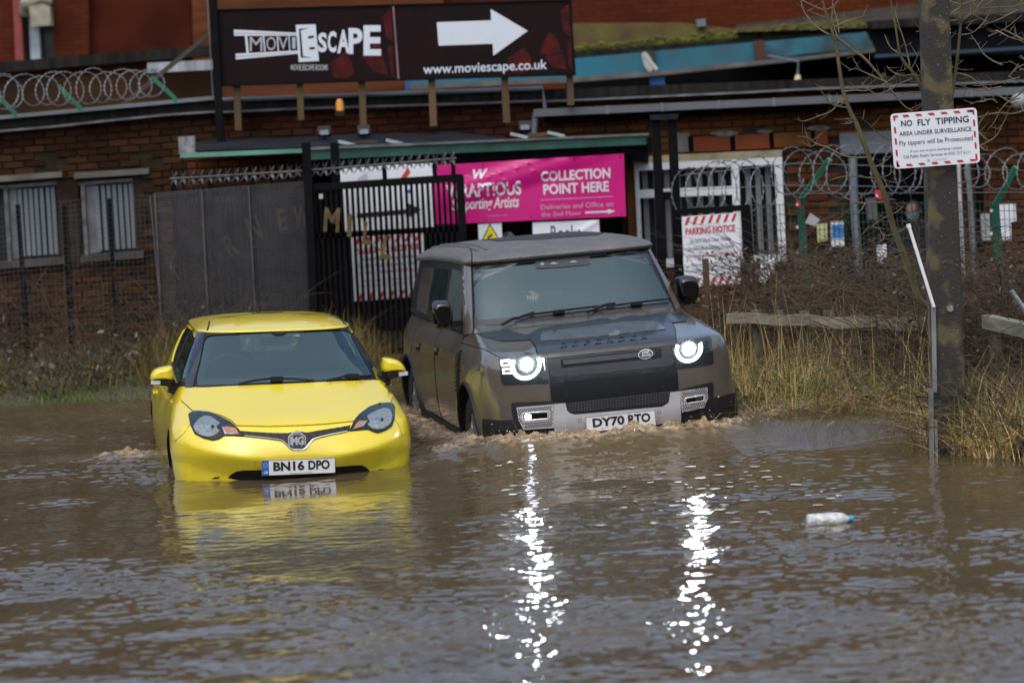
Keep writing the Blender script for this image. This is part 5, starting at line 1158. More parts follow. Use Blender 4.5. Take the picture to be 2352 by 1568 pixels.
bpart('leg', [(1492, 172), (1526, 170), (1528, 206), (1494, 207)], 36.15, .15, pm('bright_blue', (.012, .10, .30), .5)); bpart('leg', [(926, 186), (938, 186), (938, 212), (926, 212)], 36.15, .1, pm('bright_blue', (.01, .1, .3)))
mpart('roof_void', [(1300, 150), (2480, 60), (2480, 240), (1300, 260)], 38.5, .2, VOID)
rf = MB(); rows = []
for s_ in np.linspace(0, 1, 3):
    rows.append([at(x, (74 - (x - 1700) * .034 if x > 1690 else 74) * (1 - s_) + (58 - (x - 1690) * .12) * s_ + 1.6 * math.cos(x * .55), 36.3 + s_ * 6) for x in np.linspace(1690, 2480, 160)])
rf.grid(rows); obj('corrugated_roof', rf, pm('roof_sheet', (.045, .040, .030), .9, var=.35, scale=2, bump=.3, spec=.1), ml)
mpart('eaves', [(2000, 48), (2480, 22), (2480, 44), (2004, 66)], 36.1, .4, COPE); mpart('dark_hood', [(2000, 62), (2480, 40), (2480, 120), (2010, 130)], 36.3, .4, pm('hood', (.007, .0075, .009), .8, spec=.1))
mpart('rail', [(2010, 126), (2480, 100), (2480, 107), (2010, 133)], 36.0, .1, pm('dim_blue', (.01, .045, .07), .6)); mpart('post', [(2024, 170), (2034, 168), (2036, 215), (2026, 216)], 34, .1, WOODP)
mpart('service_duct', [(1600, 45), (1620, 43), (1622, 60), (1602, 62)], 36.9, .2, GREYP)
for x, y, Y in ((1486, 143, 35.6),):
    fl_ = empty('floodlight', at(x, y, Y), label='pale floodlight fixed below the turquoise beam', cat='lamp'); m = MB(); m.tube([at(x - 8, y - 18, Y), at(x + 22, y + 18, Y)], .03, 8); obj('arm', m, pm('galv_pale', (.4, .42, .4), .6), fl_, smooth=True); m = MB(); slab(m, sm([(x - 12, y - 16), (x - 4, y - 24), (x + 6, y - 14), (x + 16, y + 8), (x + 8, y + 22), (x - 4, y + 12)], 3), Y - .02, .1); obj('lamp_head', m, pm('lamp_pale', (.36, .37, .33), .6), fl_)
for x, y, Y, lb in ((1832, 172, 35.2, 'small yellow insulator lamp hanging under the beam end'),):
    q = empty('hanging_lamp', at(x, y, Y), label=lb, cat='lamp'); m = MB(); m.tube([at(x, y + 16, Y), at(x + 1, y, Y)], [.05, .03], 10); obj('lamp_shade', m, pm('cream', (.5, .45, .25), .6), q, smooth=True); m = MB(); m.tube([at(x, y, Y), at(x + 2, y - 30, Y), at(x - 70, y - 44, Y)], .014, 6); obj('bracket', m, GREYP, q, smooth=True)
q = empty('dome_lamp', at(2340, 240, 29.6), label='white dome lamp on the brick wall, far right', cat='lamp'); obj('dome', MB().sphere(at(2340, 232, 29.55), .085, 16, 10), pm('opal', (.26, .27, .28), .5), q, smooth=True); obj('base', MB().box(at(2342, 218, 29.68), (.1, .12, .05)), GREYP, q)
# ---------------------------------------------------------------- sign on posts
sg = empty('advert_sign', at(910, 330, 29.5), label='black and red cinema escape sign with big white arrow on timber posts', cat='sign')
RB = pm('sign_print', (.014, .002, .0025), .45, spec=.15, col2=(.003, .0025, .003), scale=2.6, detail=9)
b1 = Board(at(497, 24, 29.5), at(903, 12.5, 29.5), at(507, 197, 29.5)); b2 = Board(at(903, 12.5, 29.5), at(1311, 1, 29.5), at(916, 185, 29.5))
REDP = pm('sign_red_print', (.10, .005, .006), .4, spec=.2, col2=(.006, .003, .003), scale=7, detail=9)
pn = obj('panel', b1.panel(MB(), .03), RB, sg); p2 = obj('panel', b2.panel(MB(), .03), RB, sg)
for bb, pp in ((b1, pn), (b2, p2)):
    m = MB()
    for poly in ([(.935, .14), (.985, .05), (.99, .5), (.95, .42)], [(.80, .70), (.86, .42), (.90, .44), (.92, .60), (.93, .68), (.85, .72)], [(.83, .74), (.93, .70), (.95, .92), (.87, .88)], [(.955, .55), (.985, .52), (.985, .95), (.965, .9)], [(.62, .75), (.68, .66), (.72, .60), (.75, .74), (.76, .9), (.70, .95), (.64, .93)]): bb.poly(m, poly, .0015, .001)
    obj('red_picture', m, REDP, pp)
fr = MB()
for a, bb in (((497, 24), (1311, 1)), ((507, 197), (1317, 171)), ((1311, 1), (1317, 171))): pbar(fr, a, bb, 4, 29.51, .06)
obj('frame', fr, STEEL, sg); obj('joint_strip', pbar(MB(), (903, 12), (916, 185), 4, 29.49, .01), pm('pale_red_strip', (.22, .12, .13), .5), sg)
z4 = lambda *p: [((473 + x * .2155 - 497) / 406, None) for x, y in p]
def uv1(x, y):                      # measured point -> board coordinates
    p = at(473 + x * .2155, y * .2155, 29.5) - b1.o; M2 = Matrix(((b1.du.x, b1.dv.x), (b1.du.z, b1.dv.z))).inverted(); q = M2 @ Vector((p.x, p.z)); return (q[0], q[1])
def uv2(x, y):
    p = at(895.5 + x * .2155, y * .2155, 29.5) - b2.o; M2 = Matrix(((b2.du.x, b2.dv.x), (b2.du.z, b2.dv.z))).inverted(); q = M2 @ Vector((p.x, p.z)); return (q[0], q[1])
SW = pm('sign_white', (.62, .68, .74), .4, var=.02)
m = MB()
for poly in ([(297, 318), (970, 352), (975, 384), (300, 384)], [(315, 575), (985, 540), (985, 575), (318, 636)], [(415, 384), (440, 384), (458, 566), (433, 568)], [(608, 384), (622, 384), (635, 552), (622, 553)], [(755, 384), (768, 384), (778, 548), (765, 549)], [(880, 384), (890, 384), (898, 545), (888, 546)]): b1.poly(m, [uv1(*p) for p in poly])
obj('film_strip', m, SW, pn, kind='stuff')
m = MB()
for k in range(36):
    x = 305 + k * 18.5
    for y0, y1 in ((352 + k * .35, 362 + k * .3), (601 - k * 1.1, 612 - k * 1.25)): b1.poly(m, [uv1(x, y0), uv1(x + 9, y0), uv1(x + 9, y1), uv1(x, y1)], .0045, .001)
obj('sprocket_hole', m, RB, pn, kind='stuff')
def t1(s, x0, y0, x1, y1, bold=.0, mat=SW, parent=None, shear=0):
    m = MB(); v, f, _ = text2d(s, bold, shear); P = []
    for a, c in v:
        u, w_ = uv1(x0 + (x1 - x0) * a, y0 + (y1 - y0) * (1 - c)); P.append(b1.p(u, w_, .0035))
    m.add(P, f); return obj('lettering', m, mat, parent or pn)
GREYL = pm('sign_grey', (.40, .43, .45), .5, var=.04)
for s, q in (('M', (468, 396, 602, 548)), ('O', (645, 396, 745, 538)), ('V', (775, 398, 872, 530)), ('I', (920, 400, 955, 522))): t1(s, *q, mat=GREYL)
m = MB(); b1.poly(m, [uv1(*p) for p in [(957, 268), (1168, 262), (1205, 652), (990, 664)]], .004); do = obj('door_logo', m, SW, pn)
m = MB()
for poly in ([(990, 310), (1100, 300), (1010, 325), (1035, 600), (1130, 618), (1012, 616)], [(1088, 390), (1150, 380), (1150, 406), (1090, 416)], [(1100, 508), (1160, 500), (1162, 528), (1104, 532)]): b1.poly(m, [uv1(*p) for p in poly], .006, .001)
obj('door_logo_cut', m, RB, do)
for s, q in (('S', (1195, 350, 1290, 560)), ('C', (1298, 335, 1390, 562)), ('A', (1400, 320, 1530, 570)), ('P', (1520, 302, 1670, 578)), ('E', (1680, 272, 1866, 595))): t1(s, *q, bold=.035)
t1('MOVIE ESCAPE ROOMS', 905, 690, 1300, 752, .015, GREYL)
m = MB(); b2.poly(m, [uv2(*p) for p in [(500, 240), (1080, 220), (1072, 98), (1470, 332), (1102, 595), (1096, 468), (520, 490)]], .004); obj('arrow', m, SW, p2)
m = MB(); v, f, _ = text2d('www.moviescape.co.uk', .012); P = []
for a, c in v:
    u, w_ = uv2(355 + 1320 * a, (805 + (655 - 805) * c) - 0); w2 = uv2(355 + 1320 * a, (825 - 55 * a) + (690 - 825) * c); P.append(b2.p(w2[0], w2[1], .0035))
m.add(P, f); obj('lettering', m, SW, p2)
for x0, y0, x1, y1, w_ in ((541, 196, 548, 300, 15), (686, 190, 692, 276, 14), (829, 186, 835, 290, 15), (989, 182, 996, 290, 16), (1156, 176, 1164, 282, 16), (1306, 172, 1311, 242, 15)): obj('post', pbar(MB(), (x0, y0 - 60), (x1, y1), w_, 29.58, .08), WOODP, sg)
obj('main_pole', pbar(MB(), (486, -60), (508, 340), 17, 29.45, .09), STEEL, sg); obj('brace', pbar(MB(), (280, 243), (484, 76), 10, 29.9, .05), pm('brown_steel', (.05, .038, .03), .6), sg)
m = MB(); ptube(m, [(474, -40), (482, 100), (489, 222), (470, 228)], 2.5, 29.6, 6); obj('cable', m, GREYP, sg, smooth=True)
# ---------------------------------------------------------------- things on the wall
be = empty('amber_beacon', at(780, 262, 29.6), label='orange beacon lamp standing on the parapet below the sign', cat='lamp'); m = MB(); m.lathe([(.001, .135), (.028, .125), (.042, .09), (.046, 0)], at(781, 256, 29.6), 'z', 18); obj('lens', m, pm('amber_dome', (.75, .26, .01), .25, var=.1, coat=.5), be, smooth=True); obj('base', MB().box(at(781, 260, 29.6), (.10, .1, .05)), BLK, be)
for x, y, lb in ((745, 302, 'small floodlight on the canopy roof, left of the other two'), (836, 300, 'black floodlight on the canopy roof below the third sign post'), (1206, 290, 'black floodlight beside the grey downpipe')):
    q = empty('floodlight', at(x, y, 29.3), label=lb, cat='lamp', group='floodlights above the canopy'); obj('lamp_head', MB().box(at(x, y, 29.3), (.13, .1, .09), Matrix.Rotation(-.3, 3, 'X')), BLK, q); obj('lamp_glass', MB().box(at(x, y + 3, 29.23), (.09, .02, .05), Matrix.Rotation(-.3, 3, 'X')), pm('floodlight_glass', (.10, .11, .15), .2), q); obj('bracket', MB().box(at(x, y + 16, 29.32), (.03, .04, .07)), BLK, q)
# pink banner with soft folds
def banner(name, tl, tr, br_, bl_, Y, mat, label, cat, fold, n=(46, 16)):
    bd = Board(at(*tl, Y), at(*tr, Y), at(*bl_, Y)); e = at(*br_, Y) - (bd.o + bd.du + bd.dv)
    def S(u, v, h=0): return bd.o + bd.du * u + bd.dv * v + e * u * v + bd.n * (fold(u, v) + h)
    m = MB(); m.grid([[S(i / n[0], j / n[1]) for i in range(n[0] + 1)] for j in range(n[1] + 1)]); k = len(m.v); m.grid([[S(i / n[0], j / n[1], -.004) for i in range(n[0] + 1)] for j in range(n[1] + 1)])
    o = obj(name, m, mat, smooth=True, label=label, cat=cat); return o, S
def bt_(S, parent, s, u0, v0, u1, v1, mat, bold=0.0, shear=0, name='lettering'):
    v, f, _ = text2d(s, bold, shear); m = MB(); m.add([S(u0 + (u1 - u0) * a, v1 + (v0 - v1) * c, .006) for a, c in v], f); o = obj(name, m, mat, parent); return o
def bq(S, parent, polys, mat, name, kind=None, h=.005):
    m = MB()
    for pl in polys:
        k = len(m.v); m.v += [tuple(S(u, v, h)) for u, v in pl]; m.f.append(tuple(range(k, k + len(pl))))
    return obj(name, m, mat, parent, kind=kind)
PINK = pm('pink_vinyl', (.56, .006, .19), .38, var=.04, scale=2)
def pf(u, v):
    d = (v - .95 + 1.15 * (u - .2)) / 1.5; r_ = 0
    for k, (c_, w_, a_) in enumerate(((.02, .05, .045), (-.10, .06, .04), (.12, .05, .03))):
        x = ((v * .9) + (u - .72) * .75 * 1.0) - c_ - .0; r_ += a_ * math.exp(-(x / w_) ** 2) * max(0, 1 - ((u - .45) / .5) ** 2)
    return r_ + .006 * math.sin(u * 9 + v * 3)
pb, S = banner('vinyl_banner', (995, 380), (1433, 353), (1438, 497), (1003, 516), 28.62, PINK, 'bright pink collection point banner hung under the canopy', 'banner', pf)
WL = pm('banner_white', (.70, .66, .70), .45, var=.02); PKL = pm('banner_pale_pink', (.62, .25, .42), .5, var=.02)
bt_(S, pb, 'WRAPTIOUS', .06, .34, .455, .57, WL, .03); bt_(S, pb, 'Supporting Artists', .085, .58, .44, .83, WL, .02, .25); bt_(S, pb, 'W', .205, .11, .285, .27, WL, .04, .3)
bq(S, pb, [[(.12, .205), (.19, .2), (.19, .213), (.12, .218)], [(.30, .19), (.43, .185), (.43, .199), (.30, .204)], [(.555, .665), (.935, .665), (.935, .68), (.555, .68)]], PKL, 'rule')
bt_(S, pb, 'wraptious.com', .27, .88, .375, .915, PKL, .01); bt_(S, pb, 'COLLECTION', .56, .21, .925, .375, WL, .03); bt_(S, pb, 'POINT HERE', .57, .42, .915, .59, WL, .03)
bt_(S, pb, 'Deliveries and Office on', .552, .745, .935, .835, PKL, .02); bt_(S, pb, 'the 2nd Floor', .552, .87, .765, .95, PKL, .02)
bq(S, pb, [[(.785, .895), (.905, .895), (.905, .868), (.945, .91), (.905, .952), (.905, .925), (.785, .925)]], WL, 'arrow')
bq(S, pb, [[(u + .005 * math.cos(q), v + .016 * math.sin(q)) for q in np.linspace(0, 6.283, 9)[:-1]] for u in (.02, .26, .5, .74, .98) for v in (.045, .955)], INK, 'eyelet', kind='stuff')
# white banner behind the gate
wb, S = banner('direction_banner', (778, 384), (993, 375), (999, 521), (788, 532), 28.6, PAPERW, 'white banner with a black arrow seen behind the gate bars', 'banner', lambda u, v: .006 * math.sin(u * 7 + v * 4))
bq(S, wb, [[(.16, .73), (.72, .70), (.72, .66), (.71, .60), (.86, .715), (.73, .83), (.72, .775), (.16, .80)]], INK, 'arrow')
bq(S, wb, [[(.66, .20), (.74, .04), (.76, .13), (.69, .26)]], RED, 'picture'); bq(S, wb, [[(.67, .30), (.76, .22), (.76, .32)]], pm('yellow_print', (.7, .6, .02), .5), 'picture'); bq(S, wb, [[(.72, .40), (.76, .385), (.755, .46), (.725, .45)]], BLUEP, 'picture'); bq(S, wb, [[(.19, .20), (.30, .08), (.30, .24), (.21, .28)]], pm('pale_grey_print', (.45, .5, .52), .5), 'picture')
# white banner below the pink one, half hidden by the car roof
sb, S = banner('small_banner', (1223, 511), (1376, 505), (1378, 575), (1225, 582), 28.64, PAPERW, 'white banner below the pink one, half hidden by the car roof', 'banner', lambda u, v: .012 * math.exp(-(((1 - u) - v * .8) / .08) ** 2) + .004 * math.sin(u * 8))
bt_(S, sb, 'Rooks', .27, .13, .72, .62, pm('slate_ink', (.04, .06, .07), .5), 0)
# warning sign
ws = empty('warning_sign', at(1125, 590, 28.64), label='white panel with yellow warning triangle beside the gate', cat='sign'); bd = Board(at(1098, 515, 28.64), at(1152, 511, 28.64), at(1101, 592, 28.64))
obj('panel', bd.panel(MB(), .01), PAPERW, ws); m = MB(); bd.poly(m, [(.5, .0), (1.0, .62), (.0, .66)], .003); tr_ = obj('triangle_border', m, INK, ws); m = MB(); bd.poly(m, [(.5, .06), (.92, .585), (.08, .62)], .005); obj('triangle', m, pm('warning_yellow', (.75, .66, .01), .4), tr_); m = MB(); bd.poly(m, [(.36, .40), (.58, .31), (.60, .36), (.40, .46)], .007); bd.poly(m, [(.40, .50), (.62, .47), (.62, .52), (.42, .55)], .007); obj('symbol', m, INK, tr_)
# parking notices
GREYT = pm('notice_grey', (.16, .17, .19), .5); REDT = pm('notice_red', (.55, .06, .07), .5)
def notice(tl, tr, bl_, Y, label):
    q = empty('parking_notice', at(*bl_, Y), label=label, cat='sign', group='parking notices'); bd = Board(at(*tl, Y), at(*tr, Y), at(*bl_, Y)); pn = obj('panel', bd.panel(MB(), .012), PAPERW, q)
    m = MB()
    for k in range(7):
        u = .04 + k * .138
        bd.poly(m, [(u + .06, .01), (u + .115, .01), (u + .055, .12), (u, .12)]); bd.poly(m, [(u + .06, .88), (u + .115, .88), (u + .055, .99), (u, .99)])
    obj('red_stripe', m, RED, pn, kind='stuff')
    for s, u0, v0, u1, v1, mt, bo in (('PARKING NOTICE', .05, .165, .94, .265, RED, .035), ('Do NOT Block Other Vehicles', .13, .325, .86, .385, GREYT, .02), ('Do NOT Block Fire Exit Or Doors', .09, .43, .90, .49, GREYT, .02), ('Your Vehicle Will Be REMOVED If Required', .05, .545, .95, .60, REDT, .015), ('We Do Not Accept Any Responsibility For', .12, .675, .87, .72, GREYT, .01), ('Loss Or Damage To Vehicles Or Their Contents', .1, .755, .9, .80, GREYT, .01)):
        m = MB(); bd.text(m, s, u0, v0, u1, v1, bo); obj('lettering', m, mt, pn)
    return q
notice((804, 546), (973, 533), (814, 692), 28.6, 'red striped parking notice seen through the gate bars'); nt2 = notice((1566, 498), (1695, 488), (1573, 660), 27.0, 'red striped parking notice in the open right of the brown car')
m = MB(); Yf = 27.05; pbar(m, (1553, 487), (1722, 476), 13, Yf); pbar(m, (1712, 476), (1728, 720), 22, Yf); pbar(m, (1557, 490), (1568, 720), 5, Yf); obj('frame', m, STEEL, nt2)
# posters taped to the wall and fence
for nm, pts, Y, mt, lb in (('poster', [(1908, 509), (1938, 508), (1941, 565), (1910, 567)], 29.9, None, 'blue and white poster on the wall left of the doorway'), ('paper_sheet', [(1876, 515), (1899, 513), (1901, 553), (1878, 556)], 29.9, pm('yellow_sheet', (.48, .50, .25), .6), 'pale yellow sheet beside the blue poster'), ('paper_sheet', [(1861, 489), (1884, 504), (1872, 520), (1849, 512)], 27.3, pm('tilted_sheet', (.40, .41, .43), .6), 'grey tilted sheet hanging on the green fence'),
                       ('paper_sheet', [(2252, 491), (2276, 490), (2278, 552), (2256, 553)], 29.9, pm('dull_sheet', (.33, .35, .36), .6), 'dull white sheet left of the second green post'), ('paper_sheet', [(2292, 470), (2332, 468), (2335, 508), (2322, 510), (2323, 552), (2295, 554)], 29.9, PAPER, 'stepped white sheets right of the second green post'),
                       ('paper_sheet', [(1750, 588), (1780, 585), (1778, 620), (1762, 650), (1742, 650)], 26.9, PAPERW, 'crumpled white notice sheet at the bramble top'), ('paper_sheet', [(2013, 563), (2036, 561), (2037, 596), (2028, 606), (2016, 604)], 26.7, PAPERW, 'torn white sheet caught above the brambles by the doorway'), ('pennant', [(2008, 437), (2032, 435), (2031, 452), (2022, 460), (2012, 454)], 27.2, pm('red_pennant', (.65, .02, .02), .4), 'small red pennant on the fence behind the sapling')):
    o = obj(nm, slab(MB(), pts, Y, .006), mt or PAPERW, label=lb, cat='poster' if nm == 'poster' else 'flag' if nm == 'pennant' else 'paper')
    if nm == 'poster': obj('blue_print', slab(MB(), [(1910, 516), (1937, 515), (1939, 545), (1911, 547)], Y - .008, .004), pm('poster_blue', (.02, .20, .52), .5), o)
    if nm == 'pennant': obj('white_spot', slab(MB(), sm([(2011, 446), (2015, 447), (2018, 453), (2013, 452)], 3), Y - .008, .004), PAPERW, o)
# ================================================================ FENCES, GATE, WIRE
def g0(x, Y): return float(ground(x, Y))
def drop_to(mb, top, foot_px, Y, w, d=None):           # post from a measured head straight along a measured lean into the ground
    a = at(*top, Y); b = at(*foot_px, Y); t_ = (a.z - (g0(b.x, Y) - .25)) / max(a.z - b.z, .01); mb.bar(a, a + (b - a) * t_, pxw(w, Y), d or pxw(w, Y)); return mb
SPIKE = pm('spike_steel', (.05, .053, .058), .4, .5, var=.4)
# left mesh fence: dense welded panels on posts
MESHM = pm('mesh_wire', (.085, .09, .095), .5, .4, var=.2)
mf = empty('mesh_fence', at(530, 800, 28.2), label='grey welded mesh fence panels left of the black gate', cat='fence')
def mesh_panel(tl, tr, bl_, br_, Y, sh, sv, wire, mat, name='mesh_panel'):
    p = [at(*q, Y) for q in (tl, tr, bl_, br_)]; m = MB(); H_ = (p[0] - p[2]).length; W_ = (p[1] - p[0]).length
    n = int(H_ / sh)
    for i in range(n + 1):
        t_ = i / n; m.bar(p[0].lerp(p[2], t_), p[1].lerp(p[3], t_), wire, wire)
    n = int(W_ / sv)
    for i in range(n + 1):
        t_ = i / n; m.bar(p[0].lerp(p[1], t_), p[2].lerp(p[3], t_), wire * .8, wire * .8)
    return obj(name, m, mat, mf, kind='stuff')
for a, b, c, d in (((353, 444), (463, 436), (373, 850), (484, 842)), ((465, 436), (571, 427), (486, 842), (592, 834)), ((573, 427), (701, 417), (594, 834), (721, 826))): mesh_panel(a, b, c, d, 28.2, .0245, .021, .0062, MESHM)
for a, b, c, d in (((140, 462), (351, 446), (160, 850), (371, 842)), ((-80, 480), (138, 462), (-60, 860), (158, 850))): mesh_panel(a, b, c, d, 28.25, .05, .045, .0028, pm('fine_wire', (.06, .062, .065), .5), 'fine_mesh_panel')
for a, b in (((463, 436), (484, 842)), ((571, 427), (592, 834))): obj('panel_frame', pbar(MB(), a, b, 4, 28.17, .03), MESHM, mf)
obj('panel_frame', pbar(MB(), (356, 444), (376, 850), 4, 28.17, .03), MESHM, mf); obj('panel_frame', pbar(MB(), (345, 449), (364, 660), 3, 28.18, .03), MESHM, mf)
for a, b, w_ in (((41, 470), (66, 830), 9), ((148, 470), (168, 850), 11), ((250, 456), (272, 840), 9)): obj('post', drop_to(MB(), a, b, 28.3, w_, .05), STEEL, mf)
# dark pales standing behind the mesh, spiked rail above them
pf_ = empty('pale_fence', at(540, 800, 28.6), label='black pale fence with rotating spikes behind the mesh panels', cat='fence')
for k in range(26):
    x = 398 + k * 11.6; obj('pale', drop_to(MB(), (x, 432 - (x - 398) * .07), (x + 21, 820), 28.6, 6.5, .025), pm('pale_steel', (.018, .015, .014), .6, var=.4, spec=.15), pf_)
for x, y0 in ((397, 407), (481, 402), (576, 396), (668, 389)): obj('post', drop_to(MB(), (x, y0 - 4), (x + 22, 820), 28.55, 10, .07), STEEL, pf_)
obj('rail', pbar(MB(), (390, 452), (694, 430), 9, 28.6, .05), STEEL, pf_)
def spiked(parent, a, b, n, Y):
    obj('spike_bar', ptube(MB(), [a, b], 6, Y, 8), SPIKE, parent, smooth=True)
    for k in range(n):
        t_ = (k + .5) / n; c = at(a[0] + (b[0] - a[0]) * t_, a[1] + (b[1] - a[1]) * t_, Y); m = MB(); r_ = .075; th = random.uniform(0, 1)
        m.lathe([(.018, -.012), (.018, .012)], c, 'x', 8)
        for j in range(4):
            q = th + j * math.pi / 2; e = c + Vector(((.5 - (j % 2)) * .05, math.cos(q) * r_ * .8, math.sin(q + .8) * r_)); s_ = Vector((.016, 0, 0))
            m.add([c - s_, c + s_, e, c + Vector((0, .012, .006))], [(0, 1, 2), (0, 2, 3), (1, 3, 2)])
        for dx, dz_ in ((.045, .085), (-.012, .09), (.05, -.07), (-.045, -.075)):
            m.add([c + Vector((-.014, -.01, 0)), c + Vector((.014, -.01, 0)), c + Vector((dx, -.02, dz_))], [(0, 1, 2)])
        obj('spike_wheel', m, SPIKE, parent)
spiked(pf_, (390, 411), (694, 393), 15, 28.5)
# black gate
gt = empty('black_gate', at(880, 820, 28.0), label='black barred steel gate with spiked top rail, left of the brown car', cat='gate')
obj('top_rail', pbar(MB(), (718, 431), (1060, 408), 17, 28.0, .06), STEEL, gt); obj('stile', pbar(MB(), (1056, 402), (1078, 840), 18, 27.98, .06), STEEL, gt); obj('mid_rail', pbar(MB(), (722, 542), (1064, 524), 12, 28.01, .05), STEEL, gt); obj('low_rail', pbar(MB(), (738, 815), (1074, 798), 14, 28.01, .05), STEEL, gt)
for k in range(28):
    x = 722 + k * 12.35; m = MB(); pbar(m, (x, 432 - (x - 718) * .067), (x + 21, 822 - (x - 718) * .05), 6.6, 28.0, .03); obj('bar', m, STEEL, gt)
for x0, x1, w_ in ((703, 726, 19), (768, 792, 19)): obj('post', drop_to(MB(), (x0, 328), (x1, 830), 27.95 if x0 < 750 else 28.1, w_, .09), STEEL, gt)
for x, y0 in ((884, 395), (999, 388), (1042, 376)): obj('prop', pbar(MB(), (x - 2, y0 - 12), (x + 1, 420), 10, 28.03, .04), STEEL, gt)
spiked(gt, (716, 391), (1048, 364), 17, 28.0)
obj('latch_tag', slab(MB(), [(732, 446), (741, 445), (742, 456), (733, 457)], 27.94, .01), pm('pale_latch', (.42, .42, .3), .5), gt)
# gilt letters arching across fence and gate
GOLD = pm('gilt_letter', (.085, .058, .014), .6, 0, var=.4, scale=8)
gl_ = empty('arched_letters', at(720, 560, 27.85), label='tarnished gold letters arching across the fence and gate', cat='lettering')
for ch_, x, y, w_, h_, rot in (('R', 529, 563, 24, 50, 24), ('N', 583, 524, 30, 54, 14), ('E', 648, 505, 22, 54, 6), ('W', 692, 499, 36, 55, 1), ('M', 762, 505, 36, 56, -6), ('I', 803, 518, 10, 52, -6), ('L', 845, 536, 22, 52, -10), ('L', 888, 568, 22, 54, -14)):
    v, f, _ = text2d(ch_, .03); m = MB(); c = math.cos(R(rot + 2.7)); s = math.sin(R(rot + 2.7)); P = []
    for a, b in v:
        dx, dy = (a - .5) * w_, -(b - .5) * h_; P.append(at(x + dx * c - -dy * -s if False else x + dx * c + dy * s, y - dx * s + dy * c, 27.85 if x > 700 else 28.32))
    n_ = len(P); m.add(P + [p + Vector((0, .015, 0)) for p in P], f + [tuple(i + n_ for i in q[::-1]) for q in f]); obj('letter', m, GOLD, gl_)
# right-hand double post
dp_ = empty('gate_post', at(1530, 700, 27.2), label='black double steel gate post with cap, right of the brown car', cat='post')
obj('post', drop_to(MB(), (1506, 272), (1524, 700), 27.2, 20, .09), STEEL, dp_); obj('post', drop_to(MB(), (1543, 270), (1563, 700), 27.2, 20, .09), STEEL, dp_); obj('cap', slab(MB(), [(1494, 264), (1560, 261), (1556, 274), (1496, 276)], 27.1, .2), FELT, dp_); obj('cross_bar', pbar(MB(), (1506, 452), (1560, 449), 18, 27.22, .08), STEEL, dp_)
# green mesh fence
gf = empty('green_fence', at(1980, 640, 27.4), label='green wire mesh security fence with cranked posts', cat='fence')
GW = pm('green_wire', (.012, .045, .03), .5, var=.3)
m = MB(); xs_ = np.arange(1712, 2420, 11.2)
ybase = lambda x: 470 - (x - 1712) * .016
for x in xs_:
    pts = [at(x, ybase(x), 27.4)]
    for v in (40, 52, 64, 150, 162, 174, 215): pts.append(at(x + v * .045, ybase(x) + v, 27.4 - (.05 if v in (52, 162) else 0)))
    m.tube(pts, .0035, 4)
obj('wire', m, GW, gf, kind='stuff'); m = MB()
for v in (2, 24, 44, 60, 84, 108, 132, 156, 172, 196): m.tube([at(x, ybase(x) + v, 27.38) for x in (1712, 2060, 2420)], .0035, 4)
obj('cross_wire', m, GW, gf, kind='stuff')
for (x0, y0, x1, y1, w_, ax, ay) in ((1837, 452, 1850, 640, 17, 1906, 366), (2283, 466, 2298, 660, 21, 2334, 384)):
    obj('post', drop_to(MB(), (x0, y0), (x1, y1), 27.35, w_, .06), pm('post_green', (.006, .062, .038), .45, var=.25), gf)
    obj('crank_arm', pbar(MB(), (x0 + 2, y0 + 6), (ax, ay), 12, 27.33, .05, 27.1), pm('arm_green', (.02, .17, .095) if x0 < 2000 else (.01, .09, .045), .45, var=.2), gf)
    m = MB()
    for dy in (18, 70, 130): m.box(at(x0 - 6, y0 + dy, 27.3), (.02, .02, .025))
    obj('clip', m, PAPER, gf, kind='stuff')
obj('sticker', slab(MB(), sm([(1908 - 78, 466 - 6), (1838, 462), (1838, 476), (1831, 474)], 3), 27.3, .004), pm('red_sticker', (.5, .02, .02), .4), gf)
for pts in ([(1520, 441), (1800, 425), (2130, 430)], [(1550, 404), (1830, 375), (2352, 392)], [(1800, 445), (2352, 442)]):
    m = MB(); ptube(m, pts, 1.6, 27.2, 4); obj('strand_wire', m, GREYP, gf)
# razor wire coils
RZ = pm('razor_wire', (.15, .165, .18), .5, .3, var=.35, scale=8)
def coil(a, b, r_, loops, Y, label, ph=0.0, jit=.12, Yd=0.0):
    q = empty('razor_wire', at((a[0] + b[0]) / 2, max(a[1], b[1]), Y), label=label, cat='razor wire', group='coils of razor wire'); P = []; n = loops * 22; rr = pxw(r_, Y); rnd = np.random.default_rng(int(a[0] + 500)); jl = rnd.normal(0, jit, loops + 2); jx = rnd.normal(0, .25, loops + 2); A = at(*a, Y); B = at(*b, Y)
    for k in range(n + 1):
        t_ = k / n; l_ = t_ * loops; i = int(l_); fz = l_ - i; s_ = 1 + jl[i] * (1 - fz) + jl[i + 1] * fz; dx = (jx[i] * (1 - fz) + jx[i + 1] * fz) * (B - A).length / loops; an = ph + 2 * math.pi * l_ * (1 if True else -1)
        P.append(A.lerp(B, t_) + Vector((dx + .82 * rr * math.sin(an), rr * .5 * math.sin(an + .5), rr * s_ * math.cos(an))))
    obj('coil', MB().tube(P, .0043, 4), RZ, q); m = MB()
    for k in range(0, n, 1):
        p, t_ = P[k], (P[k + 1] - P[k]).normalized(); u_ = t_.cross(Vector((0, 1, 0))); u_ = u_.normalized() if u_.length > .01 else Vector((0, 0, 1))
        m.add([p + u_ * .013 + t_ * .010, p - u_ * .013 - t_ * .010, p + t_ * .016, p - t_ * .016], [(0, 2, 1, 3)])
    obj('barb', m, RZ, q, kind='stuff'); return q
coil((-40, 214), (372, 190), 38, 13, 29.3, 'coil of razor wire along the flat roof, upper left', .4)
coil((1560, 436), (1770, 420), 50, 7, 27.15, 'coil of razor wire in front of the white window', 1.0, .2)
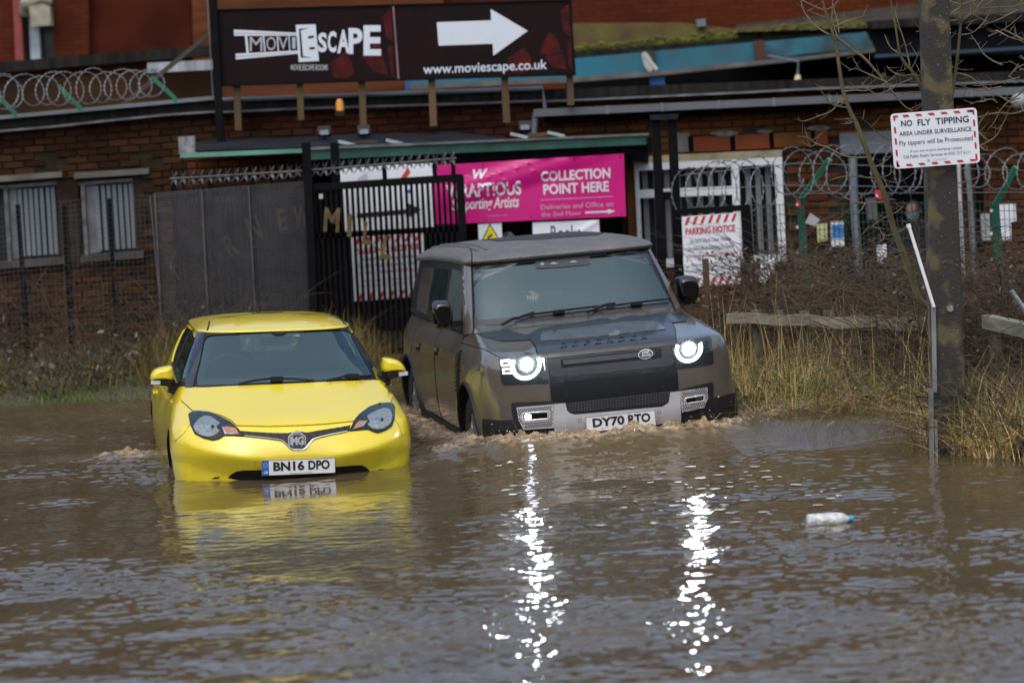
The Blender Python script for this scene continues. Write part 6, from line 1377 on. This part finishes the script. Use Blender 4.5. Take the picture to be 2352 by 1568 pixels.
coil((1800, 396), (2120, 386), 55, 9, 27.1, 'coil of razor wire between the green arm and the concrete post', 2.0, .18)
coil((2190, 392), (2400, 390), 50, 5, 27.1, 'coil of razor wire right of the concrete post', .3, .2)
for i, (a, b, lb) in enumerate((((0, 226), (34, 268), 'leftmost green bracket arm under the roof razor wire'), ((134, 198), (184, 256), 'middle green bracket arm under the roof razor wire'), ((347, 176), (402, 234), 'right green bracket arm near the coil end on the roof'))):
    q = empty('wire_bracket', at(*b, 29.4), label=lb, cat='bracket', group='green bracket arms on the flat roof'); obj('arm', pbar(MB(), a, (b[0], b[1] - 8), 9, 29.4, .03), GRN, q); obj('foot', pbar(MB(), (b[0] - 1, b[1] - 10), (b[0] + 1, b[1] + 2), 9, 29.39, .03), GRN, q)
# ================================================================ RIGHT BANK
YPOST = onz(2160, 1042).y
cpo = empty('lamp_post', onz(2180, 1042), label='mottled concrete post with white sign, standing in the water on the right', cat='post')
LICH = pm('post_concrete', (.105, .088, .045), .9, col2=(.034, .032, .027), scale=4.2, bump=.5, bscale=60, detail=3)
for n_ in LICH.node_tree.nodes:
    if n_.type == 'VALTORGB': n_.color_ramp.elements[0].position = .50; n_.color_ramp.elements[1].position = .58
def lean(x0, y0, x1, y1): return x0 + 0, y0
m = MB()
P_ = [at(*q, YPOST) for q in ((2118, -60), (2180, -60), (2228, 1075), (2151, 1075))]
bw = .035; n_ = len(m.v)
for zt in (0, 1):
    l, r_ = (P_[0], P_[1]) if zt == 0 else (P_[3], P_[2]); w_ = r_ - l
    m.v += [tuple(l + Vector((0, .03, 0))), tuple(l + w_ * .17 + Vector((0, -.012, 0))), tuple(l + w_ * .93), tuple(r_ + Vector((0, .04, 0))), tuple(r_ + Vector((0, .2, 0))), tuple(l + Vector((0, .2, 0)))]
for k in range(6): m.f.append((k, (k + 1) % 6, 6 + (k + 1) % 6, 6 + k))
m.f.append((5, 4, 3, 2, 1, 0))
obj('shaft', m, LICH, cpo)
li = MB(); rg_ = np.random.default_rng(31)
for k in range(0):
    y = rg_.uniform(20, 900); x = 2135 + y * .031 + rg_.uniform(6, 44); r_ = rg_.uniform(5, 16); n_ = 12
    li.add([at(x + r_ * rg_.uniform(.6, 1.1) * math.cos(q), y + r_ * rg_.uniform(.8, 1.7) * math.sin(q), YPOST - .018) for q in np.linspace(0, 6.283, n_ + 1)[:-1]], [tuple(range(n_))])
m = MB()
for k in range(90):
    y = rg_.uniform(0, 900); x = 2128 + y * .031 + rg_.uniform(10, 54); r_ = rg_.uniform(.7, 1.6); m.add([at(x + r_ * math.cos(q), y + r_ * math.sin(q), YPOST - .019) for q in np.linspace(0, 6.283, 6)[:-1]], [(0, 1, 2, 3, 4)])
r_ = 8; m.add([at(2182 + r_ * rg_.uniform(.8, 1.1) * math.cos(q), 708 + r_ * rg_.uniform(.9, 1.3) * math.sin(q), YPOST - .02) for q in np.linspace(0, 6.283, 13)[:-1]], [tuple(range(12))])
obj('pale_lichen', m, pm('pale_lichen', (.20, .20, .165), .95, var=.4, scale=50), cpo, kind='stuff')
m = MB()
for (a, b, c) in (((2106, 911), (2150, 914), (2232, 909)), ((2118, 985), (2150, 986), (2240, 990))): ptube(m, [a, b, c], 3.2, YPOST - .03, 6)
obj('tie_wire', m, BLK, cpo, kind='stuff')
# no-tipping plate on the post
ns = empty('tipping_sign', at(2148, 388, YPOST - .06), label='white no fly tipping notice with red dashed border on the concrete post', cat='sign'); bd = Board(at(2045, 262, YPOST - .06), at(2243, 247, YPOST - .06), at(2054, 388.5, YPOST - .06))
pl_ = obj('plate', bd.rounded(MB(), .012, .028), PAPERW, ns); m = MB(); SR = pm('sign_red', (.42, .02, .025), .4)
for k in range(6):
    u = .135 + k * .148
    bd.poly(m, [(u, .035), (u + .065, .035), (u + .085, .075), (u + .02, .075)]); bd.poly(m, [(u, .925), (u + .065, .925), (u + .085, .965), (u + .02, .965)])
for k in range(4):
    v = .24 + k * .205; bd.poly(m, [(.03, v - .005), (.052, v + .012), (.052, v + .125), (.03, v + .105)]); bd.poly(m, [(.948, v - .03), (.97, v - .012), (.97, v + .1), (.948, v + .08)])
for u, v in ((.03, .035), (.915, .035)): bd.poly(m, [(u, v), (u + .055, v), (u + .055, v + .035), (u, v + .035)])
bd.poly(m, [(.03, .07), (.05, .07), (.05, .14), (.03, .11)]); bd.poly(m, [(.95, .07), (.97, .07), (.97, .14), (.95, .11)]); bd.poly(m, [(.03, .96), (.03, .88), (.075, .96)])
obj('red_dash', m, SR, pl_, kind='stuff')
NAVY = pm('navy_ink', (.018, .018, .04), .5)
for s, q, mt, bo in (('NO', (.115, .135, .245, .245), NAVY, .02), ('FLY', (.305, .135, .46, .25), NAVY, .02), ('TIPPING', (.515, .135, .90, .255), NAVY, .02), ('AREA UNDER SURVEILLANCE', (.085, .335, .925, .415), NAVY, .008), ('Fly tippers will be Prosecuted', (.08, .50, .93, .61), NAVY, 0), ('If you see anyone dumping rubbish', (.20, .68, .80, .735), NAVY, 0), ('Call Public Realm Services on 0161 217 6111', (.115, .765, .89, .82), NAVY, 0), ('STOCKPORT', (.45, .87, .62, .905), pm('faded_ink', (.35, .42, .46), .5), 0)):
    m = MB(); bd.text(m, s, *q, bold=bo); obj('lettering', m, mt, pl_)
m = MB()
for k in range(5):
    q = 2 * math.pi * k / 5; bd.poly(m, [(.405, .888), (.405 + .02 * math.cos(q - .3), .888 + .032 * math.sin(q - .3)), (.405 + .02 * math.cos(q + .3), .888 + .032 * math.sin(q + .3))])
obj('emblem', m, pm('teal_print', (.25, .5, .5), .5), pl_)
# white leaning pole, galvanised channel
wp = empty('white_pole', at(2142, 735, YPOST - .02), label='thin white plastic pole leaning left from the concrete post', cat='pole'); obj('pole', ptube(MB(), [(2088, 520), (2145, 705)], 8, YPOST - .05, 10), pm('white_plastic', (.80, .82, .84), .35, var=.03), wp, smooth=True); obj('cap', ptube(MB(), [(2086, 515), (2089, 524)], 10.5, YPOST - .05, 10), pm('white_plastic', (.8, .82, .84)), wp, smooth=True)
gv = empty('metal_channel', at(2142, 1042, YPOST - .03), label='galvanised metal strip tied to the left edge of the concrete post', cat='strip'); GALV = pm('galvanised', (.46, .47, .48), .35, .7, col2=(.22, .23, .24), scale=14, stretch=(1, 1, .25))
obj('upper_strip', pbar(MB(), (2144, 700), (2147, 900), 9, YPOST - .03, .03), GALV, gv); obj('lower_strip', pbar(MB(), (2138, 892), (2140, 1062), 10, YPOST - .06, .03), GALV, gv); obj('back_strip', pbar(MB(), (2149, 965), (2152, 1062), 6, YPOST - .04, .02), GALV, gv)
# knee rail of weathered timber
WOODW = pm('weathered_wood', (.30, .29, .22), .85, col2=(.15, .148, .108), scale=3, bump=.5, bscale=30, stretch=(.6, 1, 6)); WOODV = pm('weathered_post', (.17, .16, .10), .85, col2=(.08, .08, .045), scale=3, bump=.5, bscale=30, stretch=(6, 1, .5))
kr = empty('knee_rail', at(1900, 960, 22.6), label='weathered timber knee rail fence sagging above the flood on the right bank', cat='fence')
Yr = lambda x: 23.5 - (x - 1675) * .0030
rail = [(1668, 733), (1720, 731), (1790, 736), (1850, 735), (1905, 742), (1960, 741), (2012, 737)]; rail2 = [(2014, 738), (2070, 745), (2110, 742), (2146, 742)]
def rail_mb(pts, hh, bow=3):
    m = MB(); rows = []
    for x, y in sm(pts, 5, False):
        Y = Yr(x); h_ = hh * (1 + (x - 1668) * .0005) / 2; d = .045
        rows.append([at(x, y - h_, Y - d), at(x, y + h_, Y - d), at(x, y + h_ - 1, Y + d), at(x, y - h_ - 1.5, Y + d)])
    m.grid(rows, True); m.f.append((0, 1, 2, 3)); k = len(m.v); m.f.append((k - 1, k - 2, k - 3, k - 4)); return m
obj('rail', rail_mb(rail, 22), WOODW, kr); obj('rail', rail_mb(rail2, 25), WOODW, kr); obj('rail', rail_mb([(1905, 860), (1960, 866), (2020, 869), (2082, 872)], 26), WOODW, kr, label='low broken rail near the water')
for x, w_, t_, lw in ((1690, 14, 716, 0), (1737, 22, 712, 0), (1790, 16, 712, 1), (1847, 23, 714, 0), (1903, 24, 713, 0), (1967, 25, 722, 0), (2025, 27, 728, 0), (2088, 28, 718, 0)):
    m = MB(); drop_to(m, (x, t_), (x + 8, 960), Yr(x) + .09, w_, .08); obj('post', m, WOODV, kr)
obj('rotten_stake', pbar(MB(), (2082, 835), (2098, 948), 11, 21.9, .03), pm('rotten_wood', (.13, .10, .075), .9, var=.4, scale=12), kr)
kr2 = empty('knee_rail', at(2310, 900, 20.8), label='short length of timber knee rail at the right edge beyond the post', cat='fence'); obj('rail', MB().bar(at(2268, 738, 21.3), at(2420, 772, 20.0), .1, .09, side=(0, 0, 1)), WOODW, kr2); obj('post', drop_to(MB(), (2282, 725), (2296, 960), 21.25, 26, .08), WOODV, kr2); obj('post', drop_to(MB(), (2195, 722), (2212, 960), 21.6, 22, .08), WOODV, kr2)
for x, y0, x1, y1, Y, lb in ((1620, 594, 1625, 700, 25.2, 'yellowed timber stake in front of the parking notice'), (1874, 622, 1880, 668, 25.6, 'short yellowed stump stake at the bramble top'), (2035, 590, 2040, 640, 25.6, 'short mossy stake by the torn white sheet')):
    q = obj('stake', drop_to(MB(), (x, y0), (x1, y1), Y, 14, .05), WOODP, label=lb, cat='stake')
o = obj('scaffold_tube', ptube(MB(), [(2322, 668), (2360, 720), (2420, 800)], 13, 20.6, 12), GALV, smooth=True, label='grey steel tube leaning at the right edge of the bank', cat='tube')
obj('dark_board', slab(MB(), [(2316, 1056), (2362, 1004), (2420, 985), (2420, 1056)], 19.0, .04), pm('tarp_black', (.018, .018, .02), .35), label='black sheet corner at the water edge, far right', cat='sheet')
obj('plank', slab(MB(), [(1832, 958), (1842, 942), (1872, 940), (1872, 964)], 21.4, .05), pm('pale_plank', (.24, .17, .10), .8, var=.2), label='pale broken plank end lying in the grass at the shore', cat='plank')
lt = MB(); lt.add([at(1712, 958, 21.2), at(1722, 950, 21.25), at(1730, 962, 21.2), at(1724, 970, 21.1), at(1714, 968, 21.15)], [(0, 1, 2), (0, 2, 3), (0, 3, 4)]); obj('litter', lt, PAPERW, label='crumpled white litter at the shore beside the car', cat='litter')
# floating bottle
bp_ = onz(1905, 1200); bo = empty('plastic_bottle', bp_, (0, 0, R(4)), 'clear plastic bottle with blue cap floating on its side', 'bottle')
prof = [(.001, -.135), (.03, -.134), (.041, -.125), (.042, -.09), (.038, -.08), (.042, -.07), (.042, -.03), (.038, -.02), (.042, -.01), (.042, .05), (.036, .085), (.018, .108), (.014, .118)]
obj('bottle_shell', MB().lathe(prof, (0, 0, .018), 'x', 20), pm('clear_plastic', (.55, .58, .57), .15, var=.3, scale=30, coat=.6, bump=.8, bscale=40), bo, smooth=True, local=True); obj('cap', MB().lathe([(.001, .142), (.017, .141), (.018, .118), (.001, .117)], (0, 0, .018), 'x', 16), pm('blue_cap', (.01, .30, .48), .35), bo, smooth=True, local=True)
# ---------------------------------------------------------------- saplings
BARK = pm('olive_bark', (.115, .098, .030), .7, col2=(.055, .045, .018), scale=8, bump=.3, bscale=60); TWIG = pm('grey_twig', (.17, .145, .085), .7, col2=(.09, .07, .04), scale=8)
z7 = lambda pts: [(1760.6 + x * .2514, y * .2514) for x, y in pts]
def sapling(label, trunk, w0, w1, branches, Y, parent_pos):
    q = empty('sapling', parent_pos, label=label, cat='tree', group='bare saplings round the concrete post'); n = len(trunk); P = [at(x, y, Y) for x, y in sm(trunk, 4, False)]
    obj('trunk', MB().tube(P, [pxw(w0 + (w1 - w0) * i / (len(P) - 1), Y) / 2 for i in range(len(P))], 9), BARK, q, smooth=True)
    for b, w_ in branches:
        pts = sm(b, 4, False); dy = random.uniform(-.35, .35); k = len(pts); B = [at(x, y, Y + dy * i / k) for i, (x, y) in enumerate(pts)]
        m = MB().tube(B, [pxw(w_ * (1 - .7 * i / (k - 1)), Y) / 2 + .0006 for i in range(k)], 6)
        for i in range(2, k - 1, 2):                         # buds and twiglets
            if random.random() < .75:
                a = B[i]; d = Vector((random.uniform(-1, 1), random.uniform(-.6, .6), random.uniform(-.2, 1))).normalized() * random.uniform(.02, .13); m.tube([a, a + d * .6 + Vector((0, 0, -.004)), a + d], [.0022, .0018, .001], 4)
        obj('branch', m, TWIG, q, smooth=True)
    return q
trA = z7([(500, -60), (525, 60), (560, 180), (610, 320), (640, 450), (670, 650), (700, 830), (760, 1010), (820, 1130), (890, 1310), (960, 1500)]) + [(2012, 400), (2032, 450), (2052, 522), (2082, 600), (2104, 668), (2120, 696), (2150, 715)]
brA = [([(640, 345), (700, 390), (800, 470), (880, 520), (1000, 650), (1100, 770), (1190, 890), (1260, 970), (1335, 1015)], 7.5), ([(650, 340), (540, 300), (430, 220), (350, 120), (320, 40), (330, -10)], 4), ([(560, 170), (450, 130), (370, 100), (330, 60)], 3), ([(530, 95), (440, 60), (350, 15), (310, -10)], 3), ([(530, 90), (600, 70), (650, 10)], 3), ([(610, 250), (720, 200), (820, 165), (925, 145)], 3), ([(650, 340), (600, 200), (600, 100), (605, -10)], 3.5), ([(660, 300), (650, 200), (620, 100), (600, 0)], 2.5),
  ([(700, 840), (800, 825), (900, 830), (1000, 800), (1100, 750), (1190, 680)], 4), ([(760, 985), (640, 970), (570, 930), (500, 830), (440, 760)], 3.5), ([(720, 905), (660, 930), (600, 1010), (480, 1060), (330, 1110), (290, 1070)], 3.5), ([(800, 1080), (720, 1090), (620, 1090)], 2.5), ([(800, 1105), (750, 1130), (680, 1130)], 2.5), ([(920, 1435), (800, 1440), (680, 1410), (560, 1350), (450, 1310), (380, 1260), (280, 1245)], 4), ([(450, 1310), (400, 1340), (310, 1280)], 2.5), ([(1140, 1275), (1080, 1260), (1000, 1200), (920, 1120), (850, 1070)], 3), ([(1100, 750), (1000, 710), (870, 650), (800, 630), (750, 650)], 3), ([(860, 640), (800, 560), (775, 470), (770, 380)], 2.5)]
z6b = lambda pts: [(1845 + x * .2693, 219.6 + y * .2693) for x, y in pts]
brA2 = [([(690, 905), (600, 910), (500, 915), (400, 890), (310, 830)], 4.5), ([(530, 915), (480, 990), (400, 1040)], 2.5), ([(700, 900), (760, 885), (795, 892)], 3), ([(740, 1020), (800, 990), (855, 940)], 3), ([(735, 1025), (660, 1060), (615, 1095)], 2.5), ([(775, 1180), (690, 1190), (640, 1130), (545, 1115)], 3), ([(690, 1190), (680, 1230), (630, 1255), (555, 1232)], 2.5), ([(800, 1170), (870, 1130), (930, 1080)], 3), ([(860, 1320), (800, 1335), (740, 1328)], 2.5), ([(885, 1465), (830, 1470), (770, 1488)], 2.5), ([(900, 1460), (955, 1435)], 2.5), ([(630, 705), (540, 700), (470, 690), (350, 690), (220, 725)], 4), ([(640, 700), (740, 670), (745, 580)], 2.5), ([(620, 610), (720, 545), (760, 500)], 2.5), ([(660, 800), (760, 760)], 2), ([(650, 690), (760, 740), (860, 720), (990, 620)], 2.5)]
sapling('crooked olive sapling curving up left of the concrete post', trA, 5, 17, [(z7(b), w) for b, w in brA] + [(z6b(b), w) for b, w in brA2], YPOST + .55, at(2150, 715, YPOST + .55))
brB = [([(1310, 600), (1270, 420), (1200, 200), (1165, 60)], 3.5), ([(1215, 490), (1130, 430), (1080, 320)], 3), ([(1340, 680), (1220, 690), (1130, 640), (1100, 605)], 3), ([(1330, 720), (1230, 760), (1130, 820), (1000, 860), (900, 790), (870, 755)], 3.5), ([(1320, 640), (1360, 560), (1400, 470), (1420, 400)], 2.5), ([(1330, 680), (1390, 690), (1415, 640)], 2.5), ([(1430, 850), (1330, 845), (1280, 870), (1220, 840)], 2.5), ([(1430, 860), (1415, 960), (1370, 1000), (1330, 1002)], 3), ([(1310, 600), (1260, 640), (1190, 650)], 2)]
sapling('slim forked shoot rising just left of the concrete post above the sign', z7([(1130, -30), (1150, 100), (1180, 250), (1210, 450), (1250, 560), (1320, 640), (1390, 750), (1440, 870)]), 3, 9, [(z7(b), w) for b, w in brB], YPOST + .35, at(2122, 216, YPOST + .35))
brC = [([(1640, 190), (1760, 180), (1900, 110), (2000, 50), (2090, -5)], 3.5), ([(1780, 320), (1880, 300), (1980, 210), (2050, 90)], 3), ([(1740, 670), (1850, 700), (2000, 800), (2120, 870), (2240, 940), (2300, 930)], 4), ([(1790, 40), (1850, 20), (1920, -5)], 3), ([(1670, 640), (1750, 590), (1800, 545)], 2.5), ([(1770, 165), (1720, 150), (1670, 100)], 2.5), ([(1740, 625), (1800, 640), (1890, 635)], 2), ([(1700, 870), (1780, 870), (1820, 890)], 2), ([(1880, 290), (1840, 270), (1820, 250)], 2), ([(1770, 40), (1700, 20), (1650, 5)], 3)]
sapling('pale straight stem right of the concrete post with long drooping twig', z7([(1775, -30), (1770, 250), (1735, 600), (1700, 830), (1662, 1000)]) + [(2168, 330)], 5, 10, [(z7(b), w) for b, w in brC], YPOST + .4, at(2168, 330, YPOST + .4))
sapling('short dark stem hugging the right side of the concrete post', z7([(1632, -30), (1628, 250), (1640, 500), (1662, 650), (1642, 790)]), 9, 7, [(z7([(1630, 380), (1660, 385), (1690, 370)]), 2.5)], YPOST + .3, at(2173, 200, YPOST + .3))
brE = [(z7([(2352, 1010), (2250, 1040), (2120, 1030), (2000, 1055), (1915, 1072)]), 4.5), (z7([(2352, 1010), (2330, 980), (2345, 940)]), 3), (z7([(1945, 1335), (2090, 1250), (2160, 1130), (2200, 1050)]), 3), (z7([(1950, 1335), (2010, 1375), (2140, 1370)]), 2.5), ([(2185, 424), (2235, 412), (2278, 388)], 3), ([(2190, 750), (2215, 700), (2238, 690)], 2.5)]
rg_ = np.random.default_rng(77)
for k in range(26):
    x, y = rg_.uniform(2200, 2380), rg_.uniform(-10, 300); L_ = rg_.uniform(50, 150); a = rg_.uniform(2.4, 3.8) if k % 2 else rg_.uniform(-.6, .6); b = [(x, y)]
    for j in range(4): a += rg_.normal(0, .25); b.append((b[-1][0] + L_ / 4 * math.cos(a), b[-1][1] + L_ / 4 * math.sin(a)))
    brE.append((b, rg_.uniform(2, 4)))
sapling('tangle of dark bare twigs reaching in from the right edge', [(2420, -40), (2390, 120), (2368, 255), (2380, 420), (2400, 640)], 8, 14, brE, YPOST + 1.6, at(2400, 640, YPOST + 1.6))
for pts, lb in (([(2112, 1042), (2096, 1010), (2080, 972)], 'upright reddish twig rising from the water, tallest left of the post foot'), ([(2118, 1040), (2090, 1000), (2035, 968)], 'twig slanting low over the water, left of the concrete post'), ([(2122, 1012), (2132, 985), (2138, 960)], 'short twig standing against the galvanised strip')):
    m = MB(); B = [at(x, y, 19.9) for x, y in sm(pts, 4, False)]; m.tube(B, [.004 * (1 - .7 * i / len(B)) for i in range(len(B))], 5); obj('bare_twig', m, CANE, smooth=True, label=lb, cat='twig', group='twigs in the shallows')
np_obj('post_weeds', [stems(160, lambda r, n: np.c_[r.uniform(3.0, 3.75, n), r.uniform(19.35, 20.1, n)], .75, .003, 41, arch=.5), ], pm('dead_weed', (.20, .15, .07), .8, col2=(.09, .06, .03), scale=2, island=.4), kind='stuff', label='dead weed stems at the foot of the post')
# ================================================================ PEOPLE
SKIN = pm('skin', (.46, .25, .17), .55, var=.08); HAIR = pm('dark_hair', (.02, .015, .012), .6); COAT = pm('dark_coat', (.016, .018, .022), .85, var=.2)
def figure(q, head, hr, shoulder_w, joints, edges, mat, face=(0, -1, 0), mask=None, hair=True):
    obj('body', skin(joints, edges, 2), mat, q, smooth=True)
    hd = MB(); c = Vector(head); f = Vector(face).normalized(); s_ = Vector((0, 0, 1)).cross(f).normalized()
    rows = []
    for i in range(15):                                       # skull, brow, cheek and chin in one surface
        t_ = i / 14; z = hr * 1.38 * math.cos(math.pi * t_); r_ = math.sin(math.pi * t_) ** .8; row = []
        for j in range(20):
            a = 2 * math.pi * j / 20; fw = math.cos(a); sd_ = math.sin(a); dep = 1.12 * r_ * hr * fw * (1.0 if fw > 0 else 1.1); wid = .86 * r_ * hr * sd_
            if fw > .2 and -.5 < z / hr < .2 and abs(sd_) < .35: dep += hr * .22 * (1 - abs(z / hr + .18) / .4) * (1 - abs(sd_) / .35) if abs(z / hr + .18) < .4 else 0
            if z < -hr * .5: wid *= .84; dep = dep * .92 + (hr * .06 if fw > 0 else 0)
            row.append(c + f * dep + s_ * wid + Vector((0, 0, z)))
        rows.append(row)
    hd.grid(rows, True); h_ = obj('head', hd, SKIN, q, smooth=True)
    for sg_ in (-1, 1):
        obj('ear', MB().sphere(c + s_ * sg_ * hr * .88, (hr * .14, hr * .2, hr * .3), 8, 6), SKIN, h_, smooth=True); obj('eye', MB().sphere(c + f * hr * .98 + s_ * sg_ * hr * .34 + Vector((0, 0, hr * .08)), hr * .12, 8, 6), INK, h_, smooth=True)
    obj('mouth', MB().sphere(c + f * hr * .98 + Vector((0, 0, -hr * .68)), (hr * .3, hr * .1, hr * .06), 8, 5), pm('lip', (.3, .1, .09), .5), h_, smooth=True)
    if hair:
        hm = MB(); rows = []
        for i in range(8):
            t_ = i / 7 * .52; z = hr * 1.46 * math.cos(math.pi * t_); r_ = math.sin(math.pi * t_) ** .8 * 1.08; rows.append([c + f * (1.1 * r_ * hr * math.cos(a) * (1 if math.cos(a) < .2 or i < 4 else .8) - hr * .06) + s_ * (.9 * r_ * hr * math.sin(a)) + Vector((0, 0, z)) for a in np.linspace(0, 2 * math.pi, 19)[:-1]])
        hm.grid(rows, True); obj('hair', hm, HAIR, h_, smooth=True)
    if mask:
        mm = MB(); rows = []
        for i in range(7):
            z = hr * (-.05 - .85 * i / 6); r_ = math.sin(math.acos(max(-1, min(1, z / hr / 1.38)))) ** .8
            rows.append([c + f * (1.22 * r_ * hr * math.cos(a) + hr * .12 * math.exp(-(a / .35) ** 2)) + s_ * (.94 * r_ * hr * math.sin(a)) + Vector((0, 0, z)) for a in np.linspace(-1.25, 1.25, 11)])
        mm.grid(rows); obj('face_mask', mm, mask, h_, smooth=True)
    return h_
def hand(q, c, d, up_, mat, s=1.0, name='hand'):
    """palm and five curled fingers closing over something; d: knuckle direction, up_: back of the hand"""
    c = Vector(c); d = Vector(d).normalized(); u_ = Vector(up_); u_ = (u_ - d * u_.dot(d)).normalized(); w_ = d.cross(u_); J = []; E_ = []
    m = MB(); m.smooth = True
    pj = [(*(c - d * .05 * s), .026 * s, .018 * s), (*(c), .040 * s, .017 * s), (*(c + d * .03 * s), .042 * s, .016 * s)]; p_ = skin(pj, [(0, 1), (1, 2)], 2); m.add(p_.v, p_.f)
    for k, ln in enumerate((.92, 1.0, .95, .78)):
        b = c + d * .035 * s + w_ * (-.031 + .0205 * k) * s; L_ = .034 * s * ln
        pts = [b - d * .02 * s, b + u_ * .006 * s, b + d * L_ * .9 - u_ * .004 * s, b + d * L_ * .95 - u_ * .030 * s * ln, b + d * L_ * .25 - u_ * .040 * s * ln]; p_ = skin([(*p, r_ * s) for p, r_ in zip(pts, (.0095, .0105, .0095, .0085, .0075))], [(0, 1), (1, 2), (2, 3), (3, 4)], 1); m.add(p_.v, p_.f)
    b = c - w_ * .03 * s - d * .015 * s; pts = [b, b - w_ * .018 * s + d * .012 * s - u_ * .008 * s, b - w_ * .018 * s + d * .035 * s - u_ * .022 * s, b - w_ * .006 * s + d * .05 * s - u_ * .03 * s]; p_ = skin([(*p, r_ * s) for p, r_ in zip(pts, (.012, .0115, .0105, .009))], [(0, 1), (1, 2), (2, 3)], 1); m.add(p_.v, p_.f)
    return obj(name, m, mat, q, smooth=True)
# driver, seated behind the wheel (car space -> world)
Mdf = Matrix.Translation(DF_LOC) @ DF_ROT.to_matrix().to_4x4(); T_ = lambda x, y, z: Mdf @ Vector((x, y, z))
dv = empty('person', T_(-.40, 2.3, .85), label='driver in a dark top seated in the brown car, one hand on the wheel', cat='person')
J = [(-.40, 2.32, .80, .17, .13), (-.40, 2.30, 1.0, .16, .12), (-.40, 2.24, 1.22, .17, .11), (-.40, 2.22, 1.34, .10, .08), (-.40, 2.20, 1.42, .055, .055), (-.58, 2.22, 1.29, .065), (-.62, 2.08, 1.12, .05), (-.50, 1.93, 1.27, .038), (-.22, 2.22, 1.29, .065), (-.16, 2.06, 1.20, .05), (-.235, 1.84, 1.415, .034), (-.50, 1.95, .78, .09), (-.30, 1.95, .78, .09)]
Jw = [(*T_(*j[:3]), *j[3:]) for j in J]
figure(dv, T_(-.41, 2.16, 1.535), .082, .4, Jw, [(0, 1), (1, 2), (2, 3), (3, 4), (3, 5), (5, 6), (6, 7), (3, 8), (8, 9), (9, 10), (0, 11), (0, 12)], pm('driver_top', (.05, .055, .065), .85), face=(.1, -1, -.05))
hand(dv, T_(-.245, 1.78, 1.445), (0, -1, -.45), (.1, -.4, 1), SKIN, 1.05); hand(dv, T_(-.545, 1.86, 1.30), (0, -1, .1), (-.6, 0, .6), SKIN, 1.0)
# onlooker in the doorway
YP = 30.6; hc = at(2096, 486, YP); sp = empty('person', (hc.x, YP, hc.z - 1.6), label='person in dark clothes and pale blue face mask standing in the doorway', cat='person'); x, z = hc.x, hc.z; fz_ = z - 1.62
J = [(x, YP, fz_ + .92, .15, .11), (x, YP, fz_ + 1.12, .14, .10), (x, YP, fz_ + 1.32, .17, .11), (x, YP, fz_ + 1.42, .10, .08), (x, YP, fz_ + 1.50, .055, .055), (x - .19, YP, fz_ + 1.36, .065), (x - .24, YP + .02, fz_ + 1.08, .05), (x - .22, YP - .08, fz_ + .86, .036), (x + .19, YP, fz_ + 1.36, .065), (x + .24, YP + .02, fz_ + 1.08, .05), (x + .22, YP - .08, fz_ + .86, .036), (x - .1, YP, fz_ + .84, .10), (x - .11, YP, fz_ + .46, .065), (x - .11, YP + .02, fz_ + .07, .05), (x - .12, YP - .14, fz_ + .03, .04), (x + .1, YP, fz_ + .84, .10), (x + .11, YP, fz_ + .46, .065), (x + .11, YP + .02, fz_ + .07, .05), (x + .12, YP - .14, fz_ + .03, .04)]
figure(sp, (x, YP - .03, z), .083, .4, J, [(0, 1), (1, 2), (2, 3), (3, 4), (3, 5), (5, 6), (6, 7), (3, 8), (8, 9), (9, 10), (0, 11), (11, 12), (12, 13), (13, 14), (0, 15), (15, 16), (16, 17), (17, 18)], COAT, face=(-.35, -1, 0), mask=pm('mask_blue', (.30, .52, .60), .8))
hand(sp, (x - .215, YP - .12, fz_ + .80), (0, -.2, -1), (-1, 0, 0), SKIN); hand(sp, (x + .215, YP - .12, fz_ + .80), (0, -.2, -1), (1, 0, 0), SKIN)
